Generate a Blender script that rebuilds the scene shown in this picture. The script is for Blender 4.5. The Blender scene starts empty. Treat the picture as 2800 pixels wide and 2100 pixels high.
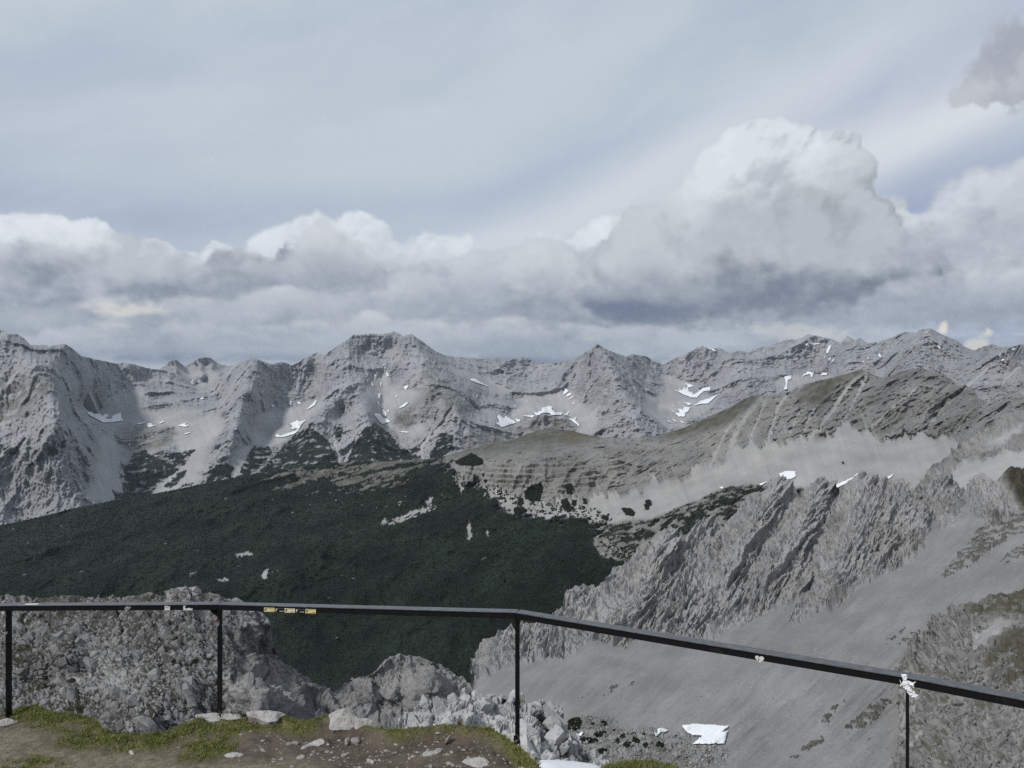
import bpy, math, random, time
import numpy as np
from concurrent.futures import ThreadPoolExecutor
from mathutils import Vector, Matrix
from mathutils.geometry import delaunay_2d_cdt

T0 = time.time()
random.seed(7)
RNG = np.random.default_rng(7)
SC = bpy.context.scene
COL = SC.collection
F = 2103.0            # focal length, in pixels of the 2800 px wide photograph
CX, CY = 1400.0, 1050.0

# ------------------------------------------------------------------ camera
cam_data = bpy.data.cameras.new("camera")
cam_data.sensor_width = 36.0
cam_data.lens = 36.0 * F / 2800.0
cam_data.clip_start = 0.1
cam_data.clip_end = 120000.0
cam = bpy.data.objects.new("camera", cam_data)
cam.location = (0, 0, 0)
cam.rotation_euler = (math.radians(90), 0, 0)
COL.objects.link(cam)
SC.camera = cam

# ------------------------------------------------------------------ exposure
SC.view_settings.view_transform = 'Standard'
SC.view_settings.look = 'None'
SC.view_settings.exposure = 0.0
SC.view_settings.gamma = 1.0
SC.view_settings.use_curve_mapping = False
SC.cycles.volume_bounces = 1
SC.cycles.max_bounces = 4
SC.cycles.use_denoising = False

# ------------------------------------------------------------------ world (Nishita sky) and the sun, let through a gap added in the dome
SUN_AZ = math.radians(-132)     # from the view direction, negative = to the left
SUN_EL = math.radians(44)
SUN_DIR = Vector((math.sin(SUN_AZ) * math.cos(SUN_EL), math.cos(SUN_AZ) * math.cos(SUN_EL), math.sin(SUN_EL)))
world = bpy.data.worlds.new("World")
SC.world = world
world.use_nodes = True
_wt = world.node_tree
_sky = _wt.nodes.new('ShaderNodeTexSky')
_sky.sky_type = 'NISHITA'
_sky.sun_disc = False
_sky.sun_elevation = SUN_EL
_sky.sun_rotation = SUN_AZ % (2 * math.pi)
_sky.altitude = 2300.0
_bg = _wt.nodes['Background']
_bg.inputs['Strength'].default_value = 0.1
_wt.links.new(_sky.outputs[0], _bg.inputs['Color'])
world.cycles.sampling_method = 'NONE'

sun_d = bpy.data.lights.new("sun", 'SUN')
sun_d.energy = 3.3
sun_d.angle = math.radians(8)
sun_d.color = (1.0, 0.985, 0.96)
sun = bpy.data.objects.new("sun", sun_d)
sun.rotation_euler = (-SUN_DIR).to_track_quat('-Z', 'Y').to_euler()
COL.objects.link(sun)
# ------------------------------------------------------------------ numpy noise
_perm = np.random.default_rng(11).permutation(256).astype(np.int32)
PERM = np.concatenate([_perm, _perm, _perm])
GRAD = np.array([(1,1,0),(-1,1,0),(1,-1,0),(-1,-1,0),(1,0,1),(-1,0,1),(1,0,-1),(-1,0,-1),
                 (0,1,1),(0,-1,1),(0,1,-1),(0,-1,-1),(1,1,0),(-1,1,0),(0,-1,1),(0,-1,-1)], np.float32)

def _pn(x, y, z):
    xi = np.floor(x); yi = np.floor(y); zi = np.floor(z)
    x = (x - xi).astype(np.float32); y = (y - yi).astype(np.float32); z = (z - zi).astype(np.float32)
    xi = xi.astype(np.int32) & 255; yi = yi.astype(np.int32) & 255; zi = zi.astype(np.int32) & 255
    u = x * x * x * (x * (x * 6 - 15) + 10); v = y * y * y * (y * (y * 6 - 15) + 10); w = z * z * z * (z * (z * 6 - 15) + 10)
    out = None
    def g(dx, dy, dz):
        h = PERM[PERM[PERM[xi + dx] + yi + dy] + zi + dz] & 15
        G = GRAD[h]
        return G[..., 0] * (x - dx) + G[..., 1] * (y - dy) + G[..., 2] * (z - dz)
    def lerp(a, b, t): return a + (b - a) * t
    return lerp(lerp(lerp(g(0,0,0), g(1,0,0), u), lerp(g(0,1,0), g(1,1,0), u), v),
                lerp(lerp(g(0,0,1), g(1,0,1), u), lerp(g(0,1,1), g(1,1,1), u), v), w)

POOL = ThreadPoolExecutor(4)
def chunked(fn, *arrs):
    shp = np.broadcast(*arrs).shape
    fl = [np.ascontiguousarray(np.broadcast_to(a, shp)).ravel() for a in arrs]
    n = fl[0].size
    out = np.empty(n, np.float32)
    step = 40000
    def work(i): out[i:i + step] = fn(*[f[i:i + step] for f in fl])
    list(POOL.map(work, range(0, n, step)))
    return out.reshape(shp)

def pn(x, y, z=0.0): return chunked(_pn, x, y, np.asarray(z, float))

def fbm(x, y, z=0.0, octs=5, gain=0.5, lac=2.03):
    def f(x, y, z):
        a, s, r = 1.0, 0.0, 0.0
        for i in range(octs):
            r = r + a * _pn(x, y, z); s += a; a *= gain
            x = x * lac + 17.3; y = y * lac + 5.1; z = z * lac + 9.7
        return r / s
    return chunked(f, x, y, np.asarray(z, float))

def ridged(x, y, z=0.0, octs=5, gain=0.5, lac=2.07):
    """0..1, sharp crests"""
    def f(x, y, z):
        a, s, r, prev = 1.0, 0.0, 0.0, 1.0
        for i in range(octs):
            n = 1.0 - np.abs(_pn(x, y, z)) * 1.6
            n = np.clip(n, 0, 1); n = n * n
            r = r + a * n * prev; s += a; prev = 0.35 + 0.65 * n; a *= gain
            x = x * lac + 11.3; y = y * lac + 3.7; z = z * lac + 7.9
        return r / s
    return chunked(f, x, y, np.asarray(z, float))

def ss(x, a, b):
    t = np.clip((x - a) / (b - a), 0, 1)
    return t * t * (3 - 2 * t)

def blur(a, r):
    """three box passes along both axes, edge-padded"""
    if r < 1: return a
    k = 2 * r + 1
    for _ in range(3):
        for ax in (0, 1):
            p = np.pad(a, [(r + 1, r) if i == ax else (0, 0) for i in range(2)], mode='edge')
            c = np.cumsum(p, axis=ax, dtype=np.float64)
            a = ((c[k:] - c[:-k]) if ax == 0 else (c[:, k:] - c[:, :-k])) / k
    return a.astype(np.float32)
# ------------------------------------------------------------------ the sky: cloud radiance on a fine dome
def ae(px, py):
    """photograph pixel -> (azimuth, elevation) in units of 1/2103 rad"""
    az = math.atan((px - CX) / F)
    return az * F, math.atan((CY - py) / F * math.cos(az)) * F

def lin(*c):
    return np.array([(v / 255) / 12.92 if v <= 10 else ((v / 255 + 0.055) / 1.055) ** 2.4 for v in c], np.float32)

SSTEP = 5.0
SA = np.arange(-1900, 1900.1, SSTEP); SE = np.arange(-160, 1300.1, SSTEP)
AZ, EL = np.meshgrid(SA, SE)
AZ = AZ.astype(np.float32); EL = EL.astype(np.float32)

def mix(a, b, t):
    t = np.asarray(t)[..., None]
    return a + (b - a) * t

def blob(px, py, rx, ry, rot=0.0):
    a, e = ae(px, py)
    c, s = math.cos(math.radians(rot)), math.sin(math.radians(rot))
    u = ((AZ - a) * c + (EL - e) * s) / rx; v = (-(AZ - a) * s + (EL - e) * c) / ry
    return np.exp(-(u * u + v * v))

def make_sky():
    wx = fbm(AZ * .0016, EL * .0016, 4.4, 4) * 260; wy = fbm(AZ * .0016, EL * .0016, 14.4, 4) * 110
    dA = AZ + wx; dE = EL + wy
    s1 = fbm(dA * .0006 + dE * .0003, dE * .0021 - dA * .0008, 1.0, 5, .55)
    s2 = fbm(dA * .0011 + dE * .0004, dE * .0056 - dA * .0021, 2.0, 6, .55)
    veil = mix(lin(174, 187, 203), lin(192, 203, 214), ss(s1, -.28, .28))
    veil = mix(veil, lin(203, 213, 221), ss(s2, .0, .45) * .38)
    for (px, py, rx, ry, rot, k, c) in (
        (2150, 430, 900, 150, 17, .85, (214, 220, 227)), (2450, 330, 520, 110, 17, .8, (220, 225, 231)), (1500, 570, 600, 60, 22, .55, (212, 219, 226)),
        (500, 330, 700, 160, 5, .5, (195, 203, 216)), (2780, 60, 620, 75, 20, .75, (163, 175, 199)), (1500, 480, 420, 70, 22, .5, (166, 181, 203)),
        (100, 560, 520, 70, 0, .7, (158, 172, 194)), (900, 560, 500, 50, 4, .35, (164, 178, 198)), (2700, 445, 210, 60, 15, .6, (162, 174, 200)), (2480, 560, 130, 60, 15, .75, (160, 172, 198)),
        (1250, 90, 700, 90, 6, .35, (198, 205, 219))):
        b = blob(px, py, rx, ry, rot)
        veil = mix(veil, lin(*c), np.clip(b * k * (1 + s2 * 1.6), 0, 1))
    sky = veil

    # level grey stratus along the horizon
    l1 = fbm(dA * .0016, dE * .0075, 3.0, 6, .55); l2 = fbm(dA * .004, dE * .013, 5.0, 5, .55)
    low = mix(lin(150, 161, 176), lin(181, 190, 199), ss(l1, -.25, .22))
    low = mix(low, lin(203, 207, 211), ss(l2, .05, .45) * .5)
    wob = 1 + l2 * 1.2
    for (px, py, rx, ry, k, c) in ((560, 978, 330, 15, .95, (98, 115, 143)), (1380, 990, 260, 14, .9, (104, 120, 146)), (1850, 985, 150, 12, .85, (100, 117, 145)),
                                   (330, 962, 260, 12, .4, (120, 135, 158)), (1000, 950, 500, 30, .4, (146, 157, 172)), (2640, 900, 300, 60, .7, (164, 179, 203)), (2300, 900, 200, 30, .4, (196, 204, 214))):
        low = mix(low, lin(*c), np.clip(blob(px, py, rx, ry) * k * wob, 0, 1))
    low = mix(low, lin(214, 216, 217), ss(fbm(AZ * .0045, EL * .012, 61.0, 5, .6), .08, .4) * .7)
    low = mix(low, lin(216, 217, 215), ss(blob(1605, 920, 60, 18) + l2 * 1.0, .3, .9) * .8)
    low = mix(low, lin(205, 209, 212), ss(blob(1480, 905, 160, 14) + l2 * .8, .4, .8) * .4)
    sky = mix(sky, low, ss(EL + l1 * 190, 330, 190) * .97)

    rng = np.random.default_rng(5)
    def bank(sky, tops, bases, r0=46, n_gen=3, topc=(228, 232, 237), midc=(186, 192, 201), basec=(135, 145, 160), depth=110, seed=1.0,
             opac=1.0, soft=9.0, relief=1.0, warp=1.0, basesoft=60, rowgap=.55, broken=0.0, hl=None):
        tp = np.array([ae(*p) for p in tops]); bp = np.array([ae(*p) for p in bases])
        T = np.interp(SA, tp[:, 0], tp[:, 1]); B = np.interp(SA, bp[:, 0], bp[:, 1])
        # puffs: rows from the base up to the traced top, then two generations of smaller heads on each
        P = []
        a = -1600.0
        while a < 1600:
            t = np.interp(a, tp[:, 0], tp[:, 1]); b = np.interp(a, bp[:, 0], bp[:, 1])
            if t > b + 8:
                e = b
                while e < t - 6:
                    r = min(r0 * rng.uniform(.55, 1.25), max((t - e) * .75, 9))
                    if e + r > t: r = max(t - e, 7)
                    P.append((a + rng.normal() * r0 * .35, min(e, t - r), r, rng.uniform(-.35, .35) * r0 + 0.55 * r0 * (1 - (e - b) / max(t - b, 1))))
                    e += r * rng.uniform(.5, 1.0)
                rt = rng.uniform(.22, .5) * r0
                P.append((a, t - rt, rt, 0.0))
            a += r0 * rowgap * rng.uniform(.5, 1.2)
        allp = list(P); cur = P
        for g in range(n_gen):
            nxt = []
            for (a, e, r, z) in cur:
                for k in range(5 if g == 0 else 3):
                    th = rng.uniform(-.6, math.pi + .6); ph = rng.uniform(.05, 1.0)
                    rr = r * rng.uniform(.28, .52)
                    if rr < 4: continue
                    a2 = a + math.cos(th) * r * ph; e2 = e + math.sin(th) * r * ph
                    t = np.interp(a2, tp[:, 0], tp[:, 1])
                    if e2 + rr > t + 7: e2 = t + 7 - rr
                    nxt.append((a2, e2, rr, z + math.sqrt(max(1 - ph * ph, 0)) * r * .8))
            allp += nxt; cur = nxt
        H = np.full(AZ.shape, -1e3, np.float32)
        for (a, e, r, z) in allp:
            i0, i1 = int((a - r + 1900) / SSTEP), int((a + r + 1900) / SSTEP) + 2
            j0, j1 = int((e - r + 160) / SSTEP), int((e + r + 160) / SSTEP) + 2
            i0, j0 = max(i0, 0), max(j0, 0)
            if i1 <= i0 or j1 <= j0: continue
            d2 = (AZ[j0:j1, i0:i1] - a) ** 2 + (EL[j0:j1, i0:i1] - e) ** 2
            h = np.where(d2 < r * r, z + np.sqrt(np.maximum(r * r - d2, 0)), -1e3)
            np.maximum(H[j0:j1, i0:i1], h, out=H[j0:j1, i0:i1])
        cov = (H > -900).astype(np.float32)
        Hf = np.where(H > -900, H, 0).astype(np.float32)
        # curl the outlines: look the field up through a warp
        w1 = fbm(AZ * .011, EL * .011, seed, 5, .6) * 26 * warp; w2 = fbm(AZ * .011, EL * .011, seed + 7, 5, .6) * 26 * warp
        def look(f):
            x = np.clip((AZ + w1 + 1900) / SSTEP, 0, f.shape[1] - 1.001); y = np.clip((EL + w2 + 160) / SSTEP, 0, f.shape[0] - 1.001)
            i = x.astype(int); j = y.astype(int); fx = x - i; fy = y - j
            return (f[j, i] * (1 - fx) + f[j, i + 1] * fx) * (1 - fy) + (f[j + 1, i] * (1 - fx) + f[j + 1, i + 1] * fx) * fy
        cov = look(blur(cov, 1)); Hs = look(blur(Hf, 1)); Hm = look(blur(Hf, 4)); Hl = look(blur(Hf, 12))
        Hx = look(blur(Hf, 22))
        fine = fbm(AZ * .03, EL * .03, seed + 3, 5, .6); big = fbm(AZ * .0055, EL * .0075, seed + 5, 5, .6); mid = fbm(AZ * .013, EL * .016, seed + 9, 5, .6)
        def slope(h): return (-np.gradient(h, axis=1) * -.62 + -np.gradient(h, axis=0) * .78) / SSTEP
        lit = np.tanh(slope(Hs) * .45) * .26 + np.tanh(slope(Hm) * .8) * .36 + np.tanh(slope(Hl) * 1.4) * .45 + np.tanh(slope(Hx) * 2.2) * .55
        cav = np.tanh((Hm - Hl) / 12.0)                          # heads stand out, hollows between them are greyer
        Tg = np.broadcast_to(T[None, :], AZ.shape); Bg = np.broadcast_to(B[None, :], AZ.shape)
        Tg = blur(Tg.copy(), 16); Bg = blur(Bg.copy(), 10)
        dt = (Tg - EL) + big * depth * 2.2 + mid * depth * .9 - (lit * .8 + cav * .3) * depth * relief
        t = ss(dt, -depth * .5, depth * 1.0)
        db = ss(EL - Bg + big * 150 + mid * 70 + cav * 14, -25, 130)
        if hl: t = 1 - (1 - t) * np.clip(blob(*hl) * 1.6, .12, 1)
        c = mix(lin(*topc), lin(*midc), t)
        c = mix(c, lin(*basec), 1 - db)
        lum = 1 + (np.clip(lit, -.7, .55) * .17 + cav * .06 + np.tanh((Hs - Hm) / 5.0) * .05) * relief * (.35 + .65 * db) + fine * .045 + mid * .16 + big * .22
        c = c * np.minimum(lum, 1.05 + .06 * ss(mid, .05, .3))[..., None]
        al = ss(cov + fine * .35 + mid * .12, .5 - soft * .02, .5 + soft * .02)
        bf = ss(EL - Bg + fine * 50 + mid * 60 + big * 60, -basesoft, 12)
        if broken: al = al * (1 - broken * ss(fbm(AZ * .004, EL * .009, seed + 13, 5, .6), -.12, .22))
        return mix(sky, c, np.clip(al * bf * opac, 0, 1))

    sky = bank(sky, [(-300, 640), (0, 640), (200, 660), (480, 690), (640, 700), (747, 633), (810, 606), (848, 573), (886, 586), (911, 601), (943, 589), (994, 577),
                     (1025, 608), (1045, 660), (1089, 668), (1171, 627), (1215, 640), (1266, 645), (1330, 680), (1400, 684), (1463, 645), (1495, 639), (1550, 690),
                     (1571, 655), (1621, 605), (1685, 590), (1760, 600), (1900, 560), (2400, 560), (2489, 600), (2539, 570), (2600, 585), (2660, 600), (2800, 560), (3200, 560)],
               [(-300, 830), (700, 800), (1400, 800), (2800, 860)], topc=(217, 224, 231), midc=(193, 200, 208), basec=(160, 169, 181), depth=85, seed=2.3, opac=.9, relief=.75, soft=16)
    sky = bank(sky, [(-300, 600), (0, 594), (70, 582), (114, 593), (165, 586), (190, 612), (266, 596), (312, 606), (318, 640), (354, 658), (430, 647), (468, 662), (490, 690),
                     (540, 700), (575, 660), (610, 665), (660, 690), (720, 710), (780, 700), (815, 645), (850, 618), (900, 640), (960, 670), (1020, 720), (1060, 745), (1200, 800), (1500, 900), (3000, 900)],
               [(-300, 800), (0, 800), (250, 815), (450, 812), (650, 770), (900, 740), (1050, 745), (1200, 790)], topc=(220, 225, 231), midc=(183, 189, 198), basec=(134, 144, 160), depth=70, seed=5.1, r0=38)
    sky = bank(sky, [(-300, 990), (300, 990), (1000, 800), (1100, 740), (1200, 700), (1300, 690), (1380, 690), (1440, 660), (1480, 638), (1530, 665), (1570, 700), (1700, 640), (2000, 700), (2300, 740), (2450, 700),
                     (2560, 690), (2700, 720), (2800, 700), (3000, 690)],
               [(-300, 960), (1000, 860), (1400, 850), (1600, 860), (2200, 860), (2800, 850)], topc=(194, 202, 210), midc=(174, 182, 192), basec=(142, 152, 167), depth=110, seed=8.4, opac=.85, relief=.7, soft=18)
    sky = bank(sky, [(-300, 1000), (2100, 700), (2250, 560), (2330, 525), (2413, 535), (2470, 560), (2495, 600), (2560, 690), (2640, 780), (2760, 860), (3000, 900)],
               [(2000, 800), (2300, 790), (2500, 770), (2800, 760)], topc=(200, 207, 213), midc=(185, 192, 199), basec=(136, 145, 160), depth=110, seed=41.9, r0=46, soft=20, opac=1.0, relief=.9, basesoft=90)
    sky = bank(sky, [(-300, 1000), (1350, 960), (1480, 860), (1560, 780), (1640, 690), (1691, 633), (1712, 568), (1748, 553), (1775, 578), (1805, 557), (1849, 532), (1887, 494), (1913, 466), (1928, 428), (1970, 390),
                     (2008, 352), (2058, 326), (2100, 319), (2140, 320), (2172, 340), (2210, 339), (2242, 358), (2280, 366), (2311, 350), (2345, 360), (2364, 400),
                     (2362, 430), (2345, 480), (2335, 520), (2370, 540), (2420, 565), (2455, 610), (2490, 680), (2540, 770), (2600, 850), (3000, 900)],
               [(1300, 875), (1480, 872), (1600, 882), (1720, 885), (1850, 862), (1960, 838), (2100, 818), (2300, 800), (2450, 790), (2600, 780), (2800, 770)],
               topc=(214, 220, 227), midc=(177, 185, 193), basec=(110, 121, 139), depth=170, seed=11.9, r0=58, relief=1.25, soft=11, hl=(2060, 400, 260, 150, 15))
    n3 = fbm(AZ * .006, EL * .012, 31.0, 5, .55)
    sky = mix(sky, lin(110, 122, 144), np.clip(blob(1720, 845, 230, 36, -2) * .95 * (1 + n3), 0, 1))
    sky = mix(sky, lin(122, 132, 150), np.clip(blob(2080, 785, 300, 34, -6) * .45 * (1 + n3), 0, 1))
    sky = bank(sky, [(-300, 1000), (2300, 900), (2420, 740), (2520, 610), (2570, 545), (2610, 500), (2645, 468), (2685, 456), (2730, 462), (2800, 425), (3000, 400)],
               [(2300, 720), (2500, 690), (2800, 640), (3000, 640)], topc=(207, 213, 220), midc=(186, 192, 200), basec=(163, 171, 184), depth=150, seed=14.2, soft=26, opac=.8, relief=.7, basesoft=110)
    # grey heads that stand in front of the left and middle banks
    def mound(sky, pts, base, **k): return bank(sky, [(-300, 1000), (pts[0][0] - 30, 960)] + pts + [(pts[-1][0] + 30, 960), (3000, 1000)], [(pts[0][0] - 60, base), (pts[-1][0] + 60, base)], **k)
    gk = dict(topc=(198, 203, 209), midc=(178, 184, 193), basec=(146, 155, 169), depth=80, r0=34, soft=20, relief=.8, basesoft=60)
    sky = mound(sky, [(560, 720), (590, 690), (640, 680), (700, 700), (780, 715), (830, 690), (840, 620), (880, 605), (940, 640), (985, 680), (1030, 720), (1060, 760)], 765, seed=23.1, opac=.85, **gk)
    sky = mound(sky, [(1400, 720), (1440, 660), (1480, 640), (1520, 660), (1550, 700), (1570, 760)], 790, seed=25.3, opac=.8, **gk)
    sky = mound(sky, [(1690, 650), (1715, 575), (1750, 555), (1772, 580), (1800, 640), (1900, 720)], 800, seed=26.3, opac=.6, **gk)
    lk = dict(r0=26, topc=(205, 210, 214), midc=(180, 187, 196), basec=(150, 160, 174), depth=50, soft=24, relief=.8, basesoft=70, broken=.85)
    sky = bank(sky, [(-300, 850), (0, 830), (150, 850), (270, 815), (340, 805), (430, 815), (520, 800), (640, 820), (720, 790), (820, 780), (900, 800), (1000, 775), (1120, 790), (1200, 760), (1330, 790), (1420, 770), (1540, 800), (1700, 900), (3000, 990)],
               [(-300, 915), (300, 905), (700, 900), (1100, 870), (1600, 900), (3000, 900)], seed=28.3, opac=.8, **lk)
    sky = bank(sky, [(-300, 950), (0, 935), (120, 900), (240, 890), (380, 905), (480, 880), (600, 900), (760, 885), (900, 880), (1000, 850), (1080, 870), (1250, 890), (1400, 860), (1520, 880), (1640, 890), (1800, 890), (1980, 870), (2060, 840), (2160, 860), (2300, 870), (2400, 900), (2600, 930), (3000, 930)],
               [(-300, 975), (700, 965), (1600, 960), (3000, 940)], seed=30.3, opac=.75, **lk)
    # broken small heads low on the right
    sky = bank(sky, [(-300, 1000), (2300, 960), (2380, 800), (2450, 770), (2520, 745), (2600, 760), (2660, 735), (2720, 750), (2800, 740), (3000, 730)],
               [(2300, 850), (2800, 830), (3000, 830)], r0=30, topc=(204, 210, 216), midc=(182, 189, 197), basec=(163, 172, 186), depth=70, seed=19.2, soft=22, opac=.7, relief=.8, basesoft=70)
    wl = fbm(AZ * .012, EL * .02, 63.0, 5, .6)
    sky = mix(sky, lin(222, 220, 214), ss(blob(345, 843, 100, 24) + wl * 1.1, .35, .95) * .7)
    rn = fbm(AZ * .01, EL * .01, 44.0, 6, .6)
    rag = ss(blob(2845, 150, 175, 125, 12) + rn * .7, .42, .56)
    sky = mix(sky, mix(lin(164, 169, 181), lin(190, 194, 202), ss(rn, -.25, .3)), rag * .92)
    rn2 = fbm(AZ * .05, EL * .05, 49.0, 4, .6)
    for (px, py, rx, ry, r, s) in ((2577, 902, 12, 24, -25, 1.0), (2704, 908, 11, 10, 0, .8), (2665, 948, 46, 22, 20, .7), (2180, 910, 150, 26, -8, .35)):
        sky = mix(sky, lin(224, 221, 210), ss(blob(px, py, rx, ry, r) + rn2 * .7, .30, .85) * s)
    sky = mix(sky, np.broadcast_to(lin(150, 160, 175), sky.shape), ss(EL, 20, -60))
    return sky
# ------------------------------------------------------------------ node expression helper
class X:
    """A socket in a node tree that can be used in arithmetic."""
    tree = None
    def __init__(self, s): self.s = s
    @staticmethod
    def put(sock, v):
        if isinstance(v, X): X.tree.links.new(v.s, sock)
        elif isinstance(v, (tuple, list)):
            sock.default_value = tuple(v) if len(v) == len(sock.default_value) else tuple(v) + (1.0,)
        else: sock.default_value = v
    def __add__(a, b): return M('ADD', a, b)
    __radd__ = __add__
    def __sub__(a, b): return M('SUBTRACT', a, b)
    def __rsub__(a, b): return M('SUBTRACT', b, a)
    def __mul__(a, b): return M('MULTIPLY', a, b)
    __rmul__ = __mul__
    def __truediv__(a, b): return M('DIVIDE', a, b)

def M(op, a, b=0.0, c=None, clamp=False):
    n = X.tree.nodes.new('ShaderNodeMath'); n.operation = op; n.use_clamp = clamp
    X.put(n.inputs[0], a); X.put(n.inputs[1], b)
    if c is not None: X.put(n.inputs[2], c)
    return X(n.outputs[0])

def VM(op, a, b=(0, 0, 0), scale=None):
    n = X.tree.nodes.new('ShaderNodeVectorMath'); n.operation = op
    X.put(n.inputs[0], a)
    if scale is not None: X.put(n.inputs['Scale'], scale)
    else: X.put(n.inputs[1], b)
    return X(n.outputs[1] if op in ('LENGTH', 'DOT_PRODUCT', 'DISTANCE') else n.outputs[0])

def sstep(x, e0, e1, t0=0.0, t1=1.0):
    n = X.tree.nodes.new('ShaderNodeMapRange'); n.interpolation_type = 'SMOOTHSTEP'
    for i, v in enumerate((x, e0, e1, t0, t1)): X.put(n.inputs[i], v)
    return X(n.outputs[0])

def lstep(x, e0, e1, t0=0.0, t1=1.0):
    n = X.tree.nodes.new('ShaderNodeMapRange')
    for i, v in enumerate((x, e0, e1, t0, t1)): X.put(n.inputs[i], v)
    return X(n.outputs[0])

def mixc(f, a, b, mode='MIX'):
    n = X.tree.nodes.new('ShaderNodeMix'); n.data_type = 'RGBA'; n.blend_type = mode
    X.put(n.inputs[0], f); X.put(n.inputs[6], a); X.put(n.inputs[7], b)
    return X(n.outputs[2])

def mixf(f, a, b):
    n = X.tree.nodes.new('ShaderNodeMix'); n.data_type = 'FLOAT'
    X.put(n.inputs[0], f); X.put(n.inputs[2], a); X.put(n.inputs[3], b)
    return X(n.outputs[0])

def noise(vec, scale, detail=4.0, rough=0.5, dist=0.0, color=False, kind='FBM'):
    n = X.tree.nodes.new('ShaderNodeTexNoise'); n.noise_type = kind
    X.put(n.inputs['Vector'], vec); X.put(n.inputs['Scale'], scale); X.put(n.inputs['Detail'], detail)
    X.put(n.inputs['Roughness'], rough); X.put(n.inputs['Distortion'], dist)
    return X(n.outputs[1 if color else 0])

def voro(vec, scale, feature='F1', detail=0.0, rough=0.5, smooth=0.6, rand=1.0):
    n = X.tree.nodes.new('ShaderNodeTexVoronoi'); n.feature = feature
    if feature in ('F1', 'F2', 'SMOOTH_F1'): n.normalize = False
    X.put(n.inputs['Vector'], vec); X.put(n.inputs['Scale'], scale); X.put(n.inputs['Randomness'], rand)
    if 'Detail' in n.inputs: X.put(n.inputs['Detail'], detail); X.put(n.inputs['Roughness'], rough)
    if feature == 'SMOOTH_F1': X.put(n.inputs['Smoothness'], smooth)
    return X(n.outputs[0])

def xyz(x, y, z):
    n = X.tree.nodes.new('ShaderNodeCombineXYZ')
    X.put(n.inputs[0], x); X.put(n.inputs[1], y); X.put(n.inputs[2], z)
    return X(n.outputs[0])

def split(v):
    n = X.tree.nodes.new('ShaderNodeSeparateXYZ'); X.put(n.inputs[0], v)
    return X(n.outputs[0]), X(n.outputs[1]), X(n.outputs[2])

def fcurve(x, pts, x0, x1, y0, y1):
    """A smooth curve through pts (x, y) as one Float Curve node."""
    n = X.tree.nodes.new('ShaderNodeFloatCurve')
    c = n.mapping.curves[0]
    pts = sorted(((min(max((px - x0) / (x1 - x0), 0), 1), min(max((py - y0) / (y1 - y0), 0), 1)) for px, py in pts))
    c.points[0].location = pts[0]; c.points[1].location = pts[-1]
    for p in pts[1:-1]: c.points.new(*p)
    for p in c.points: p.handle_type = 'AUTO_CLAMPED'
    n.mapping.extend = 'HORIZONTAL'
    n.mapping.update()
    X.put(n.inputs[1], lstep(x, x0, x1))
    return lstep(X(n.outputs[0]), 0.0, 1.0, y0, y1)

# ------------------------------------------------------------------ scene helpers
def tag(o, label=None, cat=None, group=None, kind=None):
    if label: o["label"] = label
    if cat: o["category"] = cat
    if group: o["group"] = group
    if kind: o["kind"] = kind
    return o

def mesh_np(name, V, Q, mat=None, parent=None, smooth=True, attrs=None, tris=False):
    me = bpy.data.meshes.new(name)
    V = np.ascontiguousarray(V, np.float32).reshape(-1, 3)
    Q = np.ascontiguousarray(Q, np.int32)
    k = Q.shape[1]
    me.vertices.add(len(V)); me.vertices.foreach_set("co", V.ravel())
    me.loops.add(Q.size); me.loops.foreach_set("vertex_index", Q.ravel())
    me.polygons.add(len(Q)); me.polygons.foreach_set("loop_start", np.arange(0, Q.size, k, dtype=np.int32))
    me.polygons.foreach_set("use_smooth", np.full(len(Q), smooth))
    for an, av in (attrs or {}).items():
        av = np.ascontiguousarray(av, np.float32)
        if av.ndim == 1:
            me.attributes.new(an, 'FLOAT', 'POINT').data.foreach_set("value", av)
        else:
            a4 = np.ones((len(av), 4), np.float32); a4[:, :3] = av
            me.attributes.new(an, 'FLOAT_COLOR', 'POINT').data.foreach_set("color", a4.ravel())
    me.update(); me.validate()
    if mat: me.materials.append(mat)
    o = bpy.data.objects.new(name, me)
    COL.objects.link(o)
    if parent: o.parent = parent
    return o

def mesh_py(name, verts, faces, mat=None, parent=None, smooth=False):
    me = bpy.data.meshes.new(name)
    me.from_pydata([tuple(v) for v in verts], [], [tuple(f) for f in faces])
    if smooth:
        for p in me.polygons: p.use_smooth = True
    me.update()
    if mat: me.materials.append(mat)
    o = bpy.data.objects.new(name, me)
    COL.objects.link(o)
    if parent: o.parent = parent
    return o

def empty(name, loc=(0, 0, 0)):
    o = bpy.data.objects.new(name, None)
    o.location = loc
    COL.objects.link(o)
    return o

def P3(px, py, Y):
    px = np.asarray(px, float); py = np.asarray(py, float)
    return np.stack([Y * (px - CX) / F, np.broadcast_to(Y, np.broadcast(px, py).shape) * 1.0, Y * (CY - py) / F], -1)

def grid_quads(nr, nc, off=0):
    i = np.arange(nr - 1)[:, None] * nc + np.arange(nc - 1)[None, :]
    i = i.ravel() + off
    return np.stack([i, i + 1, i + nc + 1, i + nc], -1)

def dense(line, step=22.0):
    """resample a polyline of (px, py, Y)"""
    out = [line[0]]
    for a, b in zip(line[:-1], line[1:]):
        n = max(1, int(math.hypot(b[0] - a[0], b[1] - a[1]) / step))
        for k in range(1, n + 1):
            t = k / n
            out.append((a[0] + (b[0] - a[0]) * t, a[1] + (b[1] - a[1]) * t, math.exp(math.log(a[2]) + (math.log(b[2]) - math.log(a[2])) * t)))
    return out

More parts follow.
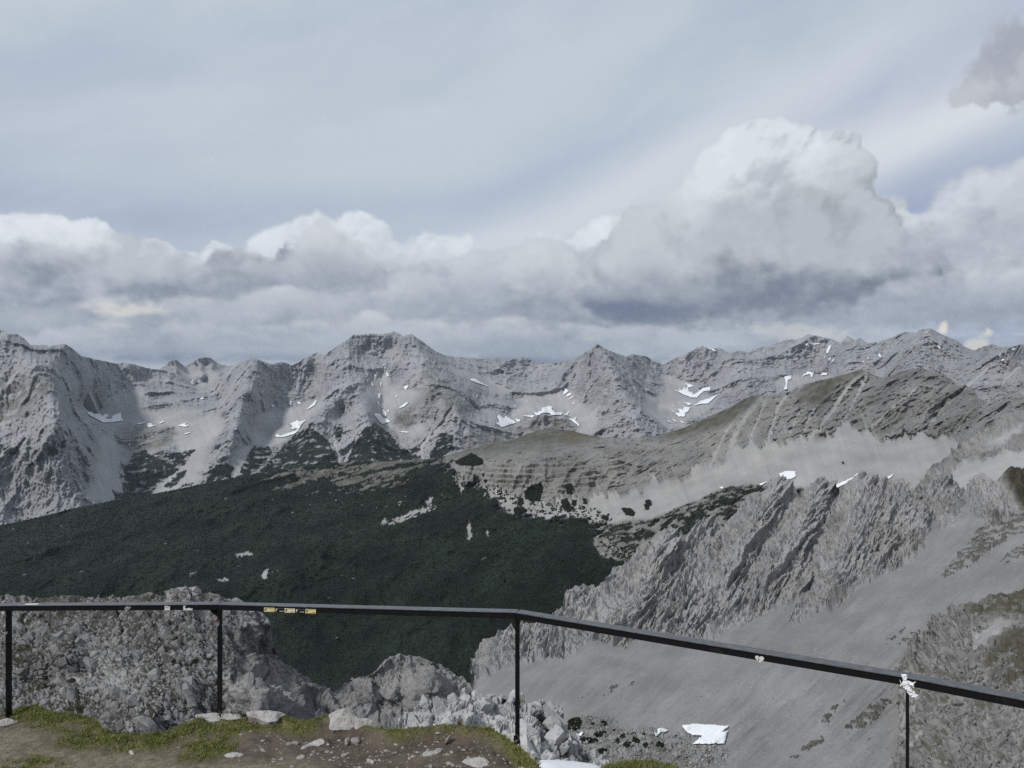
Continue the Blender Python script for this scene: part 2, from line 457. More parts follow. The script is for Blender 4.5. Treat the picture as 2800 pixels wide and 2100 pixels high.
class RBF:
    """log-distance surface through control points; linear kernel, so that drawn ridge and valley lines stay creased"""
    def __init__(self, lines, ysc=1.0, lam=0.0):
        pts = {}
        for ln in lines:
            for p in (dense(ln) if len(ln) > 1 else ln): pts[(round(p[0] / 6), round(p[1] / 6))] = p
        a = np.array(list(pts.values()), float)
        self.ysc = ysc
        self.c = np.stack([a[:, 0] / 100, a[:, 1] / 100 * ysc], -1)
        n = len(a)
        d = np.linalg.norm(self.c[:, None] - self.c[None], axis=-1)
        A = np.zeros((n + 3, n + 3)); A[:n, :n] = -d - np.eye(n) * lam
        A[:n, n] = 1; A[:n, n + 1:] = self.c; A[n, :n] = 1; A[n + 1:, :n] = self.c.T
        self.w = np.linalg.solve(A, np.concatenate([np.log(a[:, 2]), np.zeros(3)]))
    def __call__(self, px, py):
        px, py = np.broadcast_arrays(px, py)
        shp = px.shape
        q = np.stack([px.ravel() / 100, py.ravel() / 100 * self.ysc], -1).astype(np.float32)
        out = np.empty(len(q), np.float64)
        c = self.c.astype(np.float32); w = self.w; n = len(c)
        def work(i):
            s = q[i:i + 8000]
            d = np.sqrt((s[:, None, 0] - c[None, :, 0]) ** 2 + (s[:, None, 1] - c[None, :, 1]) ** 2)
            out[i:i + 8000] = -(d @ w[:n].astype(np.float32)) + w[n] + s @ w[n + 1:]
        list(POOL.map(work, range(0, len(q), 8000)))
        return np.exp(out.reshape(shp))

def inpoly(px, py, poly):
    r = np.zeros(px.shape, bool)
    xs = [p[0] for p in poly]; ys = [p[1] for p in poly]
    sel = (px >= min(xs)) & (px <= max(xs)) & (py >= min(ys)) & (py <= max(ys))
    X_, Y_ = px[sel], py[sel]
    rr = np.zeros(X_.shape, bool)
    n = len(poly)
    for i in range(n):
        x0, y0 = poly[i]; x1, y1 = poly[(i + 1) % n]
        if y0 == y1: continue
        c = ((y0 > Y_) != (y1 > Y_)) & (X_ < (x1 - x0) * (Y_ - y0) / (y1 - y0) + x0)
        rr ^= c
    r[sel] = rr
    return r

def nearline(px, py, line, w):
    """1 on a polyline, falling to 0 at w px"""
    d = np.full(px.shape, 1e9, np.float32)
    for (x0, y0), (x1, y1) in zip(line[:-1], line[1:]):
        vx, vy = x1 - x0, y1 - y0
        t = np.clip(((px - x0) * vx + (py - y0) * vy) / (vx * vx + vy * vy), 0, 1)
        d = np.minimum(d, np.hypot(px - x0 - t * vx, py - y0 - t * vy))
    return ss(d, w, w * .4)

class Sheet:
    """A terrain surface: a fine grid between a traced foot line and crest line, at the distance its RBF gives, with a back slope behind the crest."""
    def __init__(self, name, x0, x1, dx, nrow, crest, foot, rbf, jag=0.0, jagw=12.0, power=1.0, exag=1.0):
        self.name, self.rbf = name, rbf
        u = np.arange(x0, x1 + dx * .5, dx)
        c = np.interp(u, [p[0] for p in crest], [p[1] for p in crest])
        if jag: c = c + fbm(u / jagw, u * 0 + .3, 7.7, 4, .6) * jag
        f = np.interp(u, [p[0] for p in foot], [p[1] for p in foot])
        f = np.maximum(f, c + 1.0)
        v = np.linspace(0, 1, nrow) ** power
        self.u, self.c, self.f, self.v = u, c, f, v
        self.PX = np.broadcast_to(u[None, :], (nrow, len(u))).astype(np.float32)
        self.PY = (f[None, :] + (c - f)[None, :] * v[:, None]).astype(np.float32)
        self.Y = rbf(self.PX, self.PY)
        if exag != 1.0:
            L = np.log(self.Y).astype(np.float32); Lb = blur(L, 34)
            self.Y = np.exp(Lb + exag * (L - Lb))
        self.P = P3(self.PX, self.PY, self.Y)
        self.dpx = dx
        du = np.gradient(self.P, axis=1); dv = np.gradient(self.P, axis=0)
        N = np.cross(du, dv); N /= np.maximum(np.linalg.norm(N, axis=-1, keepdims=True), 1e-9)
        # steady normals for the displacement
        N = np.stack([blur(N[..., k], 4) for k in range(3)], -1)
        self.N = N / np.maximum(np.linalg.norm(N, axis=-1, keepdims=True), 1e-9)
        self.crestd = self.PY - self.c[None, :]           # px below the crest
        self.masks = {}
        self.ray = 0.0
        self.D = np.zeros(self.PX.shape, np.float32)
    def poly(self, polys, warp=6.0, ws=14.0, soft=1, seed=3.0):
        key = (warp, ws, seed)
        wx = fbm(self.PX / ws, self.PY / ws, seed, 4, .6) * warp * 2; wy = fbm(self.PX / ws, self.PY / ws, seed + 5, 4, .6) * warp * 2
        m = np.zeros(self.PX.shape, bool)
        for p in polys: m |= inpoly(self.PX + wx, self.PY + wy, p)
        m = m.astype(np.float32)
        return blur(m, soft) if soft else m
    def lines(self, lines, w, warp=3.0, ws=20.0, seed=4.0):
        wx = fbm(self.PX / ws, self.PY / ws, seed, 3, .6) * warp * 2; wy = fbm(self.PX / ws, self.PY / ws, seed + 5, 3, .6) * warp * 2
        m = np.zeros(self.PX.shape, np.float32)
        for l in lines: m = np.maximum(m, nearline(self.PX + wx, self.PY + wy, l, w))
        return m
    def build(self, mat, back=((.03, .02), (.06, .05), (.12, .1), (.22, .2)), damp=None, smooth=True):
        D = self.D
        if damp: D = D * (1 - (1 - damp[1]) * ss(self.crestd, damp[0], 0))
        if self.ray:                                       # relief in and out along the line of sight keeps every ridge where it was traced
            R = self.P / np.linalg.norm(self.P, axis=-1, keepdims=True)
            P = self.P - R * (self.ray * D)[..., None]
        else:
            P = self.P + self.N * D[..., None]
        self.Pf = P
        rows = [P]
        top = P[-1]; Y = self.Y[-1]
        for (a, b) in back:                                # fall away behind the crest
            q = top.copy(); q[:, 0] += 0.0; q[:, 1] += Y * a; q[:, 2] -= Y * b
            q[:, 0] *= 1 + a * .3
            rows.append(q[None])
        A = np.concatenate(rows, 0)
        nr, nc = A.shape[:2]
        attrs = {}
        for k, m in self.masks.items():
            attrs[k] = np.concatenate([m] + [m[-1:]] * len(back), 0).ravel()
        o = mesh_np(self.name, A, grid_quads(nr, nc), mat, attrs=attrs, smooth=smooth)
        tag(o, kind="structure")
        self.obj = o
        return o
    def index(self, px, py):
        """nearest grid column and row"""
        i = np.clip(((px - self.u[0]) / self.dpx).round().astype(int), 0, len(self.u) - 1)
        v = np.clip((py - self.f[i]) / np.minimum(self.c[i] - self.f[i], -1e-3), 0, 1)
        return i, np.clip(np.interp(v, self.v, np.arange(len(self.v))).round().astype(int), 0, len(self.v) - 1)
    def at(self, px, py):
        """points of the finished surface at photograph pixels, with normals"""
        px = np.asarray(px, float); py = np.asarray(py, float)
        i = np.clip((px - self.u[0]) / self.dpx, 0, len(self.u) - 1.001)
        c = np.interp(px, self.u, self.c); f = np.interp(px, self.u, self.f)
        vv = np.clip((py - f) / np.minimum(c - f, -1e-3), 0, 1)
        j = np.clip(np.interp(vv, self.v, np.arange(len(self.v))), 0, len(self.v) - 1.001)
        i0 = i.astype(int); j0 = j.astype(int); fi = (i - i0)[..., None]; fj = (j - j0)[..., None]
        def L(A): return (A[j0, i0] * (1 - fi) + A[j0, i0 + 1] * fi) * (1 - fj) + (A[j0 + 1, i0] * (1 - fi) + A[j0 + 1, i0 + 1] * fi) * fj
        return L(self.Pf), L(self.N)

def cells(P, size, seed=0, aniso=(1, 1, 1), warp=.35):
    """cracked blocks: F1 and F2 distances and a random number and tilt per cell"""
    q = P / size * np.array(aniso)
    w = np.stack([fbm(q[..., 0] * 1.3, q[..., 1] * 1.3, q[..., 2] * 1.3 + 7 * k + seed, 3) for k in range(3)], -1) * warp
    q = (q + w + seed * 3.1).reshape(-1, 3).astype(np.float32)
    n = len(q)
    f1 = np.empty(n, np.float32); f2 = np.empty(n, np.float32); rid = np.empty(n, np.float32); tilt = np.empty(n, np.float32)
    def hsh(i, j, k, s):
        h = PERM[PERM[PERM[(i + s) & 255] + ((j + 3 * s) & 255)] + ((k + 7 * s) & 255)]
        h2 = PERM[(h + ((i * 7 + j * 13 + k * 29) & 255))]
        return (h * 256 + h2).astype(np.float32) / 65536.0
    def work(a):
        s = q[a:a + 20000]; b = np.floor(s).astype(np.int32)
        d1 = np.full(len(s), 9.0, np.float32); d2 = d1.copy(); r = np.zeros(len(s), np.float32); tl = np.zeros(len(s), np.float32)
        for i in (-1, 0, 1):
            for j in (-1, 0, 1):
                for k in (-1, 0, 1):
                    c0, c1, c2 = b[:, 0] + i, b[:, 1] + j, b[:, 2] + k
                    dx = c0 + hsh(c0, c1, c2, 1) - s[:, 0]; dy = c1 + hsh(c0, c1, c2, 2) - s[:, 1]; dz = c2 + hsh(c0, c1, c2, 3) - s[:, 2]
                    d = np.sqrt(dx * dx + dy * dy + dz * dz)
                    near = d < d1
                    d2 = np.where(near, d1, np.minimum(d2, d))
                    hh = hsh(c0, c1, c2, 4)
                    t = (hsh(c0, c1, c2, 5) - .5) * dx + (hsh(c0, c1, c2, 6) - .5) * dy + (hsh(c0, c1, c2, 7) - .5) * dz
                    r = np.where(near, hh, r); tl = np.where(near, t, tl)
                    d1 = np.where(near, d, d1)
        f1[a:a + 20000] = d1; f2[a:a + 20000] = d2; rid[a:a + 20000] = r; tilt[a:a + 20000] = tl
    list(POOL.map(work, range(0, n, 20000)))
    sh = P.shape[:-1]
    return f1.reshape(sh), f2.reshape(sh), rid.reshape(sh), tilt.reshape(sh)

# ------------------------------------------------------------------ materials
def new_mat(name):
    m = bpy.data.materials.new(name); m.use_nodes = True
    X.tree = m.node_tree
    b = m.node_tree.nodes['Principled BSDF']
    b.inputs['Specular IOR Level'].default_value = 0.15
    b.inputs['Roughness'].default_value = 0.9
    return m, b

def attr(name, vec=False):
    n = X.tree.nodes.new('ShaderNodeAttribute'); n.attribute_name = name
    return X(n.outputs['Color' if vec else 'Fac'])

def pos():
    n = X.tree.nodes.new('ShaderNodeNewGeometry')
    return X(n.outputs['Position'])

def bump(b, h, strength, dist):
    n = X.tree.nodes.new('ShaderNodeBump')
    X.put(n.inputs['Strength'], strength); X.put(n.inputs['Distance'], dist); X.put(n.inputs['Height'], h)
    X.tree.links.new(n.outputs[0], b.inputs['Normal'])

def terrain_mat(name, unit, rock=(.235, .232, .228), rock2=(.30, .297, .29), warm=(.27, .24, .20), scree=(.315, .308, .298), scree2=(.36, .35, .335),
                pine=(.0042, .0078, .0052), pine2=(.0095, .0145, .0072), grass=(.085, .078, .040), grass2=(.055, .058, .028), bumpd=1.0, gravel=0.0):
    """bare limestone with masks for scree, dwarf pine, alpine grass; unit = size in metres of the middle grain"""
    m, b = new_mat(name)
    p = VM('SCALE', pos(), scale=1.0 / unit)
    n1 = noise(p, .12, 5, .6); n2 = noise(p, 1.0, 6, .62); n3 = noise(p, 4.5, 4, .6)
    c = mixc(sstep(n1, .35, .65), rock, rock2)
    c = mixc(attr("warm") * sstep(n1, .2, .7), c, warm)
    c = mixc(lstep(attr("tone"), 0.5, 1.0) * .55, c, tuple(min(v * 1.5, .5) for v in rock2))
    c = mixc(sstep(n2, .42, .30) * .55, c, tuple(v * .55 for v in rock))
    c = mixc(sstep(n2, .56, .72) * .5, c, tuple(min(v * 1.3, .5) for v in rock2))
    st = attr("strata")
    c = mixc(sstep(st, .45, 1.0) * .6, c, tuple(v * .5 for v in rock))  # darkens bedding lines and joints; joint shade is part of this colour
    sc = mixc(attr("streak"), scree, scree2)
    sc = mixc(attr("warm") * .5, sc, (.37, .335, .285))
    sc = mixc(sstep(n3, .45, .7) * .22, sc, tuple(v * .72 for v in scree))
    sc = mixc(sstep(n1, .3, .7), VM('SCALE', sc, scale=.88), VM('SCALE', sc, scale=1.1))
    if gravel:
        gn = noise(pos(), gravel, 3, .7)
        sc = mixc(sstep(gn, .60, .68) * .55, sc, tuple(v * .55 for v in scree)); sc = mixc(sstep(gn, .40, .33) * .5, sc, tuple(min(v * 1.35, .5) for v in scree2))
    c = mixc(attr("scree"), c, sc)
    g = mixc(sstep(n2, .38, .62), grass2, grass)
    g = mixc(attr("orange"), g, (.20, .125, .05))
    c = mixc(attr("grass"), c, g)
    pn_ = mixc(sstep(n2, .4, .7), pine, pine2)
    pn_ = mixc(sstep(noise(pos(), .006, 4, .6), .38, .62), VM('SCALE', pn_, scale=.55), VM('SCALE', pn_, scale=1.7))
    c = mixc(attr("pine"), c, pn_)
    X.put(b.inputs['Base Color'], VM('SCALE', c, scale=.92))
    rough = (1.0 - attr("scree") * .75) * (1.0 - attr("pine") * .6)
    bump(b, (n2 + n3 * .45) * rough, .9, unit * .35 * bumpd)
    return m
def sky_dome():
    sky = make_sky()
    R = 60000.0
    # fine columns across the picture, coarser round the rest of the horizon; the cloud bands mirror beyond the chart
    fine = np.arange(-1480, 1480.1, SSTEP)
    rest = np.concatenate([np.arange(-1480 - 40, -math.pi * F, -40)[::-1], fine, np.arange(1480 + 40, math.pi * F, 40)])
    cols = np.concatenate([rest, [rest[0] + 2 * math.pi * F]])
    rows = np.concatenate([np.arange(-160, 20, 20), np.arange(20, 760, SSTEP), np.arange(760, 1300, 12)])
    A = np.abs((cols + 1900) % 7600.0 - 0); A = np.where(A > 3800, 7600 - A, A) - 1900
    ii = np.clip(((A + 1900) / SSTEP).round().astype(int), 0, len(SA) - 1)
    jj = np.clip(((rows + 160) / SSTEP).round().astype(int), 0, len(SE) - 1)
    C = sky[jj][:, ii]
    top = C[-1].mean(0)
    extra = np.array([1500., 1800., 2200., 2700., 3290.])
    rows = np.concatenate([rows, extra])
    ce = [C[-1] + (top - C[-1]) * t for t in (.4, .8, 1, 1, 1)]
    C = np.concatenate([C, np.stack(ce)], 0)
    az = cols / F; el = np.minimum(rows / F, math.pi / 2 - 1e-4)
    V = np.stack([np.sin(az)[None] * np.cos(el)[:, None], np.cos(az)[None] * np.cos(el)[:, None], np.broadcast_to(np.sin(el)[:, None], (len(el), len(az)))], -1) * R
    # gap added in the dome, out of view, to let the sun lamp through
    sd = np.array(SUN_DIR); cosd = (V / R) @ sd
    thin = ss(cosd, math.cos(math.radians(40)), math.cos(math.radians(17)))
    m = bpy.data.materials.new("cloudy_sky"); m.use_nodes = True
    X.tree = m.node_tree
    X.tree.nodes.clear()
    e = X.tree.nodes.new('ShaderNodeEmission'); t = X.tree.nodes.new('ShaderNodeBsdfTransparent'); mx = X.tree.nodes.new('ShaderNodeMixShader'); o = X.tree.nodes.new('ShaderNodeOutputMaterial')
    X.put(e.inputs['Color'], attr("cloud", True)); X.put(mx.inputs[0], attr("thin"))
    X.tree.links.new(e.outputs[0], mx.inputs[1]); X.tree.links.new(t.outputs[0], mx.inputs[2]); X.tree.links.new(mx.outputs[0], o.inputs['Surface'])
    m.cycles.emission_sampling = 'NONE'
    ob = mesh_np("sky", V, grid_quads(len(el), len(az))[:, ::-1], m, attrs={"cloud": C.reshape(-1, 3), "thin": thin.ravel()})
    tag(ob, kind="structure")
    return ob
SKY = sky_dome()
# ------------------------------------------------------------------ terrain
def strata_of(P, tilt, dirx, spacing, wob, seed):
    s = P[..., 2] + P[..., 0] * tilt + P[..., 1] * dirx + fbm(P[..., 0] / (spacing * 9), P[..., 1] / (spacing * 9), P[..., 2] / (spacing * 5) + seed, 4) * wob
    k = s / spacing
    fr = k - np.floor(k)
    return np.where(fr < .75, fr / .75, (1 - fr) / .25).astype(np.float32), pn(k * .73, P[..., 0] / (spacing * 14), seed)

# --- the farthest peaks
def far_peaks():
    mat = terrain_mat("distant_rock", 60.0)
    for name, crest, Y0, lab in (("distant_mountain", [(380, 1040), (440, 1006), (455, 994), (470, 986), (482, 984), (494, 992), (506, 1000), (520, 992), (537, 984), (554, 976), (575, 978), (592, 988), (610, 998), (622, 1003), (640, 998), (700, 1050)], 12500, None),
                            ("distant_mountain", [(2270, 990), (2298, 940), (2310, 925), (2318, 919), (2330, 924), (2340, 929), (2350, 923), (2358, 925), (2368, 932), (2390, 950), (2420, 990)], 9000, None)):
        x0, x1 = crest[0][0], crest[-1][0]
        r = RBF([[(x0, 1000, Y0 * 1.02), (x1, 1000, Y0 * 1.02)], [(x0, 1110, Y0 * .9), (x1, 1110, Y0 * .9)],
                 [((x0 + x1) / 2, 980, Y0), ((x0 + x1) / 2 + 20, 1060, Y0 * .93)]] +
                ([[(560, 978, Y0), (600, 1030, Y0 * .96)], [(540, 1050, Y0 * .985), (560, 1040, Y0 * .985)], [(475, 985, Y0 * .97), (490, 1040, Y0 * .95)]] if x0 < 1000 else []))
        s = Sheet(name, x0, x1, 2.4, 50, crest, [(x0, 1110), (x1, 1110)], r, jag=3)
        rd = ridged(s.P[..., 0] / 700, s.P[..., 1] / 700, s.P[..., 2] / 1200, 5)
        if x0 < 1000:
            s.masks["scree"] = s.poly([[(480, 1022), (530, 1012), (560, 1015), (590, 1010), (600, 1030), (570, 1062), (520, 1060)]], 4) * .8
        st, _ = strata_of(s.P, -.25, 0, 70, 60, 3)
        s.masks["strata"] = st
        s.D = ((rd - .4) * 150 + (st - .5) * 12) * (1 - .8 * s.masks.get("scree", 0))
        s.build(mat, damp=(14, .3))
        FARP.append(s)
FARP = []

# --- the main range
L2_CREST = [(-150, 935), (-60, 915), (0, 902), (9, 901), (22, 913), (47, 913), (65, 924), (83, 943), (95, 943), (104, 945), (127, 943), (136, 951), (141, 945), (177, 940), (196, 951), (221, 973), (250, 980),
            (294, 989), (301, 991), (316, 994), (335, 991), (364, 995), (405, 1007), (440, 1011), (475, 1019), (506, 1050), (538, 1060), (563, 1060), (585, 1057), (601, 1032), (630, 1003), (658, 989), (696, 980),
            (719, 988), (741, 995), (773, 989), (798, 999), (817, 991), (830, 980), (846, 975), (865, 963), (884, 972), (890, 969), (906, 957), (928, 943), (953, 926), (966, 915), (985, 915), (1016, 912), (1058, 913),
            (1077, 906), (1096, 915), (1102, 920), (1124, 912), (1156, 934), (1194, 962), (1219, 972), (1244, 976), (1285, 978), (1330, 983), (1361, 978), (1383, 986), (1400, 979), (1413, 983), (1435, 975),
            (1447, 980), (1463, 989), (1511, 991), (1549, 988), (1590, 972), (1603, 962), (1618, 956), (1634, 940), (1653, 953), (1685, 965), (1713, 975), (1729, 967), (1748, 972), (1764, 973), (1786, 986), (1811, 997),
            (1843, 981), (1875, 967), (1906, 951), (1921, 945), (1944, 954), (1966, 951), (1998, 967), (2017, 958), (2052, 964), (2058, 956), (2084, 949), (2100, 949), (2119, 940), (2151, 929), (2173, 929), (2192, 924),
            (2209, 913), (2233, 918), (2271, 926), (2290, 934), (2306, 946), (2334, 942), (2369, 937), (2401, 937), (2420, 929), (2442, 921), (2473, 907), (2505, 910), (2515, 902), (2543, 897), (2568, 910), (2594, 923),
            (2619, 932), (2638, 948), (2666, 959), (2679, 951), (2711, 940), (2733, 948), (2758, 950), (2800, 940), (2860, 935), (2950, 950)]
L2_FOOT = [(-150, 1475), (0, 1470), (200, 1425), (400, 1390), (700, 1325), (1000, 1300), (1200, 1280), (1500, 1240), (1900, 1230), (2100, 1120), (2300, 1090), (2600, 1110), (2950, 1200)]
L2_LINES = [
    [(-150, 935, 5200), (20, 913, 5200), (90, 943, 5300), (180, 940, 5400), (230, 975, 5800), (320, 993, 6500), (440, 1010, 6800), (540, 1060, 6900), (610, 1025, 6500), (696, 981, 6300), (798, 999, 6500),
     (865, 963, 6500), (966, 915, 6550), (1077, 906, 6600), (1124, 912, 6650), (1219, 972, 6900), (1330, 983, 7200), (1463, 989, 7200), (1560, 985, 6800), (1634, 940, 6200), (1713, 975, 6500), (1811, 997, 6900),
     (1921, 945, 6700), (2052, 964, 6700), (2209, 913, 6500), (2306, 946, 6300), (2401, 937, 5900), (2543, 897, 5300), (2666, 959, 5100), (2711, 940, 4700), (2800, 940, 4200), (2950, 950, 3800)],
    # left massif buttress and its shaded right flank
    [(60, 950, 5050), (100, 1000, 4850), (160, 1100, 4500), (185, 1200, 4300), (200, 1300, 4150), (215, 1380, 4050)],
    [(-150, 1150, 4300), (-100, 1430, 3800)], [(30, 1300, 4150), (60, 1430, 3950)], [(60, 1060, 4780), (20, 1130, 4560)],
    [(230, 1050, 5500), (215, 1110, 5300), (255, 1180, 5000), (280, 1260, 4700), (300, 1340, 4400)],
    # first cirque
    [(245, 1140, 5650), (330, 1165, 5650), (430, 1165, 5600)], [(235, 1108, 5900), (330, 1085, 6200), (400, 1072, 6350)], [(390, 1110, 6050), (480, 1120, 5950), (560, 1120, 5900)],
    [(320, 1190, 5350), (345, 1260, 4950), (360, 1340, 4550), (372, 1375, 4380)], [(440, 1200, 5250), (420, 1290, 4750)], [(380, 1040, 6600), (470, 1060, 6550)], [(520, 1075, 6500), (600, 1090, 6250)],
    # spur under the 700 px peak
    [(690, 985, 6250), (672, 1060, 5800), (650, 1130, 5350), (630, 1200, 5000), (600, 1280, 4700), (590, 1340, 4550)],
    [(560, 1150, 5600), (500, 1230, 5100), (430, 1330, 4600)],
    # second cirque
    [(745, 1115, 6050), (790, 1100, 6200), (860, 1090, 6250)], [(720, 1180, 5650), (790, 1165, 5700), (820, 1170, 5680)], [(740, 1230, 5200), (690, 1290, 4750)], [(770, 1040, 6450), (850, 1030, 6500)],
    # great central spurs
    [(950, 940, 6450), (970, 1010, 6150), (950, 1060, 5900), (890, 1110, 5650), (845, 1160, 5400), (838, 1200, 5200), (820, 1290, 4750)],
    [(935, 1120, 5800), (915, 1200, 5250), (930, 1275, 4800)], [(985, 1085, 5750), (1015, 1150, 5350), (1030, 1200, 5050), (1010, 1280, 4700)],
    [(1040, 1000, 6350), (1045, 1080, 6000), (1045, 1150, 5750), (1085, 1185, 5500), (1140, 1230, 5050), (1158, 1262, 4850)], [(1000, 960, 6550), (1070, 960, 6600)],
    [(1124, 914, 6600), (1160, 990, 6150), (1190, 1060, 5800), (1230, 1085, 5600), (1250, 1120, 5350), (1245, 1200, 4900), (1230, 1250, 4700)],
    [(1100, 1130, 5550), (1130, 1140, 5450), (1110, 1170, 5450)], [(1185, 1150, 5400), (1165, 1240, 4850)],
    # fourth basin
    [(1290, 1010, 6800), (1330, 1045, 6700), (1390, 1070, 6600)], [(1310, 1110, 6000), (1350, 1150, 5600), (1330, 1200, 5100)],
    [(1400, 1135, 6050), (1470, 1120, 6100), (1550, 1130, 6000)], [(1430, 1080, 6500), (1500, 1065, 6600), (1550, 1060, 6500)], [(1410, 1165, 5700), (1500, 1160, 5650), (1570, 1185, 5400)],
    [(1430, 1145, 5750), (1490, 1134, 5680), (1540, 1142, 5680)], [(1400, 1220, 5100), (1520, 1225, 5000)], [(1360, 1020, 7000), (1440, 1020, 7050)],
    # the pyramid
    [(1634, 942, 6180), (1662, 975, 6000), (1680, 1010, 5850), (1697, 1060, 5600), (1735, 1100, 5400), (1770, 1140, 5200), (1810, 1185, 5000), (1830, 1215, 4900)],
    [(1640, 1100, 5750), (1650, 1180, 5200), (1660, 1230, 4950)], [(1740, 1000, 6500), (1760, 1060, 6150), (1800, 1110, 5900)],
    # fifth basin
    [(1810, 1030, 6700), (1860, 1045, 6600), (1910, 1065, 6400)], [(1830, 1130, 5700), (1880, 1110, 5850), (1940, 1100, 5850)], [(1860, 1170, 5300), (1900, 1140, 5500)], [(1880, 1000, 6750), (1940, 1010, 6600)],
    [(2000, 968, 6550), (2030, 1000, 6250), (2075, 1045, 5900), (2110, 1080, 5600)], [(1980, 1040, 6250), (2010, 1100, 5700)],
    [(2140, 1035, 6000), (2200, 1020, 6150), (2260, 1022, 6100)], [(2170, 1060, 5700), (2250, 1050, 5700)], [(2120, 1000, 6300), (2240, 980, 6300)],
    [(2334, 944, 6050), (2310, 990, 5800), (2300, 1050, 5400)], [(2420, 960, 5650), (2400, 1040, 5200)], [(2543, 899, 5260), (2520, 960, 4950), (2490, 1030, 4650)],
    [(2590, 950, 5050), (2600, 1010, 4750), (2580, 1090, 4350)], [(2700, 950, 4700), (2680, 1020, 4350), (2650, 1080, 4050)], [(2760, 990, 4400), (2740, 1090, 3800)], [(2900, 1100, 3500), (2950, 1190, 3200)],
    [(2300, 1090, 5200), (2600, 1110, 4200)], [(1900, 1230, 4800), (2100, 1120, 5400)], [(1200, 1280, 4600), (1500, 1240, 4800)],
]
L2_SCREE = [
    [(232, 1113), (330, 1080), (400, 1068), (375, 1100), (400, 1125), (500, 1122), (562, 1122), (480, 1165), (300, 1165), (240, 1140)],
    [(480, 1160), (560, 1135), (600, 1125), (603, 1180), (570, 1230), (560, 1270), (530, 1330), (405, 1358), (440, 1300), (480, 1240), (475, 1200), (490, 1190)],
    [(262, 1200), (300, 1188), (318, 1215), (330, 1270), (350, 1330), (371, 1368), (366, 1372), (235, 1372), (240, 1340), (265, 1262)],
    [(700, 1143), (747, 1114), (773, 1120), (836, 1101), (864, 1095), (883, 1101), (852, 1130), (836, 1155), (804, 1177), (760, 1215), (700, 1235), (690, 1190)],
    [(640, 1225), (700, 1215), (710, 1245), (660, 1310), (630, 1320)],
    [(997, 1057), (1032, 1013), (1054, 1013), (1068, 1050), (1080, 1067), (1111, 1057), (1155, 1070), (1092, 1117), (1073, 1130), (1076, 1168), (1060, 1172), (1035, 1155), (1007, 1124), (985, 1076)],
    [(1095, 1165), (1150, 1155), (1170, 1190), (1130, 1190), (1085, 1180)],
    [(1400, 1130), (1428, 1089), (1489, 1073), (1539, 1067), (1577, 1086), (1602, 1120), (1634, 1130), (1631, 1165), (1620, 1195), (1590, 1185), (1558, 1149), (1480, 1133), (1420, 1155), (1380, 1165)],
    [(1238, 1007), (1301, 1019), (1400, 1070), (1374, 1082), (1285, 1051), (1250, 1025)],
    [(1311, 1114), (1358, 1136), (1400, 1160), (1364, 1174), (1333, 1140)],
    [(1802, 1029), (1849, 1032), (1906, 1063), (1938, 1082), (1966, 1080), (1944, 1120), (1875, 1149), (1868, 1165), (1818, 1168), (1764, 1114), (1764, 1083), (1811, 1070)],
    [(2113, 1038), (2147, 1029), (2211, 1016), (2265, 1019), (2271, 1035), (2195, 1051), (2144, 1070)],
]
L2_CHUTES = [[(52, 1010), (15, 1060), (15, 1130), (5, 1170)], [(62, 1045), (50, 1090), (15, 1140), (0, 1160)], [(110, 1040), (80, 1090), (60, 1110)], [(134, 1035), (132, 1065)], [(70, 1200), (45, 1230), (10, 1280)],
             [(310, 1180), (318, 1240), (340, 1300), (368, 1360)], [(918, 1170), (912, 1200), (925, 1250), (930, 1268)], [(985, 1180), (962, 1220), (945, 1262)], [(1250, 1090), (1200, 1170), (1150, 1220), (1158, 1256)],
             [(1185, 1160), (1165, 1200), (1150, 1240)], [(1095, 1215), (1140, 1245), (1155, 1256)], [(1600, 1150), (1640, 1110)], [(1605, 1185), (1640, 1130)], [(2700, 1010), (2640, 1060), (2600, 1100)], [(2790, 1000), (2740, 1050)]]
L2_PINE = [
    [(338, 1285), (365, 1242), (398, 1228), (405, 1240), (430, 1250), (480, 1238), (535, 1228), (500, 1275), (470, 1300), (440, 1320), (405, 1358), (370, 1362), (340, 1340)],
    [(836, 1171), (800, 1195), (760, 1238), (735, 1262), (700, 1300), (700, 1320), (930, 1280), (918, 1240), (890, 1195), (860, 1178)],
    [(690, 1221), (741, 1222), (745, 1236), (719, 1272), (692, 1292), (655, 1318), (640, 1312), (660, 1280)],
    [(915, 1177), (934, 1165), (940, 1185), (930, 1205), (915, 1205)],
    [(1026, 1157), (1057, 1177), (1095, 1222), (1152, 1250), (1150, 1275), (945, 1285), (962, 1228), (985, 1182), (1000, 1168)],
    [(1175, 1247), (1194, 1209), (1219, 1184), (1238, 1193), (1240, 1225), (1210, 1250), (1175, 1270)],
    [(445, 1332), (500, 1285), (512, 1284), (505, 1300), (470, 1335)], [(470, 1345), (515, 1320), (530, 1322), (500, 1345)], [(305, 1338), (335, 1350), (345, 1375), (320, 1375)], [(335, 1318), (350, 1325), (372, 1362), (345, 1375), (335, 1350)],
    [(327, 1293), (338, 1300), (335, 1318), (326, 1308)],
    [(3, 1222), (45, 1221), (55, 1232), (42, 1246), (10, 1240)], [(92, 1233), (110, 1226), (118, 1242), (108, 1272), (95, 1258)], [(130, 1222), (150, 1216), (158, 1236), (145, 1250), (130, 1242)], [(165, 1208), (178, 1206), (178, 1226), (165, 1226)],
    [(205, 1225), (215, 1222), (250, 1275), (240, 1280)], [(52, 1265), (62, 1255), (64, 1262), (53, 1278)], [(68, 1272), (95, 1262), (92, 1272), (80, 1278)],
    [(575, 1275), (610, 1255), (640, 1280), (632, 1310), (590, 1330), (560, 1330)],
]
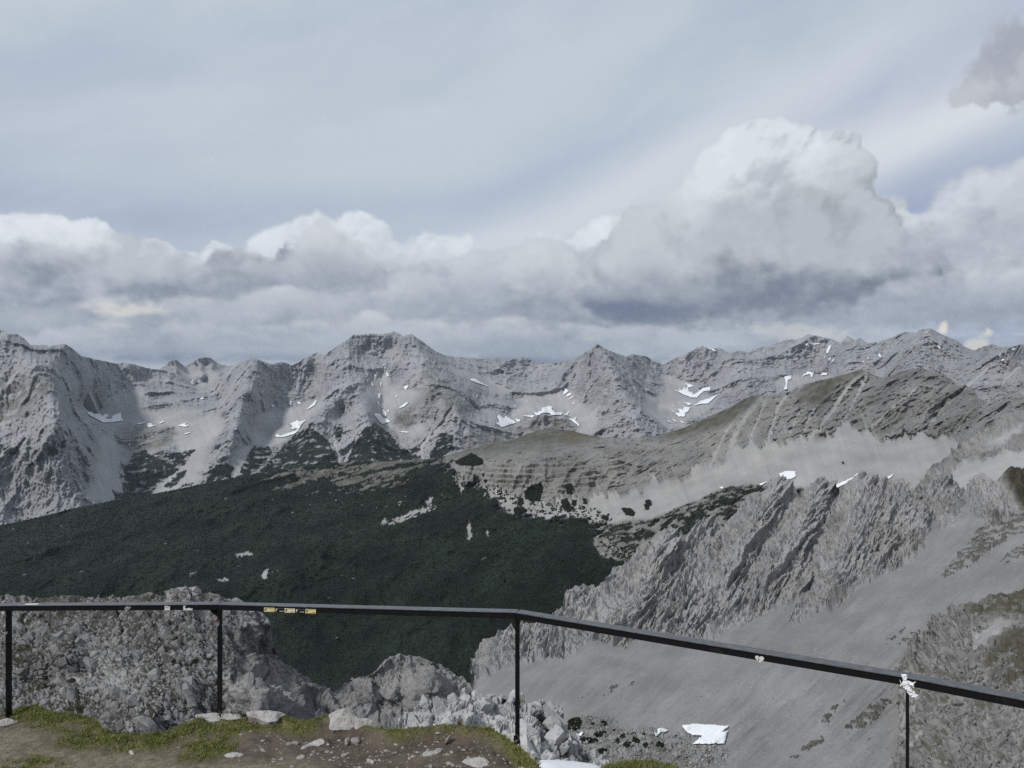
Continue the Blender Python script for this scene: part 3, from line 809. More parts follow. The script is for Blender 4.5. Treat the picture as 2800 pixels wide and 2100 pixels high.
L2_GREEN = [[(-150, 1040), (60, 1020), (150, 1035), (170, 1060), (90, 1110), (40, 1150), (-150, 1200)], [(1150, 1025), (1170, 1015), (1260, 1090), (1220, 1130), (1170, 1110)], [(1195, 1105), (1300, 1100), (1320, 1130), (1270, 1130)],
            [(1078, 1130), (1100, 1118), (1160, 1110), (1150, 1150), (1105, 1176), (1080, 1165)], [(1428, 1146), (1489, 1133), (1536, 1139), (1577, 1158), (1587, 1178), (1463, 1182), (1420, 1180)],
            [(330, 1175), (420, 1168), (490, 1175), (490, 1190), (475, 1215), (400, 1240), (340, 1240), (315, 1190)], [(1280, 1180), (1420, 1170), (1420, 1240), (1280, 1240)]]

def main_range():
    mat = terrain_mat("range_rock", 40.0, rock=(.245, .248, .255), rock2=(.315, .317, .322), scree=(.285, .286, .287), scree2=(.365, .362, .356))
    s = Sheet("mountain_range", -140, 2940, 2.65, 200, L2_CREST, L2_FOOT, RBF(L2_LINES), jag=2.5, jagw=8, exag=1.3)
    P = s.P; x, y, z = P[..., 0], P[..., 1], P[..., 2]
    sc = np.maximum(s.poly(L2_SCREE, 9, 16, soft=2), s.lines(L2_CHUTES, 5, 3) * .85)
    pine = s.poly(L2_PINE, 6, 10, soft=0)
    holes = ss(fbm(x / 60, y / 60, z / 60, 4, .6), .12, .2) * .9
    pine = pine * (1 - holes)
    green = s.poly(L2_GREEN, 9, 22, soft=3) * ss(fbm(x / 90, y / 90, z / 45, 5, .6), -.25, .12)
    sx = s.PX + s.PY * .0
    streak = .5 + fbm((s.PX - (s.PY - 1100) * .45) / 6.0, s.PY / 60.0, 3.3, 5, .65) * 1.3
    tilt = np.interp(s.PX, [0, 600, 1200, 1700, 2400, 2900], [.10, .02, -.10, -.30, -.34, -.2])
    st, lay = strata_of(P, tilt, 0.0, 52.0, 40, 2)
    st2, lay2 = strata_of(P, tilt, 0.0, 21.0, 22, 5)
    brk = ss(fbm(x / 130, y / 130, z / 90, 5, .6), -.22, .25)
    wv = fbm(s.PX / 60, s.PY / 60, 9.5, 4) * 16
    rdA = ridged(x / 560, y / 560, z / 820, 7, .52); rdB = ridged((s.PX + wv) / 34, s.PY / 110, 3.5, 5, .62); rdE = ridged((s.PX + wv * .6) / 11, (s.PY + wv) / 30, 6.5, 4, .6); rdC = ridged(x / 75, y / 75, z / 95, 5, .68)
    rockm = np.clip(1 - sc * .97 - pine * .6 - green * .35, 0, 1)
    s.D = ((rdA - .35) * 165 * (1 - .9 * sc) + ((rdB - .35) * 42 + (rdE - .35) * 22 + (rdC - .3) * 30 + ((st - .5) * 9 + (st2 - .5) * 5 + lay * 3) * brk) * rockm + pine * (4 + fbm(x / 12, y / 12, z / 12, 2) * 6)
           + fbm(x / 160, y / 160, z / 160, 4) * 14 * sc + (streak - .5) * 3.0 * sc)
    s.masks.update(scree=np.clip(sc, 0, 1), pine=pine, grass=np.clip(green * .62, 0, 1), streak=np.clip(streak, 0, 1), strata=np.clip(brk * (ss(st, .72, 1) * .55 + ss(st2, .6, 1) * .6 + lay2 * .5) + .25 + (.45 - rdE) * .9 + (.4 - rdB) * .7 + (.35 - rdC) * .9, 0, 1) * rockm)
    s.ray = 1.35
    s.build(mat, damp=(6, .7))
    return s

# --- the forested hill and the banded ridge behind it, one continuous slope
L3_CREST = [(-150, 1452), (0, 1436), (60, 1425), (130, 1408), (200, 1390), (280, 1375), (350, 1361), (450, 1345), (560, 1322), (700, 1294), (850, 1272), (950, 1263), (1050, 1262), (1160, 1256), (1220, 1246), (1270, 1232), (1330, 1216),
            (1400, 1203), (1440, 1188), (1480, 1174), (1510, 1171), (1550, 1175), (1590, 1185), (1640, 1196), (1690, 1197), (1750, 1198), (1800, 1191), (1870, 1170), (1950, 1134), (2000, 1112), (2035, 1090), (2060, 1082), (2100, 1082), (2150, 1072),
            (2180, 1068), (2200, 1052), (2240, 1040), (2290, 1030), (2330, 1018), (2357, 1010), (2380, 1020), (2410, 1034), (2440, 1028), (2460, 1016), (2490, 1010), (2520, 1006), (2550, 1016), (2580, 1024), (2605, 1040), (2620, 1055),
            (2640, 1053), (2662, 1066), (2675, 1088), (2700, 1100), (2730, 1090), (2765, 1074), (2785, 1073), (2800, 1084), (2840, 1075), (2950, 1060)]
L3_FOOT = [(-150, 1960), (500, 1960), (1300, 1930), (1500, 1800), (1700, 1640), (1900, 1520), (2100, 1420), (2500, 1400), (2950, 1420)]
L3_LINES = [
    [(-150, 1452, 2600), (0, 1436, 2650), (350, 1361, 2750), (700, 1294, 2850), (1000, 1263, 2800), (1270, 1232, 2600), (1400, 1203, 2650), (1510, 1171, 2700), (1640, 1196, 2500), (1800, 1191, 2400), (1950, 1134, 2350), (2100, 1082, 2200),
     (2357, 1010, 2050), (2410, 1034, 2000), (2520, 1006, 1900), (2660, 1066, 1720), (2765, 1074, 1500), (2950, 1060, 1350)],
    [(1200, 1252, 2570), (1270, 1242, 2420), (1400, 1226, 2320), (1500, 1215, 2300), (1600, 1207, 2330), (1700, 1202, 2330), (1800, 1200, 2320), (1900, 1185, 2280), (2000, 1150, 2200), (2060, 1110, 2150)],
    [(1380, 1330, 2180), (1480, 1365, 2100), (1600, 1370, 2030), (1740, 1335, 2010), (1860, 1305, 1980), (1960, 1272, 1950), (2010, 1225, 1960), (2100, 1209, 1900), (2200, 1190, 1850), (2330, 1174, 1800), (2460, 1190, 1700), (2600, 1190, 1600)],
    [(1300, 1330, 2250), (1260, 1400, 2150)], [(1350, 1420, 2000), (1550, 1425, 1870), (1650, 1430, 1800), (1850, 1370, 1740), (2000, 1330, 1680), (2110, 1315, 1620), (2300, 1310, 1500), (2500, 1340, 1380)],
    [(0, 1500, 2420), (500, 1430, 2450), (900, 1380, 2450)], [(0, 1600, 2120), (500, 1520, 2180), (900, 1480, 2130), (1200, 1470, 2040)], [(0, 1750, 1820), (500, 1680, 1850), (900, 1640, 1830), (1200, 1600, 1800)],
    [(0, 1950, 1580), (700, 1850, 1640), (1100, 1850, 1500)], [(1350, 1700, 1600), (1550, 1560, 1620), (1700, 1490, 1600)], [(1300, 1920, 1380), (1500, 1800, 1430), (1700, 1640, 1470), (1900, 1520, 1500), (2100, 1420, 1480)], [(2500, 1400, 1300), (2900, 1420, 1150)],
    # buttresses of the right-hand wall
    [(2240, 1042, 2080), (2200, 1100, 2020), (2150, 1190, 1880)], [(2290, 1085, 2040), (2270, 1170, 1890)], [(2380, 1030, 2020), (2330, 1100, 1960), (2250, 1190, 1880)], [(2500, 1015, 1880), (2420, 1100, 1800), (2370, 1170, 1760)],
    [(2610, 1050, 1780), (2540, 1120, 1720), (2500, 1180, 1690)], [(2600, 1090, 1770), (2560, 1140, 1740)], [(2655, 1075, 1690), (2590, 1140, 1640), (2540, 1185, 1640)], [(2750, 1090, 1500), (2680, 1170, 1450), (2610, 1240, 1400)],
]
L3_FOREST = [(-250, 1300), (1000, 1240), (1200, 1250), (1236, 1268), (1244, 1304), (1260, 1351), (1279, 1339), (1287, 1290), (1311, 1285), (1323, 1320), (1339, 1351), (1352, 1377), (1370, 1395), (1395, 1388), (1420, 1402), (1460, 1407),
             (1500, 1414), (1540, 1411), (1600, 1420), (1640, 1432), (1640, 1470), (1700, 1530), (1800, 1520), (2000, 1480), (2200, 2200), (-250, 2200)]
L3_CLUMPS = [[(1245, 1262), (1290, 1240), (1320, 1258), (1322, 1270), (1290, 1275), (1255, 1272)], [(1435, 1345), (1450, 1330), (1480, 1322), (1484, 1335), (1478, 1365), (1455, 1372), (1438, 1362)], [(1416, 1368), (1428, 1362), (1432, 1378), (1418, 1382)],
             [(1549, 1330), (1560, 1322), (1568, 1335), (1562, 1352), (1550, 1350)], [(1535, 1368), (1550, 1364), (1560, 1385), (1572, 1390), (1556, 1402), (1538, 1388)], [(1565, 1368), (1578, 1370), (1574, 1382), (1564, 1380)],
             [(1594, 1364), (1604, 1366), (1606, 1378), (1596, 1378)], [(1590, 1384), (1600, 1388), (1596, 1393)], [(1700, 1390), (1725, 1392), (1736, 1402), (1732, 1412), (1712, 1408)], [(1765, 1370), (1778, 1368), (1782, 1382), (1770, 1382)],
             [(1764, 1380), (1775, 1382), (1774, 1394), (1766, 1392)], [(1648, 1412), (1664, 1412), (1662, 1424), (1650, 1424)], [(1405, 1390), (1425, 1385), (1440, 1395), (1430, 1405), (1408, 1408)]]
L3_SCRUB = [(1640, 1440), (1720, 1424), (1780, 1418), (1850, 1390), (1920, 1360), (2000, 1330), (2080, 1325), (2200, 1335), (2150, 1450), (2000, 1500), (1800, 1560), (1640, 1520), (1620, 1480)]
L3_GRASS = [[(1150, 1262), (1270, 1225), (1400, 1195), (1500, 1160), (1560, 1168), (1650, 1195), (1600, 1208), (1500, 1222), (1400, 1227), (1300, 1243), (1200, 1262)],
            [(1770, 1200), (1900, 1140), (2000, 1100), (2040, 1075), (2075, 1075), (2070, 1100), (2030, 1132), (1990, 1160), (1900, 1188), (1830, 1200)], [(2190, 1062), (2240, 1030), (2350, 1000), (2375, 1022), (2300, 1048), (2270, 1062), (2215, 1080)],
            [(2185, 1060), (2250, 1056), (2290, 1060), (2260, 1085), (2240, 1112), (2215, 1105), (2185, 1095)]]
L3_OPEN = [(700, 1300), (850, 1272), (1000, 1255), (1240, 1236), (1300, 1240), (1230, 1272), (1100, 1312), (1080, 1345), (950, 1345), (800, 1345), (720, 1335)]
L3_FOOTLINE = [(1300, 1330), (1370, 1336), (1420, 1352), (1480, 1366), (1540, 1362), (1600, 1372), (1650, 1362), (1700, 1357), (1740, 1337), (1800, 1320), (1860, 1307), (1900, 1282), (1918, 1255), (1935, 1268), (1965, 1275), (1990, 1250), (2012, 1222),
               (2100, 1209), (2116, 1219), (2150, 1212), (2195, 1178), (2204, 1196), (2245, 1155), (2249, 1196), (2277, 1184), (2305, 1146), (2328, 1174), (2372, 1177), (2407, 1206), (2464, 1190), (2521, 1180), (2543, 1190), (2600, 1195), (2650, 1240), (2700, 1300), (2950, 1330)]
L3_CHUTES = [([(2245, 1160), (2280, 1120), (2310, 1070), (2340, 1035), (2368, 1020)], 7), ([(2305, 1150), (2330, 1110), (2355, 1060), (2372, 1025)], 5), ([(2100, 1215), (2112, 1160), (2130, 1110), (2150, 1085)], 7), ([(2150, 1212), (2170, 1160), (2190, 1120)], 4),
             ([(1990, 1255), (2010, 1190), (2045, 1130), (2080, 1090)], 10), ([(1945, 1270), (1985, 1180), (2010, 1150)], 5), ([(2372, 1180), (2440, 1115), (2510, 1060)], 4), ([(2521, 1185), (2580, 1115), (2640, 1060)], 5), ([(2600, 1195), (2660, 1130), (2720, 1090)], 4),
             ([(2195, 1182), (2225, 1120), (2235, 1110)], 4), ([(2055, 1190), (2075, 1140), (2095, 1090)], 6)]

def mid_ridge():
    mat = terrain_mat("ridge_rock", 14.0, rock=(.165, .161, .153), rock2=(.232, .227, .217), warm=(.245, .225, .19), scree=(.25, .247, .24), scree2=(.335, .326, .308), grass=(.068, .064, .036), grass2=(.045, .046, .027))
    s = Sheet("forested_ridge", -140, 2940, 2.65, 220, L3_CREST, L3_FOOT, RBF(L3_LINES), jag=1.2, jagw=8, power=.85)
    P = s.P; x, y, z = P[..., 0], P[..., 1], P[..., 2]
    # scree apron below the ragged foot of the wall
    fl = np.interp(s.PX, [p[0] for p in L3_FOOTLINE], [p[1] for p in L3_FOOTLINE])
    tl_ = (s.PX - (s.PY - 1300) * .35)
    tong = fbm(tl_ / 30.0, s.PY / 400, 2.2, 4, .6) * .75 + fbm(tl_ / 10.0, s.PY / 120, 5.2, 4, .65) * .4
    amp = np.interp(s.PX, [1300, 1500, 1900, 2050, 2950], [55, 70, 75, 60, 45])
    apron = ss(s.PY - fl + tong * amp, -9, 9) * ss(s.PX, 1290, 1400)
    sc = apron
    drip = ss(fbm(tl_ / 5.5, s.PY / 110, 8.2, 4, .65) + fbm(tl_ / 45, s.PY / 300, 3.2, 3) * .8, .10, .34) * ss(s.PY - fl, -95, -10) * ss(s.PX, 1290, 1400)
    sc = np.maximum(sc, drip * .5)
    for l, w in L3_CHUTES: sc = np.maximum(sc, s.lines([l], w, 5, 10, seed=4.0 + w) * .8)
    forest = s.poly([L3_FOREST], 5, 9, soft=0)
    rag = fbm(x / 26, y / 26, z / 26, 4, .6)
    edge = s.poly([L3_FOREST], 12, 26, soft=7)
    forest = ((edge + rag * .95) > .55).astype(np.float32)
    clumps = s.poly(L3_CLUMPS, 7, 9, soft=0) * (fbm(x / 9, y / 9, z / 9, 4, .65) > -.16)
    scrub = s.poly([L3_SCRUB], 8, 20, soft=2)
    opening = s.poly([L3_OPEN], 10, 30, soft=8)
    lane = fbm((s.PX + s.PY * 1.2) / 95, (s.PY + s.PX * .24) / 17.0, 8.8, 4, .55)
    openm = ((opening * .8 + lane * 1.1 + rag * .75) > .70).astype(np.float32)
    gaps = np.maximum(s.poly([[(1035, 1424), (1080, 1418), (1130, 1395), (1190, 1376), (1204, 1384), (1150, 1407), (1090, 1430), (1040, 1432)], [(1160, 1372), (1172, 1358), (1186, 1366), (1176, 1382)], [(1085, 1372), (1096, 1366), (1094, 1384)]], 9, 11, 0) * (rag > -.12), 0)
    lonely = s.poly([[(1278, 1440), (1284, 1426), (1290, 1470), (1280, 1478)], [(640, 1516), (680, 1508), (690, 1516), (650, 1524)], [(720, 1560), (735, 1556), (728, 1580), (716, 1582)], [(590, 1582), (625, 1584), (620, 1590), (600, 1590)], [(1330, 1455), (1336, 1444), (1334, 1470)], [(1238, 1300), (1248, 1290), (1268, 1330), (1262, 1350)]], 5, 9, 0)
    speck = ((fbm(x / 30, y / 30, z / 30, 5, .6) > .42) & (s.PX < 1250) & (s.PY > 1350)).astype(np.float32)
    scree_patch = np.clip(gaps + lonely + speck * .8, 0, 1)
    pine = np.maximum(forest * (1 - np.clip(openm + scree_patch, 0, 1)), clumps)
    scrubp = scrub * ss(rag + lane * .3, -.08, .04)
    pine = np.where(scrub > .5, scrubp * .95, pine)
    track = s.lines([[(1650, 1425), (1640, 1450), (1632, 1480)]], 6, 2)
    pine = np.clip(pine * (1 - track), 0, 1)
    grass = np.maximum(s.poly(L3_GRASS, 11, 26, soft=4), np.maximum(openm * .9, scrub * .75 * (1 - scrubp)))
    wallgreen = ss(fbm(x / 60, y / 60, z / 20, 5, .6), .05, .35) * .3 * (s.PX > 1250) * (1 - sc)
    grass = np.clip(np.maximum(grass, wallgreen), 0, 1) * (1 - pine)
    orange = s.poly([[(1535, 1195), (1570, 1186), (1610, 1190), (1640, 1200), (1580, 1208), (1540, 1210)]], 6, 12, 6) * .5
    warm = s.poly([[(1280, 1260), (1700, 1210), (2000, 1150), (2150, 1080), (2300, 1120), (2150, 1260), (1900, 1340), (1600, 1420), (1350, 1420)]], 20, 60, 10) * ss(fbm(x / 120, y / 120, z / 120, 4), -.3, .35)
    streak = .5 + tong * .7 + fbm(s.PX / 90, s.PY / 45, 6.1, 4) * .8 + fbm((s.PX - (s.PY - 1300) * .4) / 7.0, s.PY / 45, 4.4, 4, .6) * .45
    sc = np.clip(np.maximum(sc, np.maximum(scree_patch * forest, track)), 0, 1) * (1 - pine)
    # flat banding at the left of the wall, steep ribs to the right
    tilt = np.interp(s.PX, [1200, 1700, 2100, 2400, 2900], [.0, -.10, -.45, -.85, -1.1])
    st, lay = strata_of(P, tilt, 0, 14.0, 6, 6); st2, _ = strata_of(P, tilt, 0, 5.2, 3, 9)
    brk = ss(fbm(x / 45, y / 45, z / 30, 5, .6), -.25, .2)
    wall = np.clip(ss(s.PX, 1230, 1290) * (1 - sc) * (1 - forest) * (1 - clumps) * (1 - s.poly(L3_GRASS, 5, 14, soft=2) * .8), 0, 1)
    rdA = ridged(x / 210, y / 210, z / 420, 4); rdB = ridged(x / 60, y / 60, z / 130, 5, .6); rdC = ridged(x / 22, y / 22, z / 24, 4, .6)
    right = ss(s.PX, 2000, 2200)
    ac = s.PX * .56 + s.PY * .83 + fbm(s.PX / 90, s.PY / 90, 1.5, 3) * 22; al = s.PX * .83 - s.PY * .56
    rib = ridged(ac / 30, al / 330, 2.5, 5, .6); rib2 = ridged(ac / 9, al / 60, 4.5, 4, .6)
    s.D = (wall * ((rdA - .35) * (24 + 18 * right) + (rdB - .35) * (18 + 3 * right) + (rdC - .3) * 5 + ((st - .5) * 8.0 * (1 - right * .75) + (st2 - .5) * 4.0) * brk + lay * 2 + ((rib - .4) * 17 + (rib2 - .35) * 9) * right)
           + sc * ((streak - .5) * 1.6) + forest * (fbm((x + y * .4) / 260, (y - x * .5) / 420, 1.0, 4) * 110 + ridged((x + y * .5) / 95, (y - x * .4) / 240, 2.0, 4) * 26)
           + pine * (1.5 + ridged(x / 13, y / 13, z / 13, 2) * 1.3))
    grass = np.clip(grass * (.55 + .45 * ss(fbm(x / 30, y / 30, z / 30, 5, .65), -.25, .15)), 0, 1) * .88
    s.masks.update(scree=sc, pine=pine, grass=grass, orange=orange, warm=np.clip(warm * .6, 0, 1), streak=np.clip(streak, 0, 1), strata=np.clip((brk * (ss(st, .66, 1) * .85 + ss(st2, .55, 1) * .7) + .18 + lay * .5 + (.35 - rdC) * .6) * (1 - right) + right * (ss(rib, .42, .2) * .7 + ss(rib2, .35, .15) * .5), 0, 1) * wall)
    s.forest = forest; s.scrubp = scrubp; s.edge = edge
    s.ray = 1.35
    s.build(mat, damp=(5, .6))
    return s

# --- the rocky rib that joins the wall to the jagged ridge
def rib_ridge():
    mat = terrain_mat("rib_rock", 9.0, rock=(.205, .20, .193), rock2=(.27, .264, .254))
    crest = [(2440, 1420), (2480, 1365), (2502, 1335), (2540, 1298), (2575, 1266), (2590, 1258), (2606, 1241), (2625, 1236), (2638, 1203), (2655, 1186), (2666, 1187), (2680, 1195), (2700, 1172), (2733, 1146), (2760, 1130), (2800, 1120), (2950, 1060)]
    foot = [(2440, 1440), (2950, 1440)]
    r = RBF([[(2440, 1420, 960), (2575, 1266, 1080), (2666, 1187, 1130), (2733, 1146, 1150), (2950, 1060, 1150)], [(2560, 1350, 900), (2660, 1310, 930), (2760, 1240, 980), (2900, 1200, 980)], [(2600, 1440, 830), (2800, 1400, 850), (2950, 1440, 800)],
             [(2640, 1215, 1085), (2620, 1290, 990)], [(2733, 1150, 1120), (2700, 1230, 1030)]])
    s = Sheet("rock_rib", 2440, 2940, 2.4, 110, crest, foot, r, jag=5, jagw=9)
    P = s.P; x, y, z = P[..., 0], P[..., 1], P[..., 2]
    sc = s.poly([[(2560, 1340), (2600, 1290), (2650, 1265), (2700, 1255), (2760, 1240), (2950, 1225), (2950, 1450), (2560, 1450)], [(2690, 1215), (2760, 1180), (2800, 1160), (2800, 1175), (2740, 1215)]], 9, 18, 1)
    rib = ridged((x + z) / 30, y / 60, (z - x) / 140, 5, .6); rc = ridged(x / 12, y / 12, z / 14, 4, .6)
    s.D = (1 - sc * .97) * ((rib - .4) * 20 + (rc - .3) * 5 + (ridged(x / 90, y / 90, z / 120, 4) - .4) * 18)
    streak = .5 + fbm((s.PX + s.PY * .6) / 60, (s.PY - s.PX * .5) / 6, 1, 4, .6)
    s.masks.update(scree=sc, streak=np.clip(streak, 0, 1), grass=ss(fbm(x / 40, y / 40, z / 14, 4, .6), .1, .4) * .4 * (1 - sc))
    s.build(mat, damp=(12, .6))
    return s

# --- the jagged ridge and its scree bowl
L4_CREST = [(1284, 1830), (1288, 1795), (1300, 1765), (1313, 1748), (1332, 1741), (1345, 1746), (1358, 1750), (1386, 1732), (1393, 1722), (1399, 1712), (1404, 1722), (1413, 1730), (1427, 1710), (1437, 1702), (1470, 1694), (1503, 1682), (1519, 1663), (1538, 1644),
            (1544, 1618), (1557, 1609), (1575, 1598), (1595, 1588), (1606, 1594), (1617, 1590), (1625, 1597), (1630, 1607), (1652, 1590), (1664, 1572), (1674, 1555), (1684, 1548), (1693, 1541), (1700, 1548), (1712, 1555), (1722, 1535), (1731, 1514),
            (1747, 1498), (1760, 1493), (1778, 1484), (1787, 1468), (1794, 1457), (1806, 1444), (1820, 1440), (1834, 1442), (1842, 1449), (1854, 1468), (1859, 1486), (1868, 1476), (1880, 1464), (1895, 1440), (1908, 1424), (1930, 1412), (1944, 1405),
            (1958, 1404), (1966, 1420), (1976, 1436), (1994, 1424), (2014, 1411), (2022, 1398), (2039, 1376), (2060, 1358), (2085, 1335), (2105, 1312), (2128, 1295), (2140, 1302), (2163, 1320), (2176, 1338), (2184, 1352), (2205, 1330), (2227, 1308),
            (2240, 1297), (2253, 1293), (2262, 1304), (2268, 1316), (2280, 1313), (2288, 1330), (2303, 1328), (2318, 1318), (2340, 1302), (2357, 1290), (2366, 1296), (2378, 1303), (2398, 1308), (2416, 1311), (2440, 1316), (2455, 1309), (2470, 1310), (2489, 1323),
            (2505, 1338), (2521, 1352), (2540, 1330), (2558, 1308), (2575, 1290), (2594, 1301), (2616, 1322), (2638, 1339), (2651, 1337), (2665, 1322), (2679, 1307), (2692, 1298), (2704, 1310), (2717, 1314), (2735, 1300), (2752, 1288), (2774, 1280), (2800, 1282), (2870, 1275), (2940, 1285)]
L4_FOOT = [(1284, 1840), (1300, 2160), (2940, 2200)]
L4_LINES = [
    [(1286, 1800, 520), (1330, 1742, 530), (1437, 1702, 540), (1595, 1588, 575), (1700, 1548, 590), (1820, 1440, 630), (1980, 1430, 650), (2128, 1295, 715), (2253, 1293, 700), (2360, 1290, 700), (2480, 1315, 670), (2521, 1352, 640), (2575, 1290, 690),
     (2645, 1338, 650), (2760, 1285, 640), (2940, 1285, 600)],
    [(1330, 1840, 480), (1432, 1809, 482), (1544, 1792, 488), (1614, 1740, 500), (1671, 1748, 500), (1769, 1728, 505), (1924, 1742, 500), (2100, 1666, 520), (2163, 1707, 500), (2217, 1682, 505), (2271, 1666, 510), (2322, 1625, 525), (2404, 1571, 540), (2448, 1561, 545),
     (2500, 1527, 558), (2524, 1504, 570), (2540, 1457, 590)],
    [(1400, 1900, 430), (1600, 1900, 420), (1900, 1850, 428), (2000, 1750, 462), (2200, 1850, 410), (2400, 1700, 455), (2600, 1550, 510), (2750, 1450, 545), (2900, 1420, 540)], [(2600, 1400, 610), (2700, 1360, 610), (2800, 1340, 590)],
    [(1400, 1980, 400), (1550, 2000, 388), (1750, 2050, 372), (1900, 2080, 366), (2100, 2030, 378), (2300, 2020, 372), (2450, 1950, 385)], [(2600, 1800, 420), (2800, 1750, 420), (2900, 1600, 470)], [(1400, 2150, 352), (1900, 2180, 342), (2400, 2150, 345), (2900, 2200, 330)],
    # gullies and ribs in the rock face
    [(1630, 1610, 570), (1634, 1680, 530), (1628, 1735, 503)], [(1712, 1558, 586), (1690, 1640, 538), (1640, 1700, 512)], [(1860, 1490, 612), (1800, 1600, 547), (1740, 1670, 515)], [(1976, 1440, 642), (1930, 1560, 566), (1870, 1660, 521)],
    [(1820, 1445, 615), (1790, 1540, 570), (1750, 1640, 525)], [(2184, 1356, 684), (2080, 1500, 587), (1980, 1640, 527)], [(2128, 1300, 700), (2060, 1440, 610), (1980, 1560, 555)], [(2250, 1300, 690), (2180, 1450, 600), (2100, 1580, 545)],
    [(2211, 1602, 550), (2180, 1650, 530)], [(2290, 1335, 690), (2240, 1480, 600), (2200, 1590, 548)], [(2360, 1295, 685), (2330, 1430, 600), (2280, 1560, 545)], [(2470, 1320, 665), (2420, 1450, 590)],
    [(2521, 1358, 645), (2560, 1420, 615)], [(2575, 1300, 675), (2590, 1400, 610)],
]
L4_ROCK = [[(1270, 1700), (1500, 1500), (2000, 1250), (2500, 1250), (2660, 1290), (2648, 1345), (2632, 1400), (2612, 1432), (2580, 1440), (2562, 1430), (2545, 1420), (2540, 1457), (2524, 1504), (2499, 1527), (2448, 1561), (2404, 1571), (2322, 1625), (2271, 1668), (2240, 1670), (2217, 1682), (2185, 1700), (2163, 1707), (2157, 1690), (2195, 1632),
            (2179, 1625), (2132, 1650), (2100, 1668), (2040, 1700), (1985, 1720), (1950, 1752), (1924, 1742), (1905, 1768), (1867, 1752), (1820, 1740), (1769, 1732), (1720, 1765), (1671, 1762), (1614, 1742), (1582, 1776), (1544, 1794), (1487, 1802), (1432, 1812), (1360, 1830), (1330, 1848), (1260, 1880)],
           [(2640, 1350), (2680, 1300), (2760, 1275), (2960, 1270), (2960, 1370), (2800, 1385), (2740, 1420), (2700, 1440), (2690, 1410), (2660, 1400)]]
L4_TUFT = [[(2568, 1582), (2600, 1535), (2640, 1495), (2680, 1440), (2720, 1420), (2790, 1390), (2960, 1360), (2960, 1410), (2760, 1468), (2700, 1510), (2650, 1545), (2600, 1572)], [(2735, 1538), (2770, 1500), (2810, 1480), (2960, 1440), (2960, 1500), (2780, 1530)],
           [(2408, 1770), (2440, 1740), (2470, 1718), (2465, 1730), (2430, 1758)], [(2450, 1765), (2480, 1745), (2528, 1716), (2522, 1726), (2480, 1758)], [(2240, 1970), (2280, 1930), (2312, 1914), (2305, 1930), (2260, 1975)], [(2165, 2070), (2200, 2040), (2255, 2012), (2250, 2026), (2180, 2072)],
           [(1648, 1902), (1688, 1866), (1690, 1874), (1660, 1900)], [(1715, 1880), (1738, 1860), (1735, 1875)], [(2310, 1990), (2380, 1930), (2440, 1900), (2440, 1930), (2360, 1990)]]
L4_GRASS = [[(2735, 1300), (2760, 1275), (2820, 1270), (2960, 1260), (2960, 1420), (2800, 1400), (2780, 1370), (2760, 1330)]]
L4_RUBBLE = [[(1540, 1975), (1580, 1965), (1640, 1960), (1700, 1985), (1800, 2000), (1880, 2008), (1930, 2040), (1990, 2052), (1990, 2085), (1950, 2100), (1900, 2150), (1500, 2180), (1480, 2050)]]

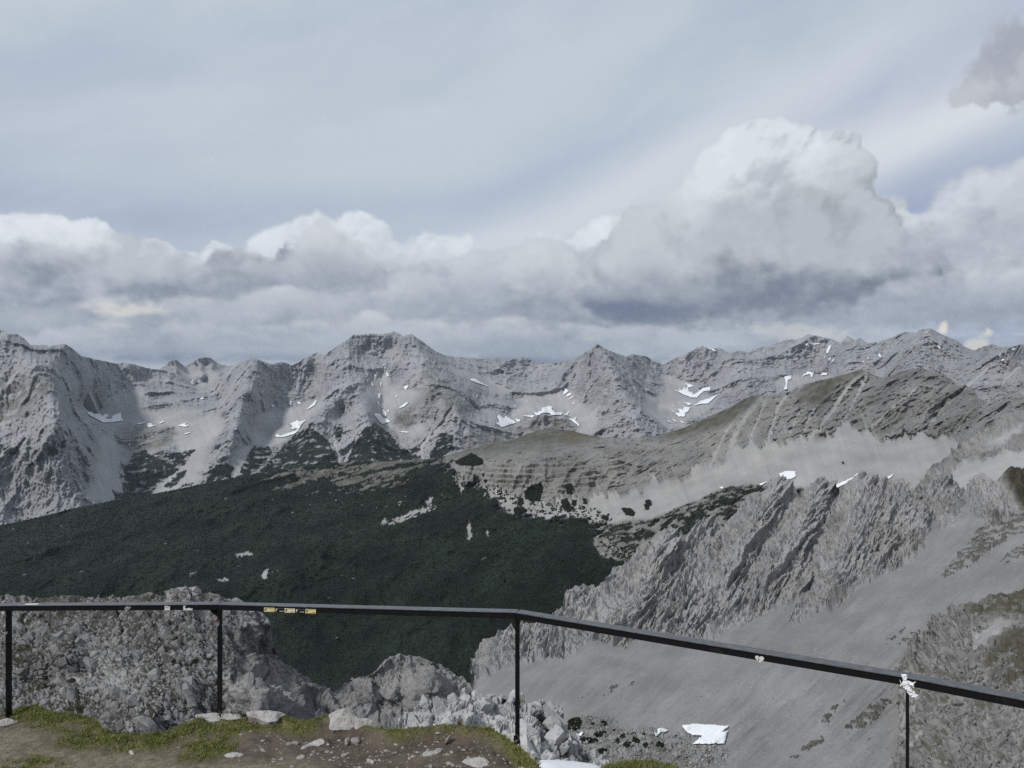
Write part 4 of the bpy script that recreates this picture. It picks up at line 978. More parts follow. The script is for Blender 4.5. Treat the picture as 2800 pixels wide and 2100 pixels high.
def jagged_ridge():
    mat = terrain_mat("slab_rock", 4.0, rock=(.245, .24, .233), rock2=(.32, .314, .305), warm=(.30, .25, .20), scree=(.185, .182, .178), scree2=(.245, .24, .232), grass=(.075, .068, .042), grass2=(.05, .046, .03), gravel=.75)
    s = Sheet("jagged_ridge", 1284, 2940, 2.15, 300, L4_CREST, L4_FOOT, RBF(L4_LINES), jag=4.0, jagw=7)
    P = s.P; x, y, z = P[..., 0], P[..., 1], P[..., 2]
    rock = s.poly(L4_ROCK, 9, 22, soft=1)
    tuft = s.poly(L4_TUFT, 8, 16, soft=0) * ss(fbm(x / 5, y / 5, z / 3, 4, .65), -.06, .06)
    rubble = s.poly(L4_RUBBLE, 14, 30, soft=4)
    grass = np.maximum(s.poly(L4_GRASS, 8, 18, soft=3), tuft * .75)
    grass = np.maximum(grass, rubble * ss(fbm(x / 9, y / 9, z / 9, 5, .65), -.12, .16) * .62)
    px_, py_ = s.PX * .27, s.PY * .27                                      # surface chart in metres; slabs run up to the right
    wv = fbm(px_ / 40, py_ / 40, 5.5, 4) * 9
    across = px_ * .80 + py_ * .60 + wv; along = px_ * .60 - py_ * .80
    slab = ridged(across / 17, along / 130, 1.7, 5, .58); slab2 = ridged(across / 5.5, along / 25, 3.1, 5, .62); slab3 = ridged(across / 2.2, along / 7, 4.1, 3, .6)
    f1, f2, rid, tl = cells(np.stack([across * 1.35, along * .6, y * .2], -1), 7.0, 3)
    rc = ridged(x / 4.5, y / 4.5, z / 5, 3, .6)
    step = ridged(across / 30, along / 7.0, 2.2, 4, .6)
    sw = fbm(s.PX / 70, s.PY / 70, 12.5, 4) * 26
    streak = .5 + fbm((s.PX * .7 - s.PY * .7 + sw) / 130, (s.PY * .75 + s.PX * .66 + sw) / 26.0, 2, 5, .55) * .9 + fbm((s.PX * .7 - s.PY * .7) / 50, (s.PY * .75 + s.PX * .66 + sw * .5) / 7.0, 5, 4, .6) * .35
    gull = fbm(s.PX / 200, (s.PY * .75 + s.PX * .66) / 40.0, 6, 4, .5)
    bould = ss(fbm(x / 2.6, y / 2.6, z / 2.6, 3, .6), .05, .3)
    s.D = (rock * ((slab - .38) * 15 + (slab2 - .35) * 6.0 + (slab3 - .3) * 2.2 + (rid - .5) * 2.0 + tl * 2.6 + (step - .4) * 2.4 + (rc - .3) * 1.3 - 1.0 * ss(f2 - f1, .10, .0))
           + (1 - rock) * ((streak - .5) * .28 + gull * 1.8) + tuft * (.5 + fbm(x / 1.6, y / 1.6, z / 1.6, 3) * 1.6) + rubble * (bould * 1.3 + fbm(x / 14, y / 14, z / 14, 4) * 3.5))
    crk = np.clip(rock * (ss(slab2, .38, .16) * .7 + ss(slab3, .3, .12) * .35 + ss(f2 - f1, .1, 0) * .35), 0, 1)
    s.masks.update(scree=np.clip(1 - rock - grass, 0, 1) * (1 - .55 * rubble * bould), grass=np.clip(grass, 0, 1), streak=np.clip(streak + gull * .4, 0, 1), strata=crk,
                   warm=rock * ss(fbm(x / 45, y / 45, z / 45, 4), .0, .4) * .35)
    s.build(mat, damp=(9, .7), smooth=False)
    return s

# --- the nearer rocky spur at the right edge
def right_spur():
    mat = terrain_mat("spur_rock", 2.2, rock=(.165, .16, .152), rock2=(.235, .228, .217), scree=(.25, .245, .237), gravel=1.0, grass=(.072, .066, .036), grass2=(.045, .043, .024))
    crest = [(2388, 2190), (2398, 2110), (2415, 2040), (2428, 1985), (2424, 1930), (2430, 1880), (2442, 1827), (2467, 1800), (2480, 1778), (2492, 1761), (2510, 1748), (2527, 1735), (2545, 1718), (2559, 1704), (2578, 1692), (2594, 1682), (2610, 1668), (2625, 1658), (2638, 1663), (2665, 1655), (2692, 1644), (2733, 1634), (2770, 1622), (2800, 1615), (2940, 1580)]
    foot = [(2388, 2200), (2940, 2200)]
    r = RBF([[(2388, 2190, 362), (2424, 1985, 394), (2430, 1900, 404), (2446, 1827, 411), (2559, 1704, 438), (2625, 1658, 450), (2733, 1634, 440), (2940, 1580, 430)], [(2500, 1900, 376), (2600, 1800, 372), (2700, 1740, 380), (2800, 1700, 385)],
             [(2600, 2000, 332), (2700, 1900, 338), (2850, 1820, 342)], [(2450, 2150, 330), (2650, 2130, 292), (2850, 2050, 290), (2940, 2190, 258)], [(2568, 1712, 428), (2572, 1780, 404)], [(2545, 1730, 436), (2520, 1830, 398)]])
    s = Sheet("rocky_spur", 2388, 2940, 2.0, 230, crest, foot, r, jag=7, jagw=9)
    P = s.P; x, y, z = P[..., 0], P[..., 1], P[..., 2]
    g = s.poly([[(2700, 1780), (2690, 1830), (2740, 1855), (2800, 1872), (2960, 1900), (2960, 1690), (2800, 1705), (2750, 1725), (2735, 1745)], [(2640, 1666), (2700, 1640), (2800, 1610), (2960, 1570), (2960, 1690), (2830, 1690), (2760, 1680), (2680, 1690)]], 14, 30, 3)
    ridge_g = ss(fbm(x / 6 + z / 10, y / 6, z / 4, 5, .62), -.02, .22) * .8 * ss(s.PY - s.PX * .35, 820, 960)
    g = np.clip(np.maximum(g * ss(fbm(x / 8, y / 8, z / 8, 5, .6), -.35, -.05), ridge_g), 0, 1)
    sc = s.poly([[(2660, 1740), (2720, 1690), (2790, 1690), (2960, 1690), (2780, 1705), (2740, 1735), (2700, 1775), (2650, 1790)], [(2380, 2250), (2400, 2080), (2440, 1950), (2480, 1900), (2560, 1870), (2470, 1980), (2440, 2060), (2430, 2250)]], 10, 18, 3)
    gul = s.lines([[(2800, 1968), (2772, 1972), (2765, 1990), (2775, 2010), (2782, 2030)], [(2640, 1850), (2560, 1960), (2480, 2040)], [(2700, 1860), (2620, 1960)]], 5, 4)
    mx_, my_ = s.PX * .16, s.PY * .16; wj = fbm(mx_ / 9, my_ / 9, 2.5, 4) * 2.5
    ja = mx_ * .85 + my_ * .52 + wj; jb = -mx_ * .52 + my_ * .85 + wj
    f1, f2, rid, tl = cells(np.stack([ja * 1.15, jb * .8, y * .1], -1), 4.2, 5, warp=.3); g1, g2, rid2, tl2 = cells(np.stack([ja * 1.1, jb * .9, y * .1], -1), 1.6, 6, warp=.3)
    cliff = s.poly([[(2440, 1830), (2560, 1690), (2640, 1650), (2680, 1700), (2690, 1760), (2620, 1830), (2520, 1880), (2430, 1900)]], 14, 30, 8)
    vr = ridged((s.PX + wj * 4) / 26, s.PY / 90, 3.5, 5, .6)
    rd = ridged(x / 18, y / 18, z / 36, 5, .6); rc = ridged(x / 3.0, y / 3.0, z / 3.2, 4, .6)
    rock = np.clip(1 - sc * .75 - g * .35, .12, 1)
    s.D = rock * ((rd - .35) * 12 + cliff * (vr - .4) * 10 + (rid - .5) * .8 + tl * 1.0 + (rid2 - .5) * .3 + tl2 * .3 + (rc - .3) * .9 - .5 * ss(f2 - f1, .14, 0)) * ss(s.PX - np.interp(s.PY, [1827, 2000, 2190], [2442, 2440, 2430]), -10, 60) + g * fbm(x / 1.0, y / 1.0, z / 1.0, 4) * .8
    s.masks.update(scree=np.clip(np.maximum(sc * .9, gul * .8) * (1 - g * .6), 0, 1), grass=g * .85, streak=np.clip(.5 + fbm(x / 4, y / 4, z / 12, 4), 0, 1), strata=np.clip(ss(f2 - f1, .15, 0) * .8 + ss(g2 - g1, .18, 0) * .6 + ss(rd, .4, .15) * .5 + cliff * ss(vr, .4, .15), 0, 1) * rock, tone=np.clip(.4 + (rid2 - .5) * .9 + (rid - .5) * .5, 0, 1))
    s.build(mat, damp=(9, .8))
    return s

# --- the near spur under the railing
L6_CREST = [(-150, 1640), (0, 1635), (47, 1634), (111, 1627), (168, 1624), (221, 1634), (316, 1635), (350, 1632), (373, 1628), (395, 1619), (408, 1622), (421, 1625), (449, 1627), (456, 1622), (468, 1616), (484, 1613), (500, 1612), (520, 1612), (538, 1614), (546, 1620), (551, 1630), (562, 1630), (573, 1623), (580, 1630),
            (600, 1637), (620, 1643), (660, 1662), (696, 1680), (712, 1688), (722, 1700), (726, 1733), (738, 1752), (766, 1784), (785, 1816), (823, 1838), (867, 1862), (905, 1873), (937, 1869), (970, 1858), (1006, 1841), (1022, 1828), (1038, 1816), (1065, 1803), (1095, 1795), (1110, 1798), (1125, 1794), (1152, 1798), (1190, 1810),
            (1234, 1835), (1260, 1850), (1285, 1867), (1304, 1892), (1330, 1930), (1420, 2000)]
def near_spur():
    mat = terrain_mat("near_limestone", .75, rock=(.175, .171, .165), rock2=(.255, .25, .242), grass=(.040, .036, .022), grass2=(.024, .022, .015), bumpd=1.2)
    r = RBF([[(-150, 1640, 104), (168, 1624, 104), (500, 1612, 102), (620, 1643, 104), (722, 1705, 106), (785, 1816, 108), (905, 1873, 112), (1100, 1796, 122), (1304, 1892, 118), (1420, 2000, 112)],
             [(-150, 1720, 99), (160, 1720, 98), (450, 1720, 97), (600, 1760, 99), (700, 1840, 102), (850, 1920, 107), (1050, 1900, 113), (1200, 1920, 112)],
             [(-150, 2050, 88), (300, 2050, 87), (600, 2040, 88), (900, 2040, 98), (1200, 2040, 104), (1420, 2050, 106)],
             [(100, 1850, 95), (350, 1850, 92), (520, 1860, 92)], [(690, 1875, 92), (720, 1900, 90), (700, 1960, 88)], [(640, 1900, 95), (640, 1980, 92)], [(780, 1940, 98), (790, 2000, 95)],
             [(340, 1900, 89), (360, 2000, 86)], [(150, 1760, 94), (190, 1800, 93)], [(1000, 1850, 118), (1030, 1950, 111)], [(1180, 1815, 118), (1175, 1920, 109)], [(1090, 1840, 119), (1100, 1950, 112)]])
    s = Sheet("rock_spur", -140, 1416, 2.0, 235, L6_CREST, [(-150, 2060), (1420, 2060)], r, jag=5, jagw=8)
    P = s.P; x, y, z = P[..., 0], P[..., 1], P[..., 2]
    left = ss(s.PX - (s.PY - 1700) * .4, 680, 540)
    # jointed slabs: long cracks that slant down to the right, shorter ones across them
    mx_, my_ = s.PX * .046, s.PY * .046
    wj = fbm(mx_ / 4, my_ / 4, 2.5, 4) * 1.1; wk = fbm(mx_ / 4, my_ / 4, 7.5, 4) * 1.1
    ja = mx_ * .80 - my_ * .60 + wj; jb = mx_ * .60 + my_ * .80 + wk
    q = np.stack([ja * 1.25, jb * .62, y * .1], -1)
    f1, f2, rid, tl = cells(q, 1.15, 1, warp=.25); g1, g2, rid2, tl2 = cells(q + 3.3, .46, 2, warp=.3)
    h1, h2, rid3, tl3 = cells(q * np.array([.8, 1, 1]) + 9.1, 3.4, 7, warp=.25); k1, k2, rid4, tl4 = cells(q * np.array([1, 1.25, 1]) + 5.7, .24, 4, warp=.3)
    vp = s.poly([[(60, 1720), (140, 1700), (170, 1800), (90, 1850), (40, 1800)], [(130, 1900), (230, 1880), (270, 1960), (200, 1990), (130, 1960)], [(360, 1680), (480, 1700), (560, 1800), (500, 1840), (400, 1760)], [(380, 1850), (480, 1870), (480, 1980), (400, 1990)]], 15, 30, 14)
    joint = np.maximum(ss(g2 - g1, .30, .02), ss(f2 - f1, .22, .0))
    veg = ss(fbm(x / 2.4, y / 2.4, z / 1.8, 6, .7) * .8 + vp * .16 + joint * .22 + fbm(mx_ * 2.2, my_ * 2.2, 3.3, 4, .65) * .35, .16, .30) * left
    crack = np.clip(ss(f2 - f1, .13, .01) * .9 + ss(g2 - g1, .17, .0) * .8 * (.25 + .75 * left) + ss(k2 - k1, .2, .0) * .45 * left, 0, 1)  # joints coloured dark for the soil and the shade in them
    big = ridged(x / 9, y / 9, z / 14, 5, .55); md = ridged((x + z * .5) / 3.2, y / 3.2, z / 4.4, 4, .6); fine = ridged(x / .9, y / .9, z / .9, 3, .6)
    s.D = ((big - .4) * (3.0 - 1.2 * left) + (md - .35) * (1.35 - 1.1 * left) + (fine - .3) * (.24 - .16 * left) + (rid3 - .5) * (.9 - .3 * left) + tl3 * (1.1 - .3 * left)
           + (.9 - .7 * left) * ((rid - .5) * .36 + tl * .8 - .20 * ss(f2 - f1, .13, 0)) - veg * .10)
    s.left, s.veg = left, veg
    solid = ss(fbm(x / 5, y / 5, z / 6, 4, .6) + (rid3 - .5) * .5, -.05, .12)           # bare slab, as against broken rock in dark soil
    s.solid = solid
    veg = np.clip(np.maximum(veg, left * (1 - solid) * .8), 0, 1)
    s.masks.update(grass=np.clip(veg * .92, 0, 1), strata=np.clip(crack, 0, 1) * (.35 + .65 * left), tone=np.clip(.45 + left * ((rid - .5) * .5 + (rid2 - .5) * .8 + (rid4 - .5) * .5) + (rid3 - .5) * .3, 0, 1))
    s.build(mat, damp=(9, .8), back=((.02, .03), (.05, .09), (.1, .2)))
    return s
# ------------------------------------------------------------------ surface patches traced on a terrain sheet
def seg_dist(q, poly):
    d = np.full(len(q), 1e9)
    for i in range(len(poly)):
        a = np.array(poly[i], float); b = np.array(poly[(i + 1) % len(poly)], float); v = b - a
        t = np.clip(((q - a) @ v) / max(v @ v, 1e-9), 0, 1)
        d = np.minimum(d, np.hypot(*(q - a - t[:, None] * v).T))
    return d

def rough_outline(poly, step, amp, seed):
    """resample a closed polygon and fret its edge"""
    out = []
    n = len(poly)
    for i in range(n):
        a, b = poly[i], poly[(i + 1) % n]
        k = max(1, int(math.hypot(b[0] - a[0], b[1] - a[1]) / step))
        for j in range(k): out.append((a[0] + (b[0] - a[0]) * j / k, a[1] + (b[1] - a[1]) * j / k))
    o = np.array(out)
    if len(o) > 12: o = (np.roll(o, 1, 0) + 2 * o + np.roll(o, -1, 0)) / 4
    return np.stack([o[:, 0] + fbm(o[:, 0] / (step * 3), o[:, 1] / (step * 3), seed, 3, .6) * amp, o[:, 1] + fbm(o[:, 0] / (step * 3), o[:, 1] / (step * 3), seed + 9, 3, .6) * amp], -1)

def triangulate(outline, step, rng):
    lo, hi = outline.min(0), outline.max(0)
    gx, gy = np.meshgrid(np.arange(lo[0], hi[0], step), np.arange(lo[1], hi[1], step))
    g = np.stack([gx.ravel(), gy.ravel()], -1) + rng.uniform(-.3, .3, (gx.size, 2)) * step
    g = g[inpoly(g[:, 0], g[:, 1], [tuple(p) for p in outline])]
    if len(g): g = g[seg_dist(g, outline) > step * .4]
    pts = [Vector(p) for p in outline] + [Vector(p) for p in g]
    n = len(outline)
    r = delaunay_2d_cdt(pts, [], [list(range(n))], 1, 1e-4)
    v = np.array([(p.x, p.y) for p in r[0]])
    return v, [f for f in r[2] if len(f) == 3]

def patch(name, sheet, poly, lift, thick, mat, step=2.6, fret=1.5, seed=0, attr_fn=None):
    """a sheet of snow (or the like) that lies on the terrain, thinning out at its edge"""
    rng = np.random.default_rng(int(seed * 100) + 5)
    o = rough_outline(poly, step, fret, seed)
    v, fs = triangulate(o, step, rng)
    P, N = sheet.at(v[:, 0], v[:, 1])
    d = seg_dist(v, o)
    P = P + N * (lift + thick * np.tanh(d / (step * 1.5)))[:, None]
    if not fs: return None
    a = v[fs[0]]
    flip = (a[1, 0] - a[0, 0]) * (a[2, 1] - a[0, 1]) - (a[2, 0] - a[0, 0]) * (a[1, 1] - a[0, 1]) > 0
    c = P.mean(0)
    ob = mesh_np(name, P - c, np.array([f[::-1] if flip else f for f in fs]), mat)
    ob.location = c
    return ob

snow_mat, _b = new_mat("old_snow")
_n = noise(pos(), .3, 4, .6)
X.put(_b.inputs['Base Color'], mixc(_n, (.58, .59, .605), (.76, .77, .78)))
_b.inputs['Roughness'].default_value = .8

SNOW = {
 "leftmost cirque of the far range": [
  ("broad snow field with two raised lobes", [(234, 1128), (250, 1127), (263, 1133), (272, 1132), (278, 1139), (293, 1133), (297, 1141), (285, 1146), (304, 1149), (307, 1139), (331, 1130), (332, 1146), (340, 1152), (316, 1155), (282, 1158), (266, 1149), (244, 1138)]),
  ("thin wavy snow strip", [(364, 1157), (377, 1160), (396, 1155), (399, 1158), (380, 1163)]),
  ("boot-shaped snow patch", [(405, 1160), (415, 1159), (419, 1166), (434, 1162), (408, 1171), (403, 1169)]),
  ("short slanting snow streak", [(435, 1158), (448, 1153), (450, 1155), (440, 1160)]),
  ("forked snow streak on the scree rim", [(487, 1166), (514, 1156), (506, 1163), (519, 1166), (506, 1169)]),
  ("small flat snow patch on pale scree", [(503, 1187), (521, 1183), (519, 1187), (505, 1189)]),
  ("narrow snow tongue in a cleft", [(296, 1097), (302, 1086), (305, 1090)]),
  ("tiny snow spot under the cliff", [(335, 1067), (342, 1071), (338, 1072)]),
  ("lone snow fleck below the grassy step", [(351, 1216), (359, 1214), (354, 1222)]),
  ("snow wedge beside a dark rock ledge", [(546, 1092), (559, 1087), (554, 1095)])],
 "bowl left of the central peak": [
  ("small snow patch highest up", [(738, 1106), (746, 1108), (750, 1113), (744, 1116)]),
  ("narrow upright snow patch", [(792, 1098), (798, 1098), (798, 1111), (794, 1109)]),
  ("small curved snow patch", [(811, 1101), (819, 1101), (826, 1108), (815, 1105)]),
  ("long slanting snow gully", [(839, 1122), (855, 1106), (865, 1095), (868, 1095), (863, 1109), (849, 1118)]),
  ("ragged snow field above the dark pines", [(793, 1160), (817, 1150), (819, 1154), (839, 1150), (827, 1162), (822, 1171), (811, 1179), (814, 1173), (797, 1176), (800, 1166)]),
  ("long snow tail along the pine edge", [(757, 1188), (768, 1194), (792, 1185), (817, 1177), (823, 1174), (808, 1187), (782, 1196), (770, 1198), (752, 1196)])],
 "funnel of the central peak": [
  ("topmost snow patch", [(1045, 1005), (1050, 999), (1056, 1005), (1053, 1016), (1043, 1014)]),
  ("long narrow snow streak", [(1022, 1029), (1031, 1017), (1035, 1019), (1026, 1035), (1024, 1041)]),
  ("slim snow patch opposite the long streak", [(1056, 1019), (1061, 1021), (1064, 1030), (1059, 1032)]),
  ("slanting snow sliver on the shaded side", [(1012, 1045), (1018, 1051), (1021, 1060), (1016, 1056)]),
  ("small upright snow block in mid funnel", [(1039, 1048), (1044, 1047), (1043, 1057), (1040, 1059)]),
  ("hooked snow patch in mid funnel", [(1032, 1079), (1042, 1077), (1039, 1089), (1034, 1092)]),
  ("thin snow trail down the middle", [(1029, 1098), (1035, 1101), (1036, 1114), (1033, 1110)]),
  ("rounded snow lump above the lowest field", [(1043, 1124), (1050, 1119), (1058, 1133), (1056, 1141), (1045, 1136)]),
  ("small round snow spot", [(1060, 1123), (1065, 1122), (1066, 1127), (1062, 1129)]),
  ("lowest and widest snow field", [(1020, 1133), (1035, 1132), (1045, 1143), (1058, 1146), (1069, 1155), (1045, 1162), (1035, 1154), (1027, 1143)]),
  ("branching snow patch under the sunny rib", [(1103, 1060), (1118, 1054), (1119, 1057), (1111, 1068), (1108, 1065)]),
  ("short snow dash on the right flank", [(1081, 1087), (1089, 1082), (1088, 1086), (1082, 1089)]),
  ("long snow band on top of the dark knoll", [(1092, 1116), (1111, 1103), (1119, 1101), (1108, 1113), (1094, 1117)]),
  ("flat snow strip at the foot of the knoll", [(1089, 1180), (1108, 1180), (1122, 1183), (1111, 1185)])],
 "basin left of the pyramid": [
  ("long snow ledge sloping under the crest", [(1282, 1038), (1298, 1037), (1311, 1045), (1336, 1059), (1320, 1054), (1295, 1046)]),
  ("thin snow line under the long ledge", [(1317, 1063), (1334, 1072), (1324, 1068)]),
  ("jagged snow field on the basin rim", [(1353, 1158), (1366, 1157), (1358, 1141), (1363, 1136), (1377, 1146), (1383, 1139), (1400, 1150), (1412, 1157), (1400, 1162), (1371, 1170)]),
  ("small snow patch beside the jagged field", [(1409, 1147), (1424, 1150), (1422, 1155), (1414, 1154)]),
  ("flat snow strip left of the dark knoll", [(1428, 1139), (1441, 1138), (1462, 1137), (1458, 1144), (1446, 1141)]),
  ("large spiky snow field above the dark knoll", [(1458, 1127), (1468, 1131), (1482, 1124), (1481, 1117), (1504, 1112), (1511, 1114), (1509, 1122), (1519, 1130), (1539, 1131), (1536, 1136), (1507, 1137), (1501, 1131), (1485, 1131), (1468, 1139)]),
  ("pointed snow wing of the spiky field", [(1539, 1137), (1560, 1125), (1552, 1136), (1558, 1139)]),
  ("snow band curving down beside the dark knoll", [(1553, 1147), (1568, 1147), (1578, 1142), (1573, 1152), (1582, 1160), (1585, 1169), (1577, 1162), (1565, 1154)]),
  ("uppermost of the stacked snow lenses", [(1541, 1076), (1547, 1063), (1557, 1070), (1542, 1081)]),
  ("second of the stacked snow lenses", [(1549, 1082), (1561, 1075), (1565, 1079), (1552, 1087)]),
  ("third of the stacked snow lenses", [(1553, 1097), (1569, 1082), (1571, 1086)]),
  ("lowest of the stacked snow lenses", [(1566, 1107), (1573, 1098), (1572, 1106)]),
  ("thin curved snow line on the scree cone", [(1472, 1101), (1481, 1087), (1475, 1097)])],
 "basin right of the pyramid": [
  ("large antler-shaped snow field", [(1845, 1068), (1859, 1071), (1857, 1063), (1865, 1070), (1871, 1059), (1875, 1067), (1881, 1056), (1871, 1048), (1894, 1054), (1896, 1058), (1881, 1062), (1884, 1073), (1894, 1076), (1897, 1082), (1906, 1076), (1922, 1063), (1943, 1059), (1943, 1069), (1925, 1071), (1906, 1089), (1890, 1089), (1865, 1079)]),
  ("long snow arm with a pointed tip", [(1963, 1081), (1938, 1105), (1919, 1106), (1897, 1111), (1919, 1097), (1938, 1092)]),
  ("small snow wedge between the two big fields", [(1868, 1101), (1893, 1105), (1884, 1111)]),
  ("lower snow field with a rounded belly", [(1846, 1131), (1859, 1130), (1854, 1119), (1868, 1122), (1871, 1114), (1889, 1116), (1882, 1127), (1875, 1130), (1873, 1141), (1856, 1142)]),
  ("slanting snow sliver beside the lower field", [(1833, 1120), (1849, 1133), (1838, 1126)]),
  ("short snow sliver higher up", [(1838, 1108), (1849, 1115), (1841, 1112)]),
  ("first snow dash of the lowest three", [(1822, 1150), (1841, 1160), (1826, 1155)]),
  ("middle snow dash of the lowest three", [(1838, 1147), (1852, 1157), (1843, 1154)]),
  ("snow dash at the grassy shoulder", [(1859, 1153), (1871, 1157), (1866, 1160)]),
  ("thin snow cornice on a summit edge", [(1922, 946), (1948, 955), (1962, 962), (1950, 960)]),
  ("lone snow fleck on the shaded pyramid face", [(1734, 1038), (1743, 1046), (1737, 1044)])],
 "slopes beyond the grassy shoulder": [
  ("spread snow patch under the squat summit", [(2208, 931), (2220, 932), (2225, 939), (2248, 941), (2230, 943), (2222, 946), (2209, 939)]),
  ("small snow branch below the squat summit", [(2200, 945), (2209, 939), (2213, 951), (2204, 946)]),
  ("upright snow gully", [(2261, 956), (2268, 946), (2275, 946), (2265, 968), (2260, 968)]),
  ("snow tail under the upright gully", [(2252, 984), (2261, 970), (2258, 978)]),
  ("short snow stripe beside the gully", [(2267, 988), (2271, 978), (2274, 979), (2269, 988)]),
  ("stepped snow stripe beside the gully", [(2269, 997), (2277, 988), (2284, 978), (2282, 986)]),
  ("large hanging snow patch above the green slope", [(2144, 1032), (2154, 1028), (2165, 1029), (2163, 1038), (2155, 1041), (2152, 1058), (2154, 1066), (2144, 1067), (2149, 1052), (2147, 1040)]),
  ("arched snow patch", [(2192, 1038), (2195, 1027), (2209, 1018), (2227, 1019), (2219, 1035), (2214, 1024), (2198, 1029)]),
  ("small snow cap beside the arched patch", [(2234, 1019), (2246, 1019), (2239, 1024)]),
  ("forked snow patch ending the row", [(2244, 1029), (2249, 1019), (2265, 1022), (2261, 1028), (2252, 1028)]),
  ("small snow flake on the lower rib", [(2358, 992), (2363, 988), (2361, 994)]),
  ("short snow curl", [(2372, 983), (2378, 977), (2376, 983)]),
  ("thin snow slash near the crest", [(2383, 952), (2389, 963), (2385, 958)]),
  ("small snow hook near the crest", [(2361, 956), (2367, 950), (2366, 956)]),
  ("rounded snow drop on the bare face", [(2402, 970), (2407, 969), (2412, 980), (2405, 978)]),
  ("thin diagonal snow thread", [(2454, 978), (2464, 988), (2458, 984)]),
  ("paired snow beads low on the face", [(2472, 988), (2478, 994), (2490, 999), (2480, 996)]),
  ("snow seam under the highest summit", [(2563, 942), (2567, 942), (2571, 956), (2564, 952)]),
  ("snow nick on the highest summit", [(2530, 913), (2539, 908), (2534, 913)]),
  ("snow fleck left of the last crest", [(2728, 977), (2739, 970), (2736, 976)]),
  ("broad snow flake on the last face", [(2734, 989), (2742, 983), (2749, 984), (2740, 990)]),
  ("long snow slash on the last rocky face", [(2765, 1002), (2782, 993), (2770, 1003)]),
  ("small snow nick on the last crest", [(2771, 956), (2779, 952), (2776, 957)])],
}

def all_snow():
    k = 0
    for place, lst in SNOW.items():
        for what, poly in lst:
            k += 1
            o = patch("snow_patch", RANGE, poly, 7.0, 5.0, snow_mat, step=1.6, fret=2.2, seed=k * .37)
            if o: tag(o, f"{what} {'on' if 'slopes' in place else 'in'} the {place}", "snow patch", "snow patches on the far mountains")
    for what, poly in (("snow field on the distant blue peak in the gap", [(519, 1046), (528, 1038), (535, 1041), (554, 1037), (559, 1043), (538, 1049), (525, 1054)]), ("snow streak on the distant blue peak's left crest", [(521, 995), (538, 984), (536, 989)]),
                       ("snow patch at the notch of the distant blue peak", [(511, 1005), (519, 1004), (527, 1010), (519, 1010)])):
        k += 1
        o = patch("snow_patch", FARP[0], poly, 14.0, 8.0, snow_mat, step=2.2, fret=1.0, seed=k * .37)
        if o: tag(o, what, "snow patch", "snow patches on the far mountains")
    for what, poly, sh in (("snow patch behind the leftmost tooth of the jagged ridge", [(2130, 1298), (2147, 1290), (2160, 1290), (2176, 1291), (2177, 1304), (2159, 1315), (2140, 1312)], RIDGE),
                           ("long snow strip behind the middle teeth of the jagged ridge", [(2285, 1329), (2303, 1320), (2328, 1310), (2348, 1294), (2352, 1300), (2335, 1318), (2310, 1328), (2288, 1336)], RIDGE),
                           ("small slanting snow patch behind the highest tooth", [(2424, 1309), (2443, 1298), (2440, 1306), (2430, 1312)], RIDGE),
                           ("small oval snow patch on the grey scree apron", [(1968, 1336), (1974, 1332), (1981, 1335), (1978, 1339)], RIDGE),
                           ("thin snow sliver at the edge of the scree apron", [(2076, 1326), (2090, 1321), (2098, 1319), (2082, 1330)], RIDGE),
                           ("tiny snow scrap in a gully of the jagged ridge", [(2205, 1606), (2211, 1596), (2215, 1597), (2209, 1606)], JAG),
                           ("large notched snow field on the floor of the scree bowl", [(1864, 1991), (1875, 1988), (1906, 1985), (1951, 1984), (1993, 1990), (1973, 2007), (1989, 2004), (1979, 2039), (1938, 2042), (1891, 2039), (1909, 2026), (1921, 2014), (1894, 2014), (1875, 2006)], JAG),
                           ("small crooked snow patch beside the large bowl snow field", [(1789, 2015), (1799, 2007), (1797, 1999), (1811, 1995), (1826, 1999), (1821, 2004), (1808, 2006), (1794, 2018)], JAG),
                           ("thin snow lens between the bushes of the bowl", [(1574, 2017), (1580, 2014), (1596, 2015), (1587, 2020)], JAG)):
        k += 1
        far = sh is RIDGE
        o = patch("snow_patch", sh, poly, 2.2 if far else 1.1, 1.5 if far else .5, snow_mat, step=1.6, fret=3.4, seed=k * .37)
        if o: tag(o, what, "snow patch", "snow patches below the ridges")

# ------------------------------------------------------------------ dwarf pines
pine_mat, _b = new_mat("dwarf_pine")
_n = noise(pos(), 1.6, 3, .6)
_n = mixf(.5, _n, noise(pos(), .02, 4, .6))
X.put(_b.inputs['Base Color'], mixc(sstep(_n, .36, .64), (.004, .007, .0042), (.012, .018, .0075)))
_b.inputs['Roughness'].default_value = .95

OCT = np.array([(1, 0, 0), (-1, 0, 0), (0, 1, 0), (0, -1, 0), (0, 0, 1), (0, 0, -1)], float)
OCTF = np.array([(0, 2, 4), (2, 1, 4), (1, 3, 4), (3, 0, 4), (2, 0, 5), (1, 2, 5), (3, 1, 5), (0, 3, 5)])

def blobs_mesh(name, C, R, mat, rng, squash=.75, smooth=True):
    """many small uneven tufts in one mesh"""
    n = len(C)
    V = OCT[None] * (R[:, None, None] * rng.uniform(.65, 1.35, (n, 6, 1)))
    th = rng.uniform(0, math.pi, n); c, s = np.cos(th), np.sin(th)
    x = V[..., 0] * c[:, None] - V[..., 1] * s[:, None]; y = V[..., 0] * s[:, None] + V[..., 1] * c[:, None]
    V = np.stack([x, y, V[..., 2] * squash], -1) + C[:, None]
    Fc = (OCTF[None] + np.arange(n)[:, None, None] * 6).reshape(-1, 3)
    return mesh_np(name, V.reshape(-1, 3), Fc, mat, smooth=smooth)

